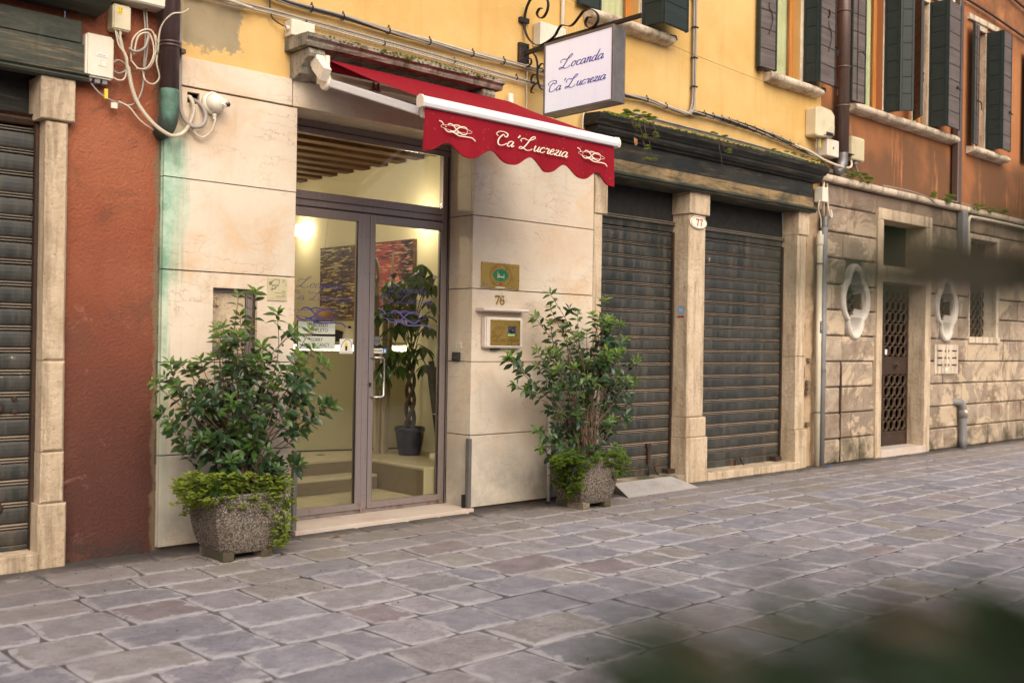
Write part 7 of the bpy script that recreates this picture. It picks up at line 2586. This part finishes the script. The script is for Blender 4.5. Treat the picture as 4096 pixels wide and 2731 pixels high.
    part('casing', MB().box(13.26, 13.62, -.11, .03, 4.285, 4.61), 'cream_plastic', t, bevel=.012, seg=2)
    rb = MB()
    for i in range(14):
        rb.box(13.30 + i * .0215, 13.308 + i * .0215, -.115, -.111, 4.31, 4.585)
    part('ribs', rb, 'cream_plastic', t)['kind'] = 'stuff'
    part('gland', MB().lathe([(.03, -.0), (.03, -.05), (.02, -.06)], (13.47, -.05, 4.285), 12).tube([(13.47, -.05, 4.23), (13.55, -.06, 4.12), (13.62, -.08, 4.02)], .014, 7), 'grey_pvc', t)
    # brown downpipe between the houses
    t = thing('brown_downpipe', 'round brown rain pipe on the seam between yellow and orange houses', 'downpipe', (13.02, -.10, 4.05))
    part('pipe', MB().tube([(13.02, -.10, 8.5), (13.02, -.10, 4.34)], .088, 20), 'brown_pipe', t, smooth=True)
    for z in (6.30, 5.52, 4.98):
        part('collar', MB().lathe([(.088, -.014), (.099, -.012), (.099, .012), (.088, .014)], (13.02, -.10, z), 20), 'brown_pipe', t, smooth=True)
    part('elbow', MB().tube(smoothline([(13.02, -.10, 4.34), (13.02, -.10, 4.20), (12.97, -.09, 4.11), (12.90, -.07, 4.05)], 5), .080, 16), 'grey_metal', t, smooth=True)
    part('bracket', MB().box(12.95, 13.26, -.15, .02, 4.325, 4.340), 'rusty_iron', t)
    # second, square downpipe on the orange house
    t = thing('square_downpipe', 'dark rectangular rain pipe down the orange wall between the two right windows', 'downpipe', (16.72, -.08, 2.8))
    part('pipe', MB().box(16.66, 16.80, -.11, .0, 4.01, 8.5), 'brown_pipe', t, bevel=.01)
    part('pipe', MB().box(16.84, 17.02, -.13, -.02, 2.98, 3.90), 'grey_pvc', t, bevel=.01)
    for dx in (-.04, .0):
        part('cable', MB().tube([(16.60 + dx, -.03, 8.5), (16.60 + dx, -.03, 5.6)], .016, 6), 'cable_cream', t)
    tube_thing('service_pipe', 'yellowed gas pipe bending under the ledge by the right window', 'pipe', [(20.5, -.10, 3.84), (18.8, -.10, 3.85), (17.4, -.10, 3.84), (17.12, -.10, 3.80), (17.10, -.10, 3.5), (17.09, -.10, 3.0), (17.0, -.10, 2.90), (16.86, -.10, 2.90)], .026, 'cable_cream')
    # floor-level pipes
    t = thing('vent_pipe', 'grey standpipe with elbow rising from the pavement at the stone wall', 'pipe', (17.0, -.09, 0))
    part('pipe', MB().tube(smoothline([(17.0, -.10, 0), (17.0, -.10, .55), (17.0, -.10, .66), (16.97, -.08, .74), (16.90, -.03, .76), (16.86, .03, .76)], 4), .062, 14), 'grey_pvc', t, smooth=True)
    part('collar', MB().lathe([(.062, 0), (.072, .0), (.072, .12), (.062, .12)], (17.0, -.10, .50), 14), 'grey_pvc', t, smooth=True)
    part('valve', MB().sphere((16.96, -.16, .60), .03, 10, 8), 'white_enamel', t, smooth=True)
    t = thing('white_conduit', 'cream plastic conduit with black stickers down the shop corner', 'pipe', (12.545, -.06, 0))
    part('pipe', MB().tube([(12.545, -.06, .01), (12.545, -.06, 3.10)], .038, 14), 'cream_pvc', t, smooth=True)
    part('socket', MB().tube([(12.545, -.06, 3.02), (12.545, -.06, 3.16)], .048, 14).tube([(12.545, -.06, 3.16), (12.545, -.06, 3.21)], .024, 10), 'white_plastic', t, smooth=False)
    part('sticker', MB().box(12.52, 12.575, -.1005, -.099, 1.82, 1.98), 'black_ink', t)
    e = MB(); block_text('YART', (12.565, -.1015, 1.83), (0, 0, 1), (-1, 0, 0), .032, e, width=.14)
    part('print', e, 'paper', t)
    e = MB(); block_text('TIM', (12.565, -.1015, 1.62), (0, 0, 1), (-1, 0, 0), .022, e, width=.08)
    part('print', e, 'black_ink', t)
    for z in (2.76, .74):
        part('clip', MB().lathe([(.039, -.01), (.044, -.01), (.044, .01), (.039, .01)], (12.545, -.06, z), 12).box(12.50, 12.70, -.03, -.02, z - .012, z + .012), 'grey_metal', t)
    t = thing('grey_downpipe', 'grey metal pipe beside the cream conduit at the shop corner', 'pipe', (12.66, -.06, 0))
    part('pipe', MB().tube([(12.66, -.06, -.005), (12.66, -.06, 3.38)], .042, 14), 'grey_pvc', t, smooth=True)
    for za, zb in ((3.28, 3.42), (1.28, 1.32)):
        part('collar', MB().tube([(12.66, -.06, za), (12.66, -.06, zb)], .050, 14), 'grey_metal', t, smooth=False)
    part('riser', MB().tube([(12.64, -.05, 3.42), (12.63, -.05, 3.9)], .018, 8).tube(smoothline([(12.72, -.05, 3.88), (12.74, -.06, 3.55), (12.78, -.08, 3.42), (12.84, -.06, 3.44), (12.85, -.04, 3.52)], 4), .012, 7), 'cable_cream', t, smooth=True)
    t = thing('junction_box', 'small grey-white box by the right end of the shop header', 'junction box', (12.56, -.06, 3.55))
    part('casing', MB().box(12.48, 12.62, -.13, .0, 3.60, 3.80), 'white_plastic', t, bevel=.006)
    part('wires', MB().tube(smoothline([(12.48, -.08, 3.62), (12.46, -.08, 3.50), (12.52, -.08, 3.38), (12.55, -.07, 3.25)], 4), .008, 6), 'cable_cream', t, smooth=True)
    tube_thing('service_pipe', 'thin rusty pipe set in a slot of the stone wall left of door 78', 'pipe', [(13.21, -.012, 1.42), (13.215, -.02, 1.30), (13.21, -.02, .7), (13.21, -.02, .02)], .018, 'rusty_iron')
    # white conduit behind the right planter
    t = thing('white_conduit', 'white wall conduit rising behind the right-hand planter', 'pipe', (7.435, -.03, 0))
    part('pipe', MB().tube([(7.435, -.03, -.005), (7.435, -.03, .84)], .020, 12), 'white_plastic', t, smooth=True)
    part('cap', MB().tube([(7.435, -.03, .80), (7.435, -.03, .90)], .026, 12), 'white_plastic', t)


build_cables()


# ------------------------------------------------------------------ houseleeks and weeds on the ledges
def build_succulents():
    r = random.Random(77)
    def rosette(m, c, R_, n=9):
        for ring, (k, tilt, s) in enumerate(((n, .15, 1.0), (n - 2, .55, .75), (n - 4, 1.0, .5))):
            for i in range(k):
                a = 2 * PI * i / k + ring * .4
                d = Vector((math.cos(a) * math.cos(tilt), math.sin(a) * math.cos(tilt), math.sin(tilt)))
                sd = Vector((-math.sin(a), math.cos(a), 0))
                p1 = c + d * R_ * s * .55; tip = c + d * R_ * s
                w_ = R_ * .20
                b = len(m.v)
                m.v += [c, p1 + sd * w_ + Vector((0, 0, w_ * .3)), tip, p1 - sd * w_ + Vector((0, 0, w_ * .3)), p1 - Vector((0, 0, w_ * .4))]
                m.f += [(b, b + 1, b + 2, b + 3), (b, b + 3, b + 4), (b, b + 4, b + 1), (b + 4, b + 3, b + 2), (b + 1, b + 4, b + 2)]
                m.mi += [0] * 5
    G = 'houseleeks growing on the ledges'
    def clump(label, centers, trails=()):
        t = thing('houseleek', label, 'plant', (centers[0][0], centers[0][1], centers[0][2]), group=G)
        for (x, y, z, R_) in centers:
            m = MB(); rosette(m, Vector((x, y - .01, z + .008)), R_ * 1.35)
            part('rosette', m, 'succulent', t)
        for P in trails:
            part('runner', MB().tube(smoothline(P, 4), .004, 5), 'bark', t, smooth=True)
            x, y, z = P[-1]
            m = MB()
            for q in range(3):
                rosette(m, Vector((x + r.uniform(-.035, .035), y + r.uniform(-.02, .01), z + r.uniform(-.02, .03))), r.uniform(.038, .052), 8)
            part('rosette', m, 'succulent', t)
    cs = [(8.55 + r.uniform(-.22, .30), -.20 + r.uniform(-.03, .05), 4.09 + r.uniform(-.015, .06), r.uniform(.028, .042)) for _ in range(20)]
    tr = [[(8.42, -.22, 4.08), (8.38, -.27, 3.98), (8.46, -.27, 3.93), (8.48, -.26, 3.95)], [(8.52, -.22, 4.08), (8.50, -.28, 3.95), (8.56, -.28, 3.86), (8.60, -.27, 3.88)],
          [(8.62, -.22, 4.08), (8.60, -.27, 3.93), (8.66, -.28, 3.82), (8.62, -.27, 3.76)], [(8.70, -.22, 4.08), (8.76, -.27, 4.0), (8.72, -.27, 3.93), (8.78, -.26, 3.92)],
          [(8.60, -.23, 3.9), (8.57, -.27, 3.80), (8.60, -.28, 3.68), (8.63, -.27, 3.62)], [(8.58, -.23, 3.85), (8.66, -.27, 3.75), (8.70, -.28, 3.66), (8.72, -.27, 3.64)]]
    clump('big houseleek clump with hanging runners on the dark cornice behind the awning', cs, tr)
    clump('small houseleek with one long bare root hanging from the middle of the dark cornice', [(10.0 + r.uniform(-.14, .14), -.19 + r.uniform(-.02, .03), 4.10 + r.uniform(-.01, .03), r.uniform(.025, .036)) for _ in range(8)],
          [[(10.0, -.22, 4.08), (10.03, -.26, 3.98), (10.06, -.26, 3.92), (10.10, -.26, 3.93)]])
    tag(MB().tube(smoothline([(9.98, -.22, 4.06), (9.96, -.26, 3.93), (9.99, -.26, 3.86), (10.0, -.26, 3.78), (10.08, -.26, 3.72), (10.10, -.26, 3.66)], 5), .004, 5).build('dry_root', 'bark', None, smooth=True), 'bare dry root dangling from the middle of the dark cornice', 'root')
    clump('row of little houseleeks along the right half of the dark cornice', [(11.2 + i * .10 + r.uniform(-.04, .04), -.19 + r.uniform(-.03, .03), 4.095 + r.uniform(-.01, .03), r.uniform(.022, .036)) for i in range(13)])
    clump('houseleek clump spilling over the pale stone ledge by the ribbed box', [(13.35 + r.uniform(-.35, .45), -.12 + r.uniform(-.04, .03), 4.03 + r.uniform(-.06, .06), r.uniform(.035, .055)) for _ in range(22)])
    clump('fern-like weeds on the stone ledge above door 78', [(16.0 + r.uniform(-.35, .35), -.12 + r.uniform(-.04, .03), 4.02 + r.uniform(-.06, .08), r.uniform(.04, .07)) for _ in range(14)])
    clump('weeds on the stone ledge right of the rectangular rain pipe', [(17.9 + r.uniform(-.7, .9), -.12 + r.uniform(-.04, .03), 4.01 + r.uniform(-.06, .06), r.uniform(.04, .06)) for _ in range(16)])
    # brown leaf caught under the cornice
    m = MB().add([(8.44, -.24, 3.86), (8.49, -.25, 3.84), (8.50, -.24, 3.79), (8.46, -.245, 3.77), (8.43, -.25, 3.81)], [(0, 1, 2, 3, 4)])
    tag(part('dry_leaf', m, 'dry_leaf', None), 'dry brown leaf caught under the cornice beside the hanging houseleek', 'leaf')
    # litter on the pavement
    for (x, y, mt, lab) in ((4.62, -.35, 'dry_leaf', 'curled yellowish leaf on the pavement in front of the threshold'), (7.28, -.10, 'dry_leaf', 'dry orange leaf against the foot of the pier beside the right planter'), (7.12, -.06, 'dry_leaf', 'small brown leaf at the foot of the right stone pier')):
        m = MB()
        c = Vector((x, y, .006))
        m.add([c, c + Vector((.05, .012, .012)), c + Vector((.10, 0, .004)), c + Vector((.05, -.022, .010))], [(0, 3, 2, 1), (0, 1, 2, 3)])
        tag(part('fallen_leaf', m, mt, None), lab, 'leaf')
    t = part('drink_cap', MB().lathe([(0, 0), (.03, 0), (.03, .02), (0, .022)], (12.62, -.22, -.006), 12), 'blue_ink', None)
    tag(t, 'crushed blue cap at the foot of the grey pipe', 'litter')
    g = MB()
    for k in range(620):
        x = r.choice((r.gauss(3.5, .4), r.gauss(7.4, .5), r.uniform(1.6, 12)))
        y = -abs(r.gauss(.25, .5)) - .05 if r.random() < .8 else r.uniform(-5, 0)
        s = r.uniform(.002, .008)
        g.box(x, x + s, y, y + s * 1.4, .0, .001 + s * .4)
    o = g.build('grit', 'dark_void', None); tag(o, 'specks of soil and grit on the pavement', 'grit', kind='stuff')


build_succulents()


# ------------------------------------------------------------------ leafy shrub close to the camera, and the house across the street
def build_near_shrub():
    bx, by = 1.15, -7.45
    t = thing('leafy_shrub', 'dark blurred long-leaved shrub close in front, reaching in from the right edge', 'shrub', (bx, by, 0))
    part('pot', MB().lathe([(0, 0), (.20, 0), (.25, .35), (.27, .36), (.27, .40), (.24, .40), (.23, .33), (0, .33)], (bx, by, 0), 24), 'rusticated_stone', t, smooth=False)
    part('trunk', MB().tube([(bx, by, .3), (bx - .03, by, .8), (bx - .02, by + .02, 1.4), (bx - .05, by + .02, 1.75)], .02, 8, taper=.5), 'bark', t, smooth=True)
    r = random.Random(41)
    def near(u, v, z):
        z = z * .60
        return CAMP + rot @ Vector(((u - 2048) / 4101.3 * z, -(v - 1365.5) / 4101.3 * z, -z))
    me = [leaf_mesh('leaf', 'leaf_blur', .20, .05 + .1 * i, .05) for i in range(2)]
    br = MB()
    def leaf(u0, v0, z0, u1, v1, z1, wide=1.0):
        wide *= 1.02
        a, b = near(u0, v0, z0), near(u1, v1, z1)
        d = b - a
        L = d.length
        view = (CAMP - (a + b) / 2).normalized()
        up = view + Vector((r.uniform(-.3, .3), r.uniform(-.3, .3), r.uniform(-.3, .3)))
        M3 = orient(d, up)
        o = bpy.data.objects.new('leaf', r.choice(me)); COL.objects.link(o)
        place(o, a, t)
        o.rotation_euler = M3.to_euler(); o.scale = (L, L * wide, L)
    def twig(P, rad=.003):
        br.tube(smoothline([near(*p) for p in P], 5), rad, 6)
    # twig entering at eye level
    twig([(5400, 1500, .80), (4600, 1180, .62), (4000, 1080, .52), (3560, 1090, .47)])
    for (a, b) in (((4150, 1060, .55), (3620, 930, .50)), ((4120, 1080, .54), (3300, 1120, .46)), ((3900, 1080, .50), (3060, 1075, .45)), ((4300, 1120, .56), (3700, 1190, .50)),
                   ((4420, 1100, .58), (4020, 1010, .52)), ((4500, 1130, .58), (4060, 1180, .52)), ((3640, 1090, .48), (3180, 1050, .44)), ((4400, 900, .60), (3960, 775, .55))):
        leaf(*a, *b, 1.05)
    # lower mass
    twig([(5200, 3400, .75), (4500, 2900, .62), (3900, 2560, .52), (3500, 2460, .48)])
    twig([(5000, 3500, .70), (4000, 3000, .55), (3300, 2750, .48), (2750, 2560, .44)])
    low = [((3050, 2720, .46), (2470, 2400, .43)), ((3300, 2780, .47), (2700, 2700, .43)), ((3450, 2640, .48), (3020, 2330, .45)), ((3650, 2560, .50), (3180, 2480, .46)),
           ((3800, 2560, .51), (3420, 2330, .47)), ((4000, 2600, .52), (3620, 2380, .48)), ((4200, 2560, .54), (3820, 2300, .50)), ((4300, 2650, .55), (4050, 2350, .50)),
           ((3700, 2760, .49), (3200, 2660, .45)), ((3900, 2800, .50), (3450, 2720, .46)), ((4150, 2760, .52), (3700, 2650, .47)), ((4350, 2800, .54), (3950, 2700, .49)),
           ((4250, 2900, .53), (3800, 2830, .48)), ((4500, 2700, .56), (4100, 2560, .51)), ((4450, 2500, .56), (4080, 2430, .52)), ((3350, 2850, .46), (2900, 2780, .43)),
           ((4550, 2600, .57), (4200, 2350, .53)), ((4100, 2680, .51), (3900, 2430, .48)), ((3600, 2650, .47), (3350, 2530, .44)), ((4400, 2850, .54), (4150, 2620, .50)), ((3950, 2700, .50), (3560, 2560, .46)), ((4300, 2750, .53), (3870, 2570, .48))]
    for a, b in low:
        leaf(*a, *b, 1.25)
    for k in range(26):
        u, v = r.uniform(2900, 4350), r.uniform(2450, 2900)
        if v < 2390 + (4300 - u) * .16: continue
        z = r.uniform(.46, .56)
        leaf(u + 260, v + 160, z + .03, u - r.uniform(60, 200), v - r.uniform(40, 160), z, 1.1)
    for a, b in (((2950, 2900, .44), (2350, 2640, .42)), ((2800, 2800, .45), (2300, 2520, .43)), ((3500, 2560, .47), (2980, 2380, .45))):
        leaf(*a, *b, 1.2)
    for (u, v) in ((2500, 2560), (2250, 2680), (2700, 2620), (2400, 2760), (2900, 2480), (2620, 2760), (2050, 2740)):
        leaf(u + 420, v + 240, .46, u, v, .43, .75)
    for k in range(8):
        leaf(4350 + r.uniform(-80, 120), 1060 + r.uniform(-60, 120), .57, 3850 + r.uniform(-260, 80), 1010 + r.uniform(-90, 130), .51, 1.0)
    # the rest of its crown, outside the picture
    for k in range(90):
        a = r.uniform(0, 2 * PI); z = r.uniform(.7, 2.0)
        p = Vector((bx + .05 + r.uniform(.0, .38) * math.cos(a), by + r.uniform(.0, .35) * math.sin(a), z))
        q = rot.transposed() @ (p - CAMP)
        if q.z < 0 and abs(q.x / -q.z) < .72: continue
        d = Vector((math.cos(a), math.sin(a), r.uniform(-.3, .6)))
        M3 = orient(d, Vector((0, 0, 1)))
        o = bpy.data.objects.new('leaf', r.choice(me)); COL.objects.link(o); place(o, p, t)
        o.rotation_euler = M3.to_euler(); o.scale = (.12, .12, .12)
        br.tube([Vector((bx - .02, by + .01, z - .15)), p], .003, 4)
    part('branches', br, 'twig', t)['kind'] = 'stuff'


build_near_shrub()


def build_opposite():
    h = thing('house_across', 'plain house across the street, behind the camera', 'house', (-2, -16.4, 0))
    mb = MB()
    holes = [(-22 + 3.2 * i, -20.8 + 3.2 * i, z, z + 1.7) for i in range(9) for z in (1.0, 4.6, 7.6)]
    grid_wall(mb, 0, 30, -.02, 9.5, 0, [(h_[0] + 24, h_[1] + 24, h_[2], h_[3]) for h_ in holes], depth=.2)
    # faces the street: turned towards +Y
    mb.v = [Vector((6.0 - v.x * .5, -15.9 - v.y, v.z * .62)) for v in mb.v]
    part('plaster_wall', mb, 'plain_plaster', h)
    part('dark_rooms', MB().box(-9, 6, -16.3, -16.2, 0, 5.8), 'window_dark', h)
    part('roof', MB().prism([(-15.5, 5.9), (-16.3, 6.2), (-22, 7.6), (-22, 5.9)], -9.2, 6.2), 'brick_roof' if 'brick_roof' in MATS else 'red_plaster', h)


build_opposite()
